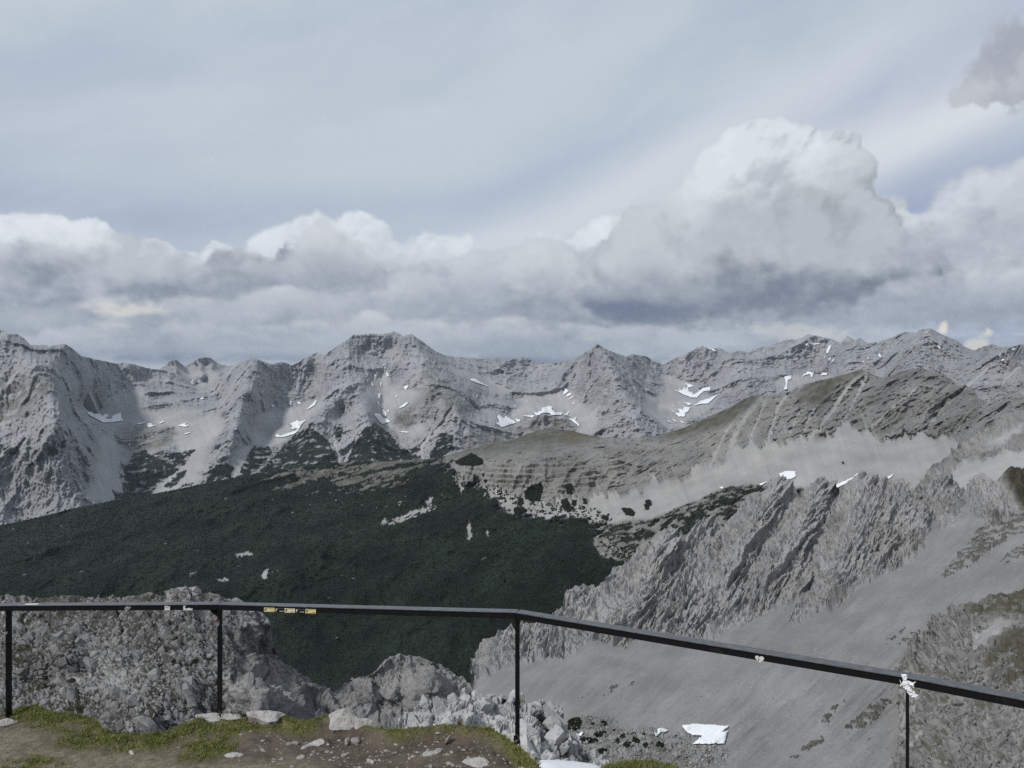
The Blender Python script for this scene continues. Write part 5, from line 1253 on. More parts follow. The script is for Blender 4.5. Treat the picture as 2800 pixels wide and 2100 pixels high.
def thickets():
    """the closed dwarf-pine cover of the hill: nobody could count it"""
    rng = np.random.default_rng(3)
    s = RIDGE
    w = (s.masks["pine"] > .5)
    w &= (s.PY < 1930)
    idx = np.flatnonzero(w.ravel())
    # equal density on the ground rather than in the picture
    Yv = s.Y.ravel()[idx]
    prob = Yv ** 1.4; prob /= prob.sum()
    pick = rng.choice(idx, 22000, p=prob)
    j = rng.uniform(-1.3, 1.3, (2, len(pick)))
    # stragglers on the pale scree beyond the closed edge
    e = s.edge.ravel(); fr = np.flatnonzero((e > .03) & (e < .6) & (s.PX.ravel() > 1235) & (s.masks["scree"].ravel() > .3) & (s.PY.ravel() < 1600))
    st = rng.choice(fr, min(260, len(fr)), replace=False)
    pick = np.concatenate([pick, np.repeat(st, 4)]); j = np.concatenate([j, rng.normal(0, 2.2, (2, len(st) * 4))], 1)
    P, N = s.at(s.PX.ravel()[pick] + j[0], s.PY.ravel()[pick] + j[1])
    R = rng.uniform(1.2, 3.6, len(pick)) * (P[:, 1] / 2000) ** .5
    o = blobs_mesh("dwarf_pine_cover", P + N * (R * .25)[:, None], R, pine_mat, rng)
    tag(o, kind="stuff")

def pine_patch(sheet, poly, size, label, group, dens=1.0, seed=1, cat="dwarf pine"):
    rng = np.random.default_rng(seed)
    xs = [p[0] for p in poly]; ys = [p[1] for p in poly]
    area = .5 * abs(sum(xs[i] * ys[(i + 1) % len(xs)] - xs[(i + 1) % len(xs)] * ys[i] for i in range(len(xs))))
    Yc = float(sheet.rbf(np.array([np.mean(xs)]), np.array([np.mean(ys)]))[0])
    n = int(max(34, min(900, dens * area * (Yc / F / size) ** 2 * 3.0)))
    q = []
    while len(q) < n:
        c = np.stack([rng.uniform(min(xs), max(xs), 4 * n), rng.uniform(min(ys), max(ys), 4 * n)], -1)
        q += [tuple(p) for p in c[inpoly(c[:, 0], c[:, 1], poly)]]
        if not q: break
    q = np.array(q[:n])
    P, N = sheet.at(q[:, 0], q[:, 1])
    d = seg_dist(q, poly)
    R = size * rng.uniform(.55, 1.15, n)
    C = P + N * (R * .2)[:, None]
    C[:, 2] += np.minimum(d * Yc / F, size * 1.2) * rng.uniform(.1, .8, n)
    b = P[np.argmin(P[:, 2])].copy()
    o = blobs_mesh("dwarf_pine", C - b, R, pine_mat, rng, .85)
    o.location = b
    tag(o, label, cat, group)
    return o

def ell(cx, cy, w, h, n=10): return [(cx + math.cos(2 * math.pi * i / n) * w / 2, cy + math.sin(2 * math.pi * i / n) * h / 2) for i in range(n)]

def shrubs():
    L = ["dark dwarf pine thicket on the wall edge over the forest", "tall dark dwarf pine clump standing on the pale scree below the cliff", "small dwarf pine clump just left of the tall scree clump", "narrow dwarf pine clump climbing the foot of the cliff",
         "large dwarf pine clump at mid scree with a ragged lower end", "small dwarf pine knot touching the large mid-scree clump", "slim upright dwarf pine on the scree right of the large clump", "tiny dwarf pine below the slim upright one",
         "wide dwarf pine clump alone low on the scree tongue", "upper of two dwarf pines on the open scree apron", "lower of two dwarf pines on the open scree apron", "dwarf pine clump beside the pale track at the forest edge", "dwarf pine clump where the scree meets the forest"]
    for k, (p, l) in enumerate(zip(L3_CLUMPS, L)):
        pine_patch(RIDGE, p, 3.0, l, "dwarf pine clumps on the scree", 1.7 if k not in (7, 8, 9, 10) else 3.0, 20 + k)
    B = [((1570, 1980, 44, 38), "largest dwarf pine bush of the bowl, against the white outcrop"), ((1603, 2028, 70, 15), "long low dwarf pine bush at the foot of the white outcrop"), ((1649, 2006, 21, 14), "round dwarf pine bush above the long low bush"),
         ((1637, 2015, 26, 10), "flat dwarf pine bush touching the round one above the long bush"), ((1621, 1982, 9, 6), "tiny dwarf pine at the upper edge of the bowl rubble"), ((1652, 1981, 13, 7), "small dwarf pine at the upper edge of the bowl rubble"),
         ((1680, 1991, 7, 5), "speck of dwarf pine on bare rubble"), ((1702, 2014, 15, 12), "small round dwarf pine in the middle of the bowl"), ((1690, 2025, 13, 10), "small dwarf pine just below the round one in mid bowl"),
         ((1732, 2008, 16, 8), "flat dwarf pine bush nearest the small crooked snow patch"), ((1716, 2038, 28, 22), "big dark dwarf pine bush low in the bowl"), ((1739, 2027, 22, 15), "dwarf pine bush overlapping the big dark bush"),
         ((1766, 2038, 14, 11), "small round dwarf pine between the big bush and the brown one"), ((1805, 2039, 22, 14), "brownish dwarf pine bush furthest along the bowl floor"), ((1849, 2016, 8, 6), "tiny dwarf pine beside the large snow field"),
         ((1647, 2053, 29, 12), "flat dwarf pine bush below the path in the bowl"), ((1761, 2009, 7, 5), "dot of dwarf pine below the small crooked snow patch")]
    for k, ((cx, cy, w, h), l) in enumerate(B):
        o = rough_outline(ell(cx, cy, w, h), 4, 3, k * 1.3)
        pine_patch(JAG, [tuple(p) for p in o], .42, l, "dwarf pines on the bowl floor", 2.0, 60 + k)
# ------------------------------------------------------------------ the ground by the railing
EDGE = [(-150, 1945), (0, 1958), (25, 1946), (60, 1934), (100, 1931), (122, 1944), (150, 1951), (190, 1955), (250, 1963), (268, 1976), (282, 1996), (320, 2004), (400, 2011), (450, 2004), (490, 1986), (530, 1968), (560, 1962), (640, 1972), (680, 1964),
        (740, 1974), (770, 1960), (800, 1973), (835, 1973), (865, 1966), (898, 1956), (905, 1966), (1030, 1992), (1060, 1996), (1100, 1999), (1140, 1991), (1200, 1987), (1290, 1991), (1345, 1997), (1380, 2016), (1412, 2041), (1440, 2062), (1462, 2085), (1490, 2112),
        (1560, 2142), (1620, 2122), (1655, 2094), (1720, 2085), (1780, 2081), (1830, 2092), (1870, 2114), (1950, 2155), (2100, 2205), (2500, 2265), (2950, 2295)]
def zg(px): return np.interp(px, [-150, 13, 593, 1408, 2478, 2950], [-3.16, -3.14, -3.03, -2.81, -2.76, -2.76])
def Yg(px, py): return -zg(px) * F / (np.asarray(py, float) - CY)

GREEN = [[(20, 1940), (120, 1930), (200, 1945), (300, 1990), (420, 2005), (520, 1960), (560, 1950), (600, 1985), (700, 1990), (640, 2010), (650, 2040), (560, 2052), (500, 2040), (420, 2048), (300, 2052), (200, 2045), (130, 2040), (200, 2010), (120, 2000), (60, 1985), (30, 1970)],
         [(0, 2100), (60, 2075), (130, 2065), (180, 2085), (150, 2130), (0, 2140)], [(490, 2065), (560, 2045), (650, 2035), (640, 2060), (560, 2080), (500, 2090)],
         [(560, 1985), (640, 1972), (700, 1975), (690, 1962), (720, 1960), (760, 1965), (780, 1945), (830, 1960), (905, 1945), (905, 1968), (860, 1985), (820, 1995), (770, 1990), (700, 1992), (640, 2000)],
         [(1030, 1985), (1060, 2012), (1110, 2012), (1140, 2003), (1200, 1998), (1290, 2003), (1340, 2010), (1375, 2030), (1400, 2062), (1440, 2110), (1480, 2120), (1470, 2080), (1400, 2010), (1300, 1980), (1140, 1980), (1050, 1980)],
         [(1560, 2150), (1640, 2080), (1720, 2075), (1860, 2085), (2000, 2160), (2000, 2260), (1560, 2260)], [(1950, 2140), (2950, 2270), (2950, 2420), (1950, 2420)]]
DRY = [[(0, 2045), (250, 2050), (460, 2060), (520, 2095), (640, 2085), (760, 2100), (760, 2240), (-150, 2240), (-150, 2045)], [(-150, 1995), (60, 1990), (110, 2005), (110, 2040), (-150, 2045)], [(560, 2090), (800, 2070), (900, 2090), (900, 2240), (560, 2240)]]

def ground_mat():
    m, b = new_mat("turf_and_soil")
    p = pos()
    n1 = noise(p, 3.0, 6, .65); n2 = noise(p, 14.0, 5, .65); n3 = noise(p, 60.0, 3, .6)
    soil = mixc(sstep(n1, .35, .65), (.062, .048, .037), (.105, .084, .065))
    soil = mixc(sstep(n2, .5, .7) * .6, soil, (.14, .118, .095))
    soil = mixc(sstep(n2, .42, .3) * .5, soil, (.028, .021, .016))
    dry = mixc(sstep(n2, .38, .62), (.125, .105, .075), (.185, .16, .118))
    dry = mixc(sstep(n1, .5, .66) * .5, dry, (.085, .08, .035))
    turf = mixc(sstep(n2, .35, .65), (.075, .080, .026), (.125, .12, .045))
    c = mixc(attr("dry"), soil, dry)
    c = mixc(attr("turf"), c, turf)
    grit = sstep(noise(p, 38.0, 2, .5), .66, .72)
    c = mixc(grit * (1.0 - attr("turf")) * .6, c, (.27, .255, .235))
    X.put(b.inputs['Base Color'], c)
    bump(b, n2 + n3 * .5, .8, .02)
    return m

def ground():
    s = Sheet("mountain_top_ground", -140, 2940, 5.0, 120, EDGE, [(-150, 2420), (2950, 2460)], Yg, jag=3.0, jagw=14, power=.7)
    P = s.P; x, y, z = P[..., 0], P[..., 1], P[..., 2]
    turf = s.poly(GREEN, 9, 22, soft=2)
    lip = ss(s.crestd, 34, 4)
    turf = np.clip(np.maximum(turf, ss(s.crestd, 7, 2) * .9) * ss(fbm(x * 3.4, y * 3.4, 1, 6, .66) + lip * .3, -.36, .12), 0, 1)
    dry = s.poly(DRY, 10, 24, soft=3) * (1 - turf)
    dirtcut = ss(s.PX, 660, 760) * ss(s.PX, 1470, 1400)
    s.N[:] = 0; s.N[..., 2] = 1
    s.D = (fbm(x * 1.1, y * 1.1, 2, 4) * .07 + fbm(x * 5, y * 5, 3, 4) * .022 + turf * (.016 + fbm(x * 4, y * 4, 8, 3) * .022) - dirtcut * ss(s.crestd, 4, 22) * ss(s.crestd, 75, 30) * .055
           + fbm(x * 16, y * 16, 5, 3, .6) * .010) * ss(s.crestd, -1, 8)
    s.masks.update(turf=turf, dry=dry)
    s.turf, s.dry = turf, dry
    # carry the ground on behind the camera as part of the same sheet
    o = s.build(ground_mat(), back=((.005, .03), (.02, .09), (.06, .2), (.12, .45)), smooth=True)
    me = o.data
    n = len(s.u)
    V = np.empty(len(me.vertices) * 3, np.float32); me.vertices.foreach_get("co", V); V = V.reshape(-1, 3)
    first = V[:n]
    ext = []
    for yb, zb in ((3.4, -2.42), (2.0, -2.0), (0.0, -1.66), (-4.0, -1.62), (-30.0, -1.6)):
        q = first.copy(); k = yb / np.maximum(first[:, 1], .1)
        q[:, 0] = first[:, 0] * (1.0 + 1.5 * (4.4 - yb) / 4.0); q[:, 1] = yb; q[:, 2] = zb
        ext.append(q)
    A = np.concatenate([np.concatenate(ext[::-1], 0), V], 0)
    nr = len(A) // n
    at = {k: np.concatenate([np.tile(m[0], len(ext)), m.ravel(), np.tile(m[-1], 4)]) for k, m in s.masks.items()}
    mat = me.materials[0]
    bpy.data.objects.remove(o); bpy.data.meshes.remove(me)
    o = mesh_np("mountain_top_ground", A, grid_quads(nr, n), mat, attrs=at)
    tag(o, kind="structure")
    s.obj = o
    return s

grass_mat, _b = new_mat("grass_blades")
_n = attr("shade")
_c = mixc(_n, (.092, .108, .030), (.205, .212, .068))
_c = mixc(sstep(_n, .82, .97), _c, (.30, .26, .12))
X.put(_b.inputs['Base Color'], _c)
_b.inputs['Roughness'].default_value = .7

def grass():
    rng = np.random.default_rng(9)
    s = GROUND
    w = s.turf + s.dry * .10
    vis = (s.PY < 2200) & (s.PX > -60) & (s.PX < 2100)
    p = np.where(vis, np.clip(w, 0, 1) ** 1.25 * s.Y ** 2.2, 0).ravel(); p /= p.sum()
    n = 68000
    pick = rng.choice(p.size, n, p=p)
    ppx = s.PX.ravel()[pick] + rng.uniform(-3, 3, n); ppy = s.PY.ravel()[pick] + rng.uniform(-2, 2, n)
    B, _ = s.at(ppx, ppy)
    tuft = fbm(B[:, 0] * 9, B[:, 1] * 9, 4.0, 3)
    h = rng.uniform(.010, .030, n) * (1 + tuft * 1.3) * (.6 + .4 * s.turf.ravel()[pick])
    th = rng.uniform(0, 2 * math.pi, n); wd = rng.uniform(.0025, .0055, n)
    lean = rng.uniform(.2, 1.0, n) * h; la = rng.normal(.4, 1.2, n)
    dx, dy = np.cos(th) * wd, np.sin(th) * wd
    B[:, 2] -= .006
    V = np.empty((n, 3, 3))
    V[:, 0] = B + np.stack([dx, dy, 0 * dx], -1); V[:, 1] = B - np.stack([dx, dy, 0 * dx], -1)
    V[:, 2] = B + np.stack([np.cos(la) * lean, np.sin(la) * lean, h], -1)
    sh = np.clip(rng.normal(.42, .22, n) + tuft * .4, 0, 1)
    o = mesh_np("grass", V.reshape(-1, 3), np.arange(n * 3).reshape(-1, 3), grass_mat, smooth=False, attrs={"shade": np.repeat(sh, 3)})
    tag(o, kind="stuff")

# ------------------------------------------------------------------ stones
def stone_mat(name, c1, c2, dark, sc=1.0):
    m, b = new_mat(name)
    p = pos()
    n1 = noise(p, 5.0 * sc, 6, .65); n2 = noise(p, 26.0 * sc, 5, .65)
    c = mixc(sstep(n1, .35, .65), c1, c2)
    c = mixc(sstep(n2, .44, .3) * .7, c, dark)
    c = mixc(sstep(noise(p, 11.0 * sc, 5, .7, .6), .58, .66) * .45, c, dark)
    c = mixc(sstep(n2, .6, .75) * .5, c, tuple(min(v * 1.25, .6) for v in c2))
    X.put(b.inputs['Base Color'], c)
    bump(b, n1 * .6 + n2, .9, .02 / sc)
    return m
lime_mat = stone_mat("pale_limestone", (.27, .255, .235), (.40, .385, .36), (.12, .105, .085))
grey_stone_mat = stone_mat("grey_stone", (.20, .185, .165), (.30, .28, .255), (.10, .085, .07))
outcrop_mat = terrain_mat("outcrop_limestone", .16, rock=(.33, .325, .32), rock2=(.50, .495, .48), warm=(.3, .26, .2), grass=(.075, .06, .024), grass2=(.04, .032, .016), bumpd=1.1)

def slab(name, poly, Yf, thick, mat, seed, step=4.0, fret=2.5, flat=.5, rough=.35, tilt=(0, 0)):
    """a stone bedded where it lies: outline, crowned upper face with chips, sides that go into the ground"""
    rng = np.random.default_rng(int(seed * 10) + 1)
    o = rough_outline(poly, step, fret, seed)
    v, fs = triangulate(o, step, rng)
    P = P3(v[:, 0], v[:, 1], Yf(v[:, 0], v[:, 1]))
    sc = P[:, 1].mean() / F
    # face normal from the plane of the outline
    c = P.mean(0); u_, s_, vt = np.linalg.svd(P - c); N = vt[2]
    if N @ (-c / np.linalg.norm(c)) < 0: N = -N
    d = seg_dist(v, o) * sc
    w = max(v[:, 0].max() - v[:, 0].min(), 1) * sc
    q = (P - c) / w
    crown = (1 - np.exp(-d / (thick * flat)))
    nz = fbm(q[:, 0] * 4, q[:, 1] * 4, q[:, 2] * 4 + seed, 5, .6) * rough + (ridged(q[:, 0] * 7, q[:, 1] * 7, q[:, 2] * 7 + seed, 4) - .4) * rough * .7
    facets = np.round((q[:, 0] * tilt[0] + q[:, 2] * tilt[1] + fbm(q[:, 0] * 3, q[:, 1] * 3, q[:, 2] * 3 + seed, 2) * .5) * 4) / 4 * .25
    h = thick * crown * (1 + nz + facets)
    front = P + N * h[:, None]
    n0 = len(o)
    tri = np.array(fs)
    a = v[tri[0]]
    if (a[1, 0] - a[0, 0]) * (a[2, 1] - a[0, 1]) - (a[2, 0] - a[0, 0]) * (a[1, 1] - a[0, 1]) > 0: tri = tri[:, ::-1]
    # closed underside
    rimb = P[:n0] - N * thick * 1.2 + (c - P[:n0]) * .12
    V = np.concatenate([front, rimb, (c - N * thick * 1.5)[None]], 0)
    k = len(front)
    side = []
    for i in range(n0):
        j = (i + 1) % n0
        side += [(i, j, k + j), (i, k + j, k + i), (k + i, k + j, k + n0)]
    tri = np.concatenate([tri, np.array(side)], 0)
    ob = mesh_np(name, V - c, tri, mat, smooth=False)
    ob.location = c
    return ob

def c5(pts): return [(700 + x / 2.949, 1800 + y / 2.949) for x, y in pts]
def Yd(px, py):
    """distance at which the finished, uneven ground is met"""
    P, _ = GROUND.at(np.asarray(px, float), np.asarray(py, float))
    return -(P[..., 2] + .006) * F / (np.asarray(py, float) - CY)
def leanY(py0, px0, k):
    """a face that leans back from its foot at (px0, py0): k metres of depth per metre of height"""
    Y0 = float(Yd(px0, py0)) - .03
    return lambda px, py: Y0 + (py0 - np.asarray(py, float)) * Y0 / F * k

def stones():
    G = "stones bedded in the soil by the railing"
    big = slab("boulder", c5([(580, 458), (640, 425), (700, 403), (745, 400), (762, 404), (790, 425), (800, 462), (850, 485), (905, 482), (950, 505), (992, 528), (975, 548), (952, 572), (900, 585), (855, 602), (805, 600), (790, 578), (700, 574), (620, 582), (585, 565), (592, 525), (600, 490)]),
               leanY(2003, 965, 1.1), .085, lime_mat, 3.1, 3.2, 2.5, .7, .45, (1.5, 2))
    tag(big, "large white limestone boulder bedded at the ground's edge", "boulder", G)
    L = [("flat_stone", [(532, 1955), (548, 1952), (590, 1950), (630, 1953), (662, 1960), (655, 1966), (606, 1970), (575, 1973), (550, 1965), (535, 1962)], leanY(1972, 600, 2.6), .05, lime_mat, "flat pale slab carrying the railing's middle post"),
         ("flat_stone", [(672, 1947), (690, 1944), (735, 1943), (770, 1948), (783, 1954), (764, 1962), (757, 1972), (742, 1973), (735, 1976), (715, 1970), (700, 1962), (676, 1960)], leanY(1976, 730, 1.4), .06, lime_mat, "grey-white slab with a broken front edge between two grass tufts"),
         ("flat_stone", [(-30, 1978), (0, 1970), (22, 1963), (38, 1969), (50, 1971), (40, 1978), (10, 1985), (-30, 1986)], leanY(1986, 10, 1.5), .05, lime_mat, "pinkish white stone at the foot of the post nearest the left"),
         ("flat_stone", c5([(352, 732), (380, 706), (430, 684), (480, 660), (520, 648), (545, 655), (562, 672), (545, 690), (500, 706), (470, 700), (420, 712), (380, 735)]), Yd, .035, lime_mat, "long tapering pale stone lying flat in the soil"),
         ("flat_stone", c5([(762, 652), (785, 640), (820, 636), (852, 642), (842, 668), (825, 680), (795, 676), (765, 672)]), Yd, .04, grey_stone_mat, "angular grey stone below the large white boulder"),
         ("flat_stone", c5([(712, 655), (730, 642), (760, 640), (765, 655), (748, 672), (735, 695), (712, 690), (722, 672)]), Yd, .03, grey_stone_mat, "small split stone touching the angular grey one"),
         ("flat_stone", c5([(1340, 772), (1375, 742), (1420, 750), (1470, 730), (1508, 724), (1500, 745), (1470, 765), (1420, 778), (1370, 788), (1342, 788)]), Yd, .035, lime_mat, "lumpy pale stone half sunk in the bare soil"),
         ("flat_stone", c5([(1655, 835), (1690, 815), (1740, 805), (1800, 797), (1850, 805), (1885, 838), (1862, 850), (1880, 858), (1800, 885), (1740, 870), (1690, 850)]), Yd, .05, lime_mat, "broad pale lozenge stone nearest the third post"),
         ("stone_shard", c5([(1520, 688), (1530, 660), (1550, 625), (1565, 614), (1580, 622), (1562, 645), (1540, 672)]), leanY(2033, 1217, .8), .03, grey_stone_mat, "thin pointed stone shard standing up in the soil"),
         ("flat_stone", c5([(682, 778), (705, 768), (740, 760), (768, 758), (750, 770), (720, 785), (694, 797)]), Yd, .03, lime_mat, "small wedge of pale stone in the middle of the soil"),
         ("flat_stone", c5([(322, 800), (340, 783), (372, 780), (402, 788), (380, 805), (345, 815), (325, 812)]), Yd, .035, lime_mat, "rounded pale stone below the long tapering one"),
         ("flat_stone", c5([(280, 678), (300, 668), (340, 670), (352, 680), (320, 690), (285, 690)]), Yd, .025, grey_stone_mat, "dull brown-grey flat stone left of the long tapering one"),
         ("flat_stone", [(612, 2064), (628, 2058), (650, 2057), (668, 2062), (660, 2068), (635, 2071), (618, 2070)], Yd, .03, lime_mat, "pale oval stone at the border of turf and dry grass"),
         ("flat_stone", [(351, 2054), (358, 2051), (367, 2055), (368, 2062), (360, 2064), (354, 2060)], Yd, .03, lime_mat, "small pinkish stone alone in the trodden turf"),
         ("flat_stone", c5([(890, 812), (910, 808), (930, 822), (958, 832), (952, 845), (915, 840), (892, 828)]), Yd, .025, lime_mat, "small crooked pale stone in the lower soil"),
         ("flat_stone", c5([(1390, 858), (1405, 852), (1428, 862), (1425, 880), (1400, 882), (1388, 872)]), Yd, .03, grey_stone_mat, "small rounded stone at the lower edge below the lumpy one"),
         ("flat_stone", c5([(1222, 802), (1235, 795), (1252, 803), (1245, 815), (1228, 815)]), Yd, .03, grey_stone_mat, "little brown cube of stone in bare soil"),
         ("flat_stone", c5([(1562, 752), (1575, 742), (1592, 752), (1588, 765), (1568, 766)]), Yd, .03, grey_stone_mat, "little grey stone beside the lumpy pale one"),
         ("flat_stone", c5([(1080, 640), (1105, 634), (1128, 645), (1122, 662), (1095, 664), (1078, 655)]), Yd, .025, grey_stone_mat, "brown stone under the grassy lip")]
    for k, (nm, poly, Yf, th, mt, lab) in enumerate(L):
        o = slab(nm, poly, Yf, th, mt, 5.3 + k * 1.7, 2.6 if (max(p[0] for p in poly) - min(p[0] for p in poly)) < 60 else 3.6, 1.6, .6, .4, (1, 1.3))
        tag(o, lab, "stone", G)
    # loose chips and pebbles
    rng = np.random.default_rng(12)
    n = 1700
    px = np.where(rng.random(n) < .8, rng.uniform(640, 1440, n), rng.uniform(-50, 1480, n)); e = np.interp(px, [p[0] for p in EDGE], [p[1] for p in EDGE])
    py = e + 8 + rng.random(n) ** .8 * (2190 - e)
    cl = fbm(px / 60, py / 25, 3.0, 3)
    i = np.clip(((px - GROUND.u[0]) / 5).astype(int), 0, len(GROUND.u) - 1)
    P, N = GROUND.at(px, py)
    jj = np.clip(np.interp(np.clip((py - GROUND.f[i]) / (GROUND.c[i] - GROUND.f[i]), 0, 1), GROUND.v, np.arange(120)).astype(int), 0, 119)
    ok = (GROUND.turf[jj, i] < .4) & (cl + rng.uniform(-.3, .5, n) > .05)
    P = P[ok]; n = len(P)
    R = np.clip(rng.exponential(.006, n) + .003, 0, .03)
    o = blobs_mesh("pebbles", P + np.array([0, 0, .002]), R, grey_stone_mat, rng, .5, False)
    tag(o, kind="stuff")

# ------------------------------------------------------------------ the white outcrop just below the edge
OUT_CREST = [(1083, 2004), (1086, 1990), (1090, 1976), (1100, 1962), (1110, 1948), (1119, 1950), (1126, 1948), (1130, 1934), (1140, 1920), (1151, 1908), (1158, 1912), (1164, 1902), (1172, 1902), (1178, 1909), (1190, 1914), (1205, 1912), (1229, 1916), (1236, 1910), (1246, 1902), (1252, 1906), (1259, 1898),
             (1275, 1897), (1290, 1891), (1300, 1886), (1310, 1884), (1320, 1890), (1327, 1895), (1340, 1900), (1354, 1906), (1371, 1902), (1385, 1907), (1398, 1909), (1408, 1896), (1416, 1890), (1424, 1892), (1432, 1914), (1444, 1923), (1460, 1927), (1470, 1920), (1476, 1916), (1489, 1927), (1504, 1924),
             (1516, 1930), (1525, 1938), (1533, 1958), (1541, 1965), (1549, 1972), (1550, 1990), (1558, 2008), (1566, 2022), (1574, 2036), (1588, 2050), (1602, 2061), (1611, 2054), (1618, 2052), (1630, 2060), (1642, 2064), (1652, 2076), (1664, 2092)]
def outcrop():
    r = RBF([[(1083, 2000, 11.2), (1150, 1908, 12.0), (1310, 1886, 12.6), (1424, 1892, 13.2), (1520, 1932, 13.2), (1550, 1990, 12.8), (1602, 2060, 12.2), (1664, 2092, 11.8)], [(1083, 2130, 10.2), (1300, 2130, 10.0), (1500, 2130, 10.3), (1664, 2140, 10.8)],
             [(1180, 1960, 11.3), (1230, 1980, 10.9)], [(1250, 1950, 11.4), (1300, 1990, 10.9)], [(1340, 1940, 12.3), (1380, 1960, 12.2), (1400, 1940, 12.6)], [(1440, 1990, 11.4), (1470, 2040, 10.9)], [(1480, 1960, 12.7), (1500, 2000, 12.3)], [(1530, 1980, 12.2), (1540, 2040, 11.4)],
             [(1430, 1960, 11.9), (1415, 2030, 11.0)]])
    s = Sheet("rock_outcrop", 1083, 1664, 1.7, 150, OUT_CREST, [(1083, 2160), (1664, 2160)], r, jag=2.5, jagw=5)
    P = s.P; x, y, z = P[..., 0], P[..., 1], P[..., 2]
    a = x * .85 + z * .52; b_ = x * .52 - z * .85
    q = np.stack([a * 1.5, y * .9, b_ * .6], -1)
    f1, f2, rid, tl = cells(q, .30, 11, warp=.25); g1, g2, rid2, tl2 = cells(np.stack([a * 1.3, y, b_ * .7], -1), .11, 13)
    moss = s.poly([[(1450, 1938), (1480, 1935), (1505, 1945), (1490, 1975), (1505, 2000), (1480, 2030), (1460, 1990), (1452, 1960)], [(1360, 1920), (1390, 1910), (1440, 1915), (1440, 1930), (1390, 1935)], [(1230, 1975), (1260, 1965), (1270, 1985), (1240, 1990)], [(1355, 1965), (1385, 1970), (1395, 2000), (1370, 1995)], [(1540, 2060), (1600, 2064), (1610, 2080), (1550, 2080)], [(1300, 1930), (1318, 1950), (1312, 1985), (1300, 1960)]], 6, 9, soft=1)
    mm = moss * ss(fbm(x * 6, y * 6, z * 6, 4, .6), -.15, .08)
    rk = ridged(x * 6, y * 6, z * 5, 5, .6)
    s.D = (1 - mm * .8) * ((rid - .5) * .15 + tl * .30 - .06 * ss(f2 - f1, .13, 0) + (rid2 - .5) * .035 + tl2 * .08 - .02 * ss(g2 - g1, .12, 0) + (rk - .35) * .035) + mm * fbm(x * 30, y * 30, z * 30, 3) * .02 - mm * .03
    s.masks.update(grass=np.clip(mm, 0, 1), strata=np.clip(ss(f2 - f1, .10, 0) * .8 + ss(g2 - g1, .1, 0) * .4, 0, 1))
    s.build(outcrop_mat, back=((.02, .02), (.05, .07), (.1, .2)), damp=(6, .7), smooth=False)
    return s

def rock_block(rng, sx, sy, sz):
    """an angular block: the hull of a few scattered points"""
    import bmesh
    bm = bmesh.new()
    for _ in range(15):
        v = Vector(rng.normal(0, 1, 3)).normalized() * rng.uniform(.8, 1.1)
        v = Vector([math.copysign(abs(c) ** .7, c) for c in v])
        bm.verts.new((v.x * sx, v.y * sy, v.z * sz))
    r = bmesh.ops.convex_hull(bm, input=bm.verts)
    bmesh.ops.delete(bm, geom=[g for g in r['geom_interior'] if isinstance(g, bmesh.types.BMVert)], context='VERTS')
    me = bpy.data.meshes.new("block")
    bm.to_mesh(me); bm.free()
    return me

def scatter_blocks(sheet, pts, sizes, mats, name, rng, variants=9, elong=(1.0, .8, .75), rot=0.0, sink=.25):
    """alike blocks as parts of the rock they belong to; meshes are shared"""
    P, N = sheet.at([p[0] for p in pts], [p[1] for p in pts])
    ms = []
    for _ in range(variants):
        me = rock_block(rng, elong[0] * rng.uniform(.75, 1.3), elong[1] * rng.uniform(.75, 1.25), elong[2] * rng.uniform(.75, 1.3))
        me.materials.append(mats); ms.append(me)
    for k, (p, n, sz) in enumerate(zip(P, N, sizes)):
        o = bpy.data.objects.new(name, ms[k % variants])
        COL.objects.link(o)
        o.parent = sheet.obj
        o.location = p + n * sz * (.5 - sink)
        o.rotation_euler = (rng.uniform(-.35, .35), rot + rng.uniform(-.35, .35), rng.uniform(0, 6.28) if rot == 0 else rng.uniform(-.5, .5))
        o.scale = (sz, sz, sz)

def block_mat(name, src):
    return src

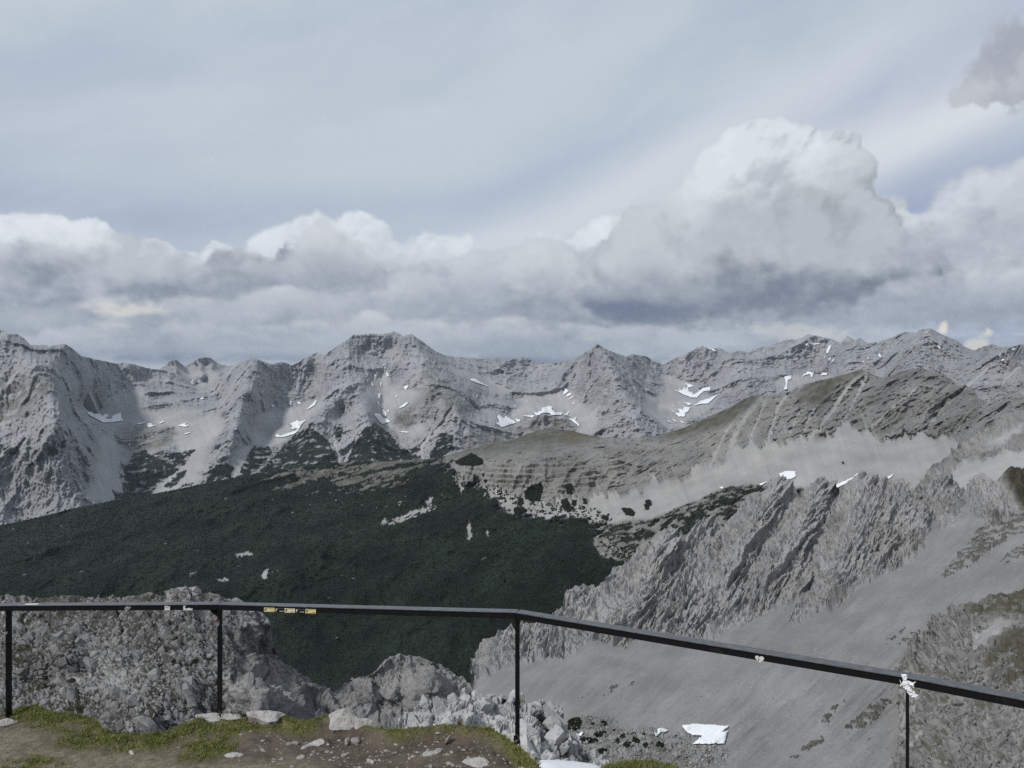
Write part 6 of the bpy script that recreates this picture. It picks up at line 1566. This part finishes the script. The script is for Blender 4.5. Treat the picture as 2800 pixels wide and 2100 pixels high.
def blocks():
    rng = np.random.default_rng(21)
    # outcrop: traced larger blocks
    pts, sz = [], []
    for (px, py, w) in ((1120, 1962, 26), (1150, 1925, 28), (1168, 1915, 24), (1185, 1935, 30), (1215, 1930, 36), (1248, 1922, 30), (1275, 1915, 34), (1308, 1902, 32), (1265, 1950, 34), (1300, 1945, 26), (1330, 1920, 28), (1345, 1955, 34), (1370, 1985, 32), (1290, 1985, 26),
                        (1240, 1985, 22), (1170, 1975, 28), (1140, 1985, 24), (1415, 1905, 22), (1438, 1935, 20), (1472, 1928, 24), (1503, 1938, 28), (1462, 1980, 26), (1478, 1997, 18), (1430, 1985, 28), (1450, 2010, 30), (1425, 2020, 26), (1440, 2045, 28), (1478, 2030, 26), (1515, 1965, 34), (1530, 1995, 34),
                        (1520, 2025, 34), (1548, 2035, 28), (1480, 2050, 22), (1505, 2052, 14), (1490, 2062, 12), (1465, 2058, 12), (1520, 2062, 13), (1540, 2066, 12), (1570, 2055, 18), (1612, 2062, 18), (1630, 2072, 20), (1590, 2074, 12), (1395, 1925, 16), (1375, 1915, 16), (1355, 1918, 18)):
        pts.append((px, py)); sz.append(w * 12 / F * .95)
    scatter_blocks(OUT, pts, sz, outcrop_mat, "rock", rng, 12, (.8, .9, 1.3), -.5, .85)
    # the broken face of the near spur: the 290 largest blocks one by one, the small ones as one mass
    n = 6800
    px = rng.uniform(-20, 700, n); py = rng.uniform(1620, 2030, n)
    i, j = SPUR_L.index(px, py)
    ok = (py > np.interp(px, SPUR_L.u, SPUR_L.c) + 2) & (SPUR_L.left[j, i] > rng.random(n)) & (rng.random(n) < .3 + .7 * (1 - SPUR_L.solid[j, i]))
    px, py = px[ok], py[ok]
    r = np.clip(rng.lognormal(math.log(.14), .52, len(px)), .065, .7)
    # broad slabs between the broken rock
    bx = rng.uniform(20, 620, 60); by = rng.uniform(1690, 1990, 60)
    px = np.concatenate([px, bx]); py = np.concatenate([py, by]); r = np.concatenate([r, rng.uniform(.40, .90, 60)])
    block_field(SPUR_L, px, py, r, SPUR_L.obj.data.materials[0], rng, 290, rot=-.62, jitter=.3, sink=.78, long_=1.45)
    n = 3800
    px = rng.uniform(2420, 2860, n); py = rng.uniform(1640, 2140, n)
    i, j = SPUR_R.index(px, py)
    ok = (py > np.interp(px, SPUR_R.u, SPUR_R.c) + 3) & (SPUR_R.masks["grass"][j, i] < .5) & (SPUR_R.masks["scree"][j, i] < .6)
    px, py = px[ok], py[ok]
    r = np.clip(rng.lognormal(math.log(.62), .5, len(px)), .3, 2.4)
    block_field(SPUR_R, px, py, r, SPUR_R.obj.data.materials[0], rng, 0, rot=.5, jitter=.5, sink=.45, long_=1.4)
    # rubble on the floor of the bowl and strewn on its scree
    n = 5200
    px = rng.uniform(1480, 2000, n); py = rng.uniform(1950, 2150, n)
    keep = inpoly(px, py, L4_RUBBLE[0])
    far = rng.random(n) < .10
    px = np.where(far, rng.uniform(1420, 2760, n), px); py = np.where(far, rng.uniform(1500, 2140, n), py)
    i, j = JAG.index(px, py)
    ok = (keep | far) & (JAG.masks["scree"][j, i] + JAG.masks["grass"][j, i] > .5)
    px, py = px[ok], py[ok]
    r = np.clip(rng.lognormal(math.log(.28), .45, len(px)), .15, 1.3)
    block_field(JAG, px, py, r, JAG.obj.data.materials[0], rng, 0, rot=0, jitter=3.0, sink=.3, long_=1.0, stuff="rubble")

def block_field(sheet, px, py, r, mat, rng, n_parts, rot, jitter, sink, long_, stuff="loose_rock"):
    P, N = sheet.at(px, py)
    vs, fs, ms = [], [], []
    for k in range(14):
        me = rock_block(rng, rng.uniform(.75, 1.2), rng.uniform(.7, 1.1), rng.uniform(.85, 1.15) * long_)
        me.materials.append(mat)
        import bmesh
        bm = bmesh.new(); bm.from_mesh(me); bmesh.ops.triangulate(bm, faces=bm.faces); bm.to_mesh(me); bm.free()
        ms.append(me); vs.append(np.array([v.co for v in me.vertices])); fs.append(np.array([p.vertices[:] for p in me.polygons]))
    order = np.argsort(-r * 1.0)
    V, Fc, off = [], [], 0
    C = P + N * (r * (.5 - sink))[:, None]
    for q, k in enumerate(order):
        e = (rng.uniform(-jitter, jitter) * .7, rot + rng.uniform(-jitter, jitter), rng.uniform(-jitter, jitter) * .7)
        if q < n_parts:
            o = bpy.data.objects.new("rock", ms[q % 14]); COL.objects.link(o); o.parent = sheet.obj
            o.location = C[k]; o.rotation_euler = e; o.scale = (r[k],) * 3
        else:
            R = np.array(Matrix.Rotation(e[2], 3, 'Z') @ Matrix.Rotation(e[1], 3, 'Y') @ Matrix.Rotation(e[0], 3, 'X'))
            v = vs[q % 14] @ R.T * r[k] + C[k]
            V.append(v); Fc.append(fs[q % 14] + off); off += len(v)
    if V:
        o = mesh_np(stuff, np.concatenate(V), np.concatenate(Fc), mat, sheet.obj, smooth=False)
        tag(o, kind="stuff")

# ------------------------------------------------------------------ railing
steel, _b = new_mat("black_painted_steel")
_n = noise(pos(), 9.0, 5, .65)
X.put(_b.inputs['Base Color'], mixc(sstep(_n, .58, .75), (.0075, .0075, .008), (.022, .017, .014)))
X.put(_b.inputs['Roughness'], mixf(_n, .28, .5))
_b.inputs['Specular IOR Level'].default_value = .22
cap_mat, _b = new_mat("sky_sheen_steel")
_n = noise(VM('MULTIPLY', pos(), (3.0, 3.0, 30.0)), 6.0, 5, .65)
X.put(_b.inputs['Base Color'], mixc(sstep(_n, .4, .7), (.030, .030, .033), (.085, .085, .09)))  # base lightened to stand in for sky reflected on the cap plate
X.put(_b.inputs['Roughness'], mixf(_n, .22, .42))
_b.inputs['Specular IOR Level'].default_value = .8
rust, _b = new_mat("rusty_steel")
X.put(_b.inputs['Base Color'], mixc(noise(pos(), 40.0, 4, .6), (.018, .012, .009), (.055, .032, .022)))

def flat_mat(name, c, rough=.55):
    m, b = new_mat(name)
    X.put(b.inputs['Base Color'], mixc(noise(pos(), 70.0, 3, .6), tuple(v * .86 for v in c), c))
    b.inputs['Roughness'].default_value = rough
    return m
white_st = flat_mat("white_sticker", (.62, .61, .58)); yellow_st = flat_mat("yellow_sticker", (.58, .53, .25)); cream_st = flat_mat("cream_sticker", (.62, .57, .37)); red_st = flat_mat("red_sticker", (.36, .035, .025))
ink = flat_mat("black_print", (.012, .012, .012)); grey_ink = flat_mat("grey_print", (.13, .14, .16)); green_st = flat_mat("green_print", (.035, .09, .04)); bolt_mat = flat_mat("zinc", (.6, .6, .6), .3)
_b = bolt_mat.node_tree.nodes['Principled BSDF']; _b.inputs['Metallic'].default_value = .9

def box(verts, faces, o, ax, ay, az):
    k = len(verts)
    for a in (-1, 1):
        for b in (-1, 1):
            for c in (-1, 1): verts.append(o + ax * a + ay * b + az * c)
    for f in ((0, 1, 3, 2), (4, 6, 7, 5), (0, 4, 5, 1), (2, 3, 7, 6), (0, 2, 6, 4), (1, 5, 7, 3)): faces.append(tuple(k + i for i in f))

def bevel(ob, w, seg=2):
    m = ob.modifiers.new("bevel", 'BEVEL'); m.width = w; m.segments = seg; m.limit_method = 'ANGLE'

RP = [(-330, 1668, 7.6), (13, 1656, 7.2), (593, 1652.5, 7.0), (1408, 1674.5, 6.0), (2478, 1852, 4.6), (2990, 1950, 4.02)]   # front upper arris of the rail
RW = [Vector(P3(a, b, Y).tolist()) for a, b, Y in RP]
RW[5] = RW[4] + (RW[5] - RW[4]).normalized() * 2.7        # runs on beside the viewpoint
H_RAIL, D_RAIL = .045, .092

def rail_segment(root, a, b, name="top_rail"):
    d = (b - a).normalized(); out = Vector((d.y, -d.x, 0)).normalized()          # towards the camera
    if out.y > 0: out = -out
    up = d.cross(out); up = up if up.z > 0 else -up
    mid = (a + b) / 2; L = (b - a).length / 2
    V, Fc = [], []
    box(V, Fc, mid - out * (D_RAIL / 2) - up * .004, d * L, out * (D_RAIL / 2), up * .004)                # flat cap plate
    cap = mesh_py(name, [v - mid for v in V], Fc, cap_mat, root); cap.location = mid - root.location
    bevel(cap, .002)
    V, Fc = [], []
    box(V, Fc, mid - out * (D_RAIL / 2 + .002) - up * (.0085 + H_RAIL / 2), d * (L - .002), out * (D_RAIL / 2 - .006), up * (H_RAIL / 2))
    beam = mesh_py("rail_beam", [v - mid for v in V], Fc, steel, root); beam.location = mid - root.location
    bevel(beam, .003)
    return d, out, up

def ray_plane(px, py, p0, n, lift=.0012):
    r = Vector(((px - CX) / F, 1.0, (CY - py) / F))
    t = (p0 + n * lift).dot(n) / r.dot(n)
    return r * t

def railing():
    root = empty("railing", RW[2] + Vector((0, 0, -1.0)))
    tag(root, "black steel railing along the edge with a flat handrail on slim posts", "railing")
    segs = []
    for i in range(len(RW) - 1): segs.append(rail_segment(root, RW[i], RW[i + 1]))
    def post(i, foot_py, wid=.066, th=.0105, dx=0.0):
        top = RW[i]
        d = ((segs[i - 1][0] if i else segs[0][0]) + segs[min(i, len(segs) - 1)][0]).normalized()
        d = Vector((d.x, d.y, 0)).normalized(); out = Vector((d.y, -d.x, 0))
        if out.y > 0: out = -out
        c = top - out * (D_RAIL / 2); zt = top.z - .0085 - H_RAIL - .0 + .01
        zb = (CY - foot_py) / F * (c.y)
        V, Fc = [], []
        base = Vector((c.x, c.y, zb))
        box(V, Fc, Vector((0, 0, (zt - zb) / 2)), d * th / 2, out * wid / 2, Vector((0, 0, (zt - zb) / 2)))
        p = mesh_py("post", V, Fc, steel, root); p.location = base - root.location
        bevel(p, .002)
        # rounded foot lug with a bolt hole, turned across the post
        e = (d * .8 + out * .6).normalized(); f = e.cross(Vector((0, 0, 1)))
        o = Vector((0, 0, 0)) + e * .022 + out * .03
        prof = [(-.042, -.03), (.036, -.03)] + [(.0 + .045 * math.cos(t), .05 + .045 * math.sin(t)) for t in [k * math.pi / 8 for k in range(9)]]
        hole = [(.008 + .013 * math.cos(t), .055 + .013 * math.sin(t)) for t in [k * math.pi / 5 for k in range(10)]]
        V = []
        for s in (-.006, .006):
            V += [o + e * u + Vector((0, 0, w)) + f * s for u, w in prof] + [o + e * u + Vector((0, 0, w)) + f * s for u, w in hole]
        n1, n2 = len(prof), len(hole); m = n1 + n2
        r = delaunay_2d_cdt([Vector(q) for q in prof + hole], [], [list(range(n1)), list(range(n1 + n2 - 1, n1 - 1, -1))], 3, 1e-6)
        # keep the ring between outline and hole
        hc = Vector((.008, .055))
        tr = [t for t in r[2] if len(t) == 3 and ((r[0][t[0]] + r[0][t[1]] + r[0][t[2]]) / 3 - hc).length > .0125 and len(r[0]) == m]
        Fc = [tuple(t) for t in tr] + [tuple(m + i for i in reversed(t)) for t in tr]
        Fc += [(i, (i + 1) % n1, m + (i + 1) % n1, m + i) for i in range(n1)] + [(n1 + (i + 1) % n2, n1 + i, m + n1 + i, m + n1 + (i + 1) % n2) for i in range(n2)]
        lug = mesh_py("foot_lug", V, Fc, rust, p)
        import bmesh
        bm = bmesh.new(); bmesh.ops.create_cone(bm, cap_ends=True, segments=8, radius1=.009, radius2=.009, depth=.03)
        me = bpy.data.meshes.new("bolt"); bm.to_mesh(me); bm.free(); me.materials.append(bolt_mat)
        bo = bpy.data.objects.new("bolt", me); COL.objects.link(bo); bo.parent = p
        bo.location = o + e * .008 + Vector((0, 0, .055)); bo.rotation_euler = f.to_track_quat('Z', 'Y').to_euler()
        return p
    P_ = [post(1, 1983), post(2, 1966), post(3, 2036), post(4, 2300), post(5, CY + 2.62 / RW[5].y * F)]
    # gusset where the handrail meets the second post
    d, out, up = segs[1]
    g = mesh_py("gusset", [Vector(v) for v in ((-.10, 0, 0), (0, 0, 0), (0, 0, -.085), (-.10, .006, 0), (0, .006, 0), (0, .006, -.085))], [(0, 2, 1), (3, 4, 5), (0, 1, 4, 3), (1, 2, 5, 4), (2, 0, 3, 5)], steel, root)
    g.location = RW[2] + Vector((-.006, .05, -.0085 - H_RAIL + .002)) - root.location
    # ---- stickers on the face of the beam
    def face(i):
        dd, oo, uu = segs[i]
        return RW[i] - oo * .0078, oo
    def sticker(name, poly, i, mat, label=None, parent=None, lift=.0012, plane=None):
        p0, n = plane or face(i)
        V = [ray_plane(a, b, p0, n, lift) for a, b in poly]
        c = sum(V, Vector()) / len(V)
        V2 = [v - c for v in V]; k = len(V)
        back = [v - n * .0008 for v in V2]
        par = parent or root
        o = mesh_py(name, V2 + back, [tuple(range(k))[::-1]] + [(j, (j + 1) % k, k + (j + 1) % k, k + j) for j in range(k)], mat, par)
        o.location = c - root.location - (parent.location if parent else Vector())
        if label: o["label"] = label
        return o
    def rect(x0, y0, x1, y1, sk=0.0): return [(x0, y0), (x1, y0 + sk * (x1 - x0)), (x1, y1 + sk * (x1 - x0)), (x0, y1)]
    def letter_F(x, y, h, sk):
        w = h * .62; t = h * .2
        return [(x, y), (x + w, y + sk * w), (x + w, y + t + sk * w), (x + t * 1.1, y + t), (x + t * 1.1, y + h * .42), (x + w * .8, y + h * .42 + sk * w), (x + w * .8, y + h * .42 + t), (x + t * 1.1, y + h * .42 + t), (x + t * 1.1, y + h), (x, y + h)]
    sk = .027
    for k, (x0, mt, lab) in enumerate(((722, yellow_st, "yellow sticker with a black letter F, first of its row"), (778, cream_st, "cream sticker with a black letter F, in the middle of its row"), (835, yellow_st, "yellow sticker with a black letter F, last of its row"))):
        y0 = 1661.2 + (x0 - 722) * .036
        s = sticker("sticker", rect(x0, y0, x0 + 28.5, y0 + 11.4, sk), 2, mt, lab)
        sticker("letter", letter_F(x0 + 3.6, y0 + 2.2, 7.4, sk), 2, ink, None, s, .0022)
        sticker("print_line", rect(x0 + 9.5, y0 + 1.4, x0 + 26, y0 + 2.2, sk), 2, ink, None, s, .0022)
        sticker("print_line", rect(x0 + 17.5, y0 + 8.7, x0 + 26.2, y0 + 9.8, sk), 2, ink, None, s, .0022)
        sticker("print_line", rect(x0 + 1.2, y0 + 2.0, x0 + 2.1, y0 + 9.6, sk), 2, grey_ink, None, s, .0022)
    for x0 in (751, 807):
        y0 = 1662.4 + (x0 - 751) * .036
        s = sticker("sticker", rect(x0, y0, x0 + 26.5, y0 + 11.0, sk), 2, ink, "black sticker with a pale letter F" + (" beside the first yellow one" if x0 == 751 else " beside the last yellow one"))
        sticker("letter", letter_F(x0 + 2.6, y0 + 1.8, 7.6, sk), 2, cream_st, None, s, .0022)
        sticker("print_line", rect(x0 + 8, y0 + 1.0, x0 + 16.5, y0 + 1.9, sk), 2, grey_ink, None, s, .0022)
        sticker("print_line", rect(x0 + 19, y0 + 1.4, x0 + 24.5, y0 + 2.3, sk), 2, grey_ink, None, s, .0022)
        sticker("print_line", rect(x0 + 13, y0 + 8.2, x0 + 25, y0 + 9.4, sk), 2, cream_st, None, s, .0022)
    s = sticker("sticker", rect(450, 1653.8, 464.5, 1668.4), 1, white_st, "white square sticker with a green corner and faint handwriting")
    sticker("print_patch", rect(459.2, 1654.4, 463.4, 1658.2), 1, green_st, None, s, .0022)
    for (a, b, c, e) in ((452.4, 1659.2, 453.4, 1662.6), (454, 1660.6, 456.4, 1661.5), (456.8, 1660, 457.8, 1663), (458.2, 1661, 460.8, 1662)): sticker("print_line", rect(a, b, c, e), 1, grey_ink, None, s, .0022)
    sticker("sticker", [(501, 1654.2), (511, 1655.6), (507.5, 1657.6), (505, 1660.8), (507.5, 1663), (509.5, 1664.8), (513, 1662.6), (521.5, 1662.6), (521, 1664.8), (526.4, 1663.4), (526, 1668.6), (501, 1668.2)], 1, white_st, "white sticker with its upper right half torn away")
    s = sticker("sticker", [(340.8, 1664), (346, 1657.4), (351, 1656), (354.5, 1654.8), (357.2, 1662), (352, 1666), (345, 1670.4)], 1, white_st, "small hexagonal black and white sticker")
    sticker("print_patch", [(342.4, 1664.2), (346.6, 1658.6), (350.8, 1657.2), (353.8, 1656.4), (355.6, 1661.4), (351, 1664.8), (345.2, 1668.6)], 1, ink, None, s, .0022)
    sticker("print_line", [(347, 1665.6), (345.6, 1662.6), (349.6, 1658.8), (351, 1659.4), (347.6, 1662.8), (348.4, 1664.4)], 1, white_st, None, s, .003)
    sticker("print_line", [(349.4, 1664), (350.2, 1662), (353.4, 1660.2), (353.8, 1661.4)], 1, white_st, None, s, .003)
    # heart on the right-hand rail, its small black mark
    hp = []
    for k in range(40):
        t = 2 * math.pi * k / 40
        hx = 16 * math.sin(t) ** 3; hy = 13 * math.cos(t) - 5 * math.cos(2 * t) - 2 * math.cos(3 * t) - math.cos(4 * t)
        hx = math.copysign(min(abs(hx) * 1.05, 16.2), hx)
        hp.append((2077.2 + hx * .74 - hy * .06, 1801.6 - hy * .66 + hx * .10))
    s = sticker("sticker", hp[::-1], 3, white_st, "white heart-shaped sticker with a small black figure")
    sticker("print_patch", [(2074.4 + 1.5 * math.cos(t), 1799.4 + 1.4 * math.sin(t)) for t in [k * math.pi / 4 for k in range(8)]], 3, ink, None, s, .0022)
    sticker("print_line", [(2074.6, 1801.6), (2077.2, 1803.6), (2075.8, 1805), (2075, 1807.2), (2073.8, 1806.6), (2074, 1804.6), (2073, 1803.6)], 3, ink, None, s, .0022)
    # oval sticker on the second post, paint chips on the first
    def post_plane(i):
        top = RW[i]
        d = (segs[i - 1][0] + segs[i][0]).normalized(); d = Vector((d.x, d.y, 0)).normalized(); out = Vector((d.y, -d.x, 0))
        if out.y > 0: out = -out
        return d, out, top - out * (D_RAIL / 2)
    d, out, c = post_plane(2)
    pl = (c + d * .0065, d)
    def el(cx, cy, rx, ry, a0=0, a1=2 * math.pi, n=22): return [(cx + rx * math.cos(a0 + (a1 - a0) * k / n), cy - ry * math.sin(a0 + (a1 - a0) * k / n)) for k in range(n + (0 if a1 - a0 > 6 else 1))]
    s = sticker("sticker", el(594.2, 1702.4, 5.4, 10.8)[::-1], 2, white_st, "oval red and white sticker on the second post", None, .0012, pl)
    sticker("print_patch", el(594.2, 1702.4, 5.0, 10.2, .15, math.pi - .15)[::-1], 2, red_st, None, s, .0022, pl)
    sticker("print_line", rect(591, 1702.6, 597.6, 1703.8), 2, grey_ink, None, s, .0024, pl)
    sticker("print_line", rect(591.6, 1697.4, 596.8, 1698.4), 2, white_st, None, s, .003, pl)
    d, out, c = post_plane(1)
    pl = (c + d * .0065, d)
    sticker("sticker_scrap", [(6, 1704), (10, 1703), (15, 1701), (13, 1705), (8, 1708.6), (6, 1708)], 1, cream_st, "torn cream sticker scrap on the first post", None, .0012, pl)
    sticker("sticker_scrap", [(16.4, 1728), (20, 1726.4), (20.2, 1731), (16.6, 1735.6), (14.6, 1734)], 1, cream_st, "narrow cream sticker scrap on the first post", None, .0012, pl)
    # white adhesive strip on the cap near the first post
    p0 = RW[1] + Vector((0, 0, 0)); n = segs[1][2]
    sticker("sticker", [(66, 1653.6), (102, 1653.0), (108, 1650.2), (72, 1650.6)][::-1], 1, white_st, "white strip stuck on top of the handrail", None, .0015, (p0, n))
    return root, segs

def rag(segs):
    """white plastic rag knotted round the rail at the last post"""
    mt, b = new_mat("white_plastic_rag")
    X.put(b.inputs['Base Color'], mixc(noise(pos(), 30.0, 4, .6), (.60, .61, .60), (.78, .79, .78)))
    b.inputs['Roughness'].default_value = .45
    b.inputs['Subsurface Weight'].default_value = .12
    b.inputs['Subsurface Radius'].default_value = (.01, .01, .01)
    d, out, up = segs[3]
    base = RW[4] - out * .006
    root = empty("white_rag", RW[4] + Vector((0, 0, -.05)))
    tag(root, "torn white plastic rag knotted round the handrail above the last post", "rag")
    def c(pts): return [(2380 + x / 11.06, 1800 + y / 11.06) for x, y in pts]
    def sheet_part(name, pts, amp, off, seed, step=1.5):
        rng = np.random.default_rng(seed)
        o = rough_outline(c(pts), step, .7, seed)
        v, fs = triangulate(o, step, rng)
        V = np.array([ray_plane(a, b2, base, out, 0.0) for a, b2 in v])
        dist = seg_dist(v, o)
        w = fbm(v[:, 0] / 3.2 + v[:, 1] / 9, v[:, 1] / 6.0, seed, 4, .55) * 1.5 + (ridged(v[:, 0] / 4.5 + v[:, 1] / 12, v[:, 1] / 14.0, seed + .5, 3) - .4) * 1.4
        V = V + np.array(out)[None] * (off + amp * (w + .8) * np.minimum(1, .35 + dist / 3))[:, None]
        n = len(V); t = np.array(fs)
        a = v[t[0]]
        if (a[1, 0] - a[0, 0]) * (a[2, 1] - a[0, 1]) - (a[2, 0] - a[0, 0]) * (a[1, 1] - a[0, 1]) > 0: t = t[:, ::-1]
        back = V - np.array(out)[None] * .003
        k = len(o)
        side = np.array([(i, (i + 1) % k, n + (i + 1) % k) for i in range(k)] + [(i, n + (i + 1) % k, n + i) for i in range(k)])
        ob = mesh_np(name, np.concatenate([V, back]) - np.array(root.location)[None], np.concatenate([t, t[:, ::-1] + n, side]), mt, root)
        return ob
    sheet_part("upper_tail", [(930, 458), (1090, 462), (1125, 520), (1115, 600), (1095, 680), (1040, 740), (1000, 690), (975, 600)], .006, .012, 3)
    sheet_part("knot", [(965, 690), (1010, 655), (1060, 680), (1120, 650), (1200, 670), (1250, 700), (1310, 720), (1335, 800), (1325, 880), (1290, 930), (1300, 880), (1260, 830), (1180, 810), (1160, 750), (1150, 790), (1230, 870), (1290, 960), (1250, 1010), (1180, 1000), (1090, 960), (1040, 890), (985, 870), (970, 790)], .008, .014, 5)
    sheet_part("lower_tail", [(1050, 880), (1150, 900), (1260, 950), (1330, 975), (1365, 1010), (1370, 1070), (1440, 1080), (1460, 1130), (1430, 1160), (1260, 1195), (1180, 1100), (1100, 1000)], .007, .010, 7)
    sheet_part("side_tail", [(885, 630), (920, 680), (935, 730), (965, 760), (960, 830), (910, 850), (880, 820), (925, 770), (905, 700)], .004, .006, 9)
    sheet_part("side_tail", [(1290, 715), (1385, 688), (1350, 740), (1325, 755)], .003, .010, 11)

# ------------------------------------------------------------------ near snow in front of the outcrop, air
def near_snow():
    """old snow in the hollow between the turf and the outcrop: a smooth bank of its own"""
    poly = [(1452, 2069), (1470, 2067), (1495, 2072), (1549, 2078), (1590, 2083), (1621, 2088), (1644, 2096), (1660, 2120), (1660, 2175), (1480, 2175), (1468, 2110), (1460, 2082)]
    o = slab("snow_patch", poly, lambda px, py: 11.3 - (np.asarray(py, float) - 2067) * .024, .10, snow_mat, 3.3, 4.0, 1.5, 1.2, .10)
    for p in o.data.polygons: p.use_smooth = True
    tag(o, "bright snow bank in the hollow between the turf and the white outcrop", "snow patch")
    o = patch("snow_patch", SPUR_L, [(-40, 1950), (0, 1952), (6, 1956), (7, 1975), (-40, 1985)], 1.0, .3, snow_mat, 4.0, 1.0, 4.3)
    tag(o, "sliver of snow behind the first post at the picture's edge", "snow patch")

def haze():
    m = bpy.data.materials.new("haze"); m.use_nodes = True
    nt = m.node_tree; nt.nodes.clear()
    v = nt.nodes.new('ShaderNodeVolumePrincipled'); o = nt.nodes.new('ShaderNodeOutputMaterial')
    v.inputs['Color'].default_value = (.80, .88, 1.0, 1); v.inputs['Density'].default_value = HAZE
    v.inputs['Anisotropy'].default_value = .2
    nt.links.new(v.outputs[0], o.inputs['Volume'])
    V, Fc = [], []
    box(V, Fc, Vector((0, 8000, (LOW + HIGH) / 2)), Vector((15000, 0, 0)), Vector((0, 9500, 0)), Vector((0, 0, (HIGH - LOW) / 2)))
    ob = mesh_py("haze", V, Fc, m)
    tag(ob, kind="stuff")

def valley_floor():
    m = terrain_mat("valley_ground", 60.0, rock=(.03, .035, .03), rock2=(.05, .055, .045))
    n = 41
    gx, gy = np.meshgrid(np.linspace(-1, 1, n), np.linspace(-1, 1, n))
    x = np.sign(gx) * np.abs(gx) ** 1.6 * 34000; y = np.sign(gy) * np.abs(gy) ** 1.6 * 34000 + 3000
    z = np.full(x.shape, LOW + 2.0) + np.abs(fbm(x / 4000, y / 4000, 1.0, 4)) * 3
    o = mesh_np("valley_floor", np.stack([x, y, z], -1).reshape(-1, 3), grid_quads(n, n), m)
    tag(o, kind="structure")
def T(n): print(n, round(time.time() - T0, 1))
HAZE = 0.000014
LOW, HIGH = -1500.0, 800.0
far_peaks(); T('far')
RANGE = main_range(); T('range')
RIDGE = mid_ridge(); T('ridge')
RIB = rib_ridge()
JAG = jagged_ridge(); T('jag')
SPUR_R = right_spur(); T('spur')
SPUR_L = near_spur(); T('spurL')
valley_floor()
GROUND = ground()
OUT = outcrop(); T('ground')
all_snow(); near_snow(); T('snow')
thickets(); shrubs(); T('pines')
blocks(); stones(); grass(); T('stones')
RAIL, SEGS = railing()
rag(SEGS)
haze()
print("script seconds", round(time.time() - T0, 1))
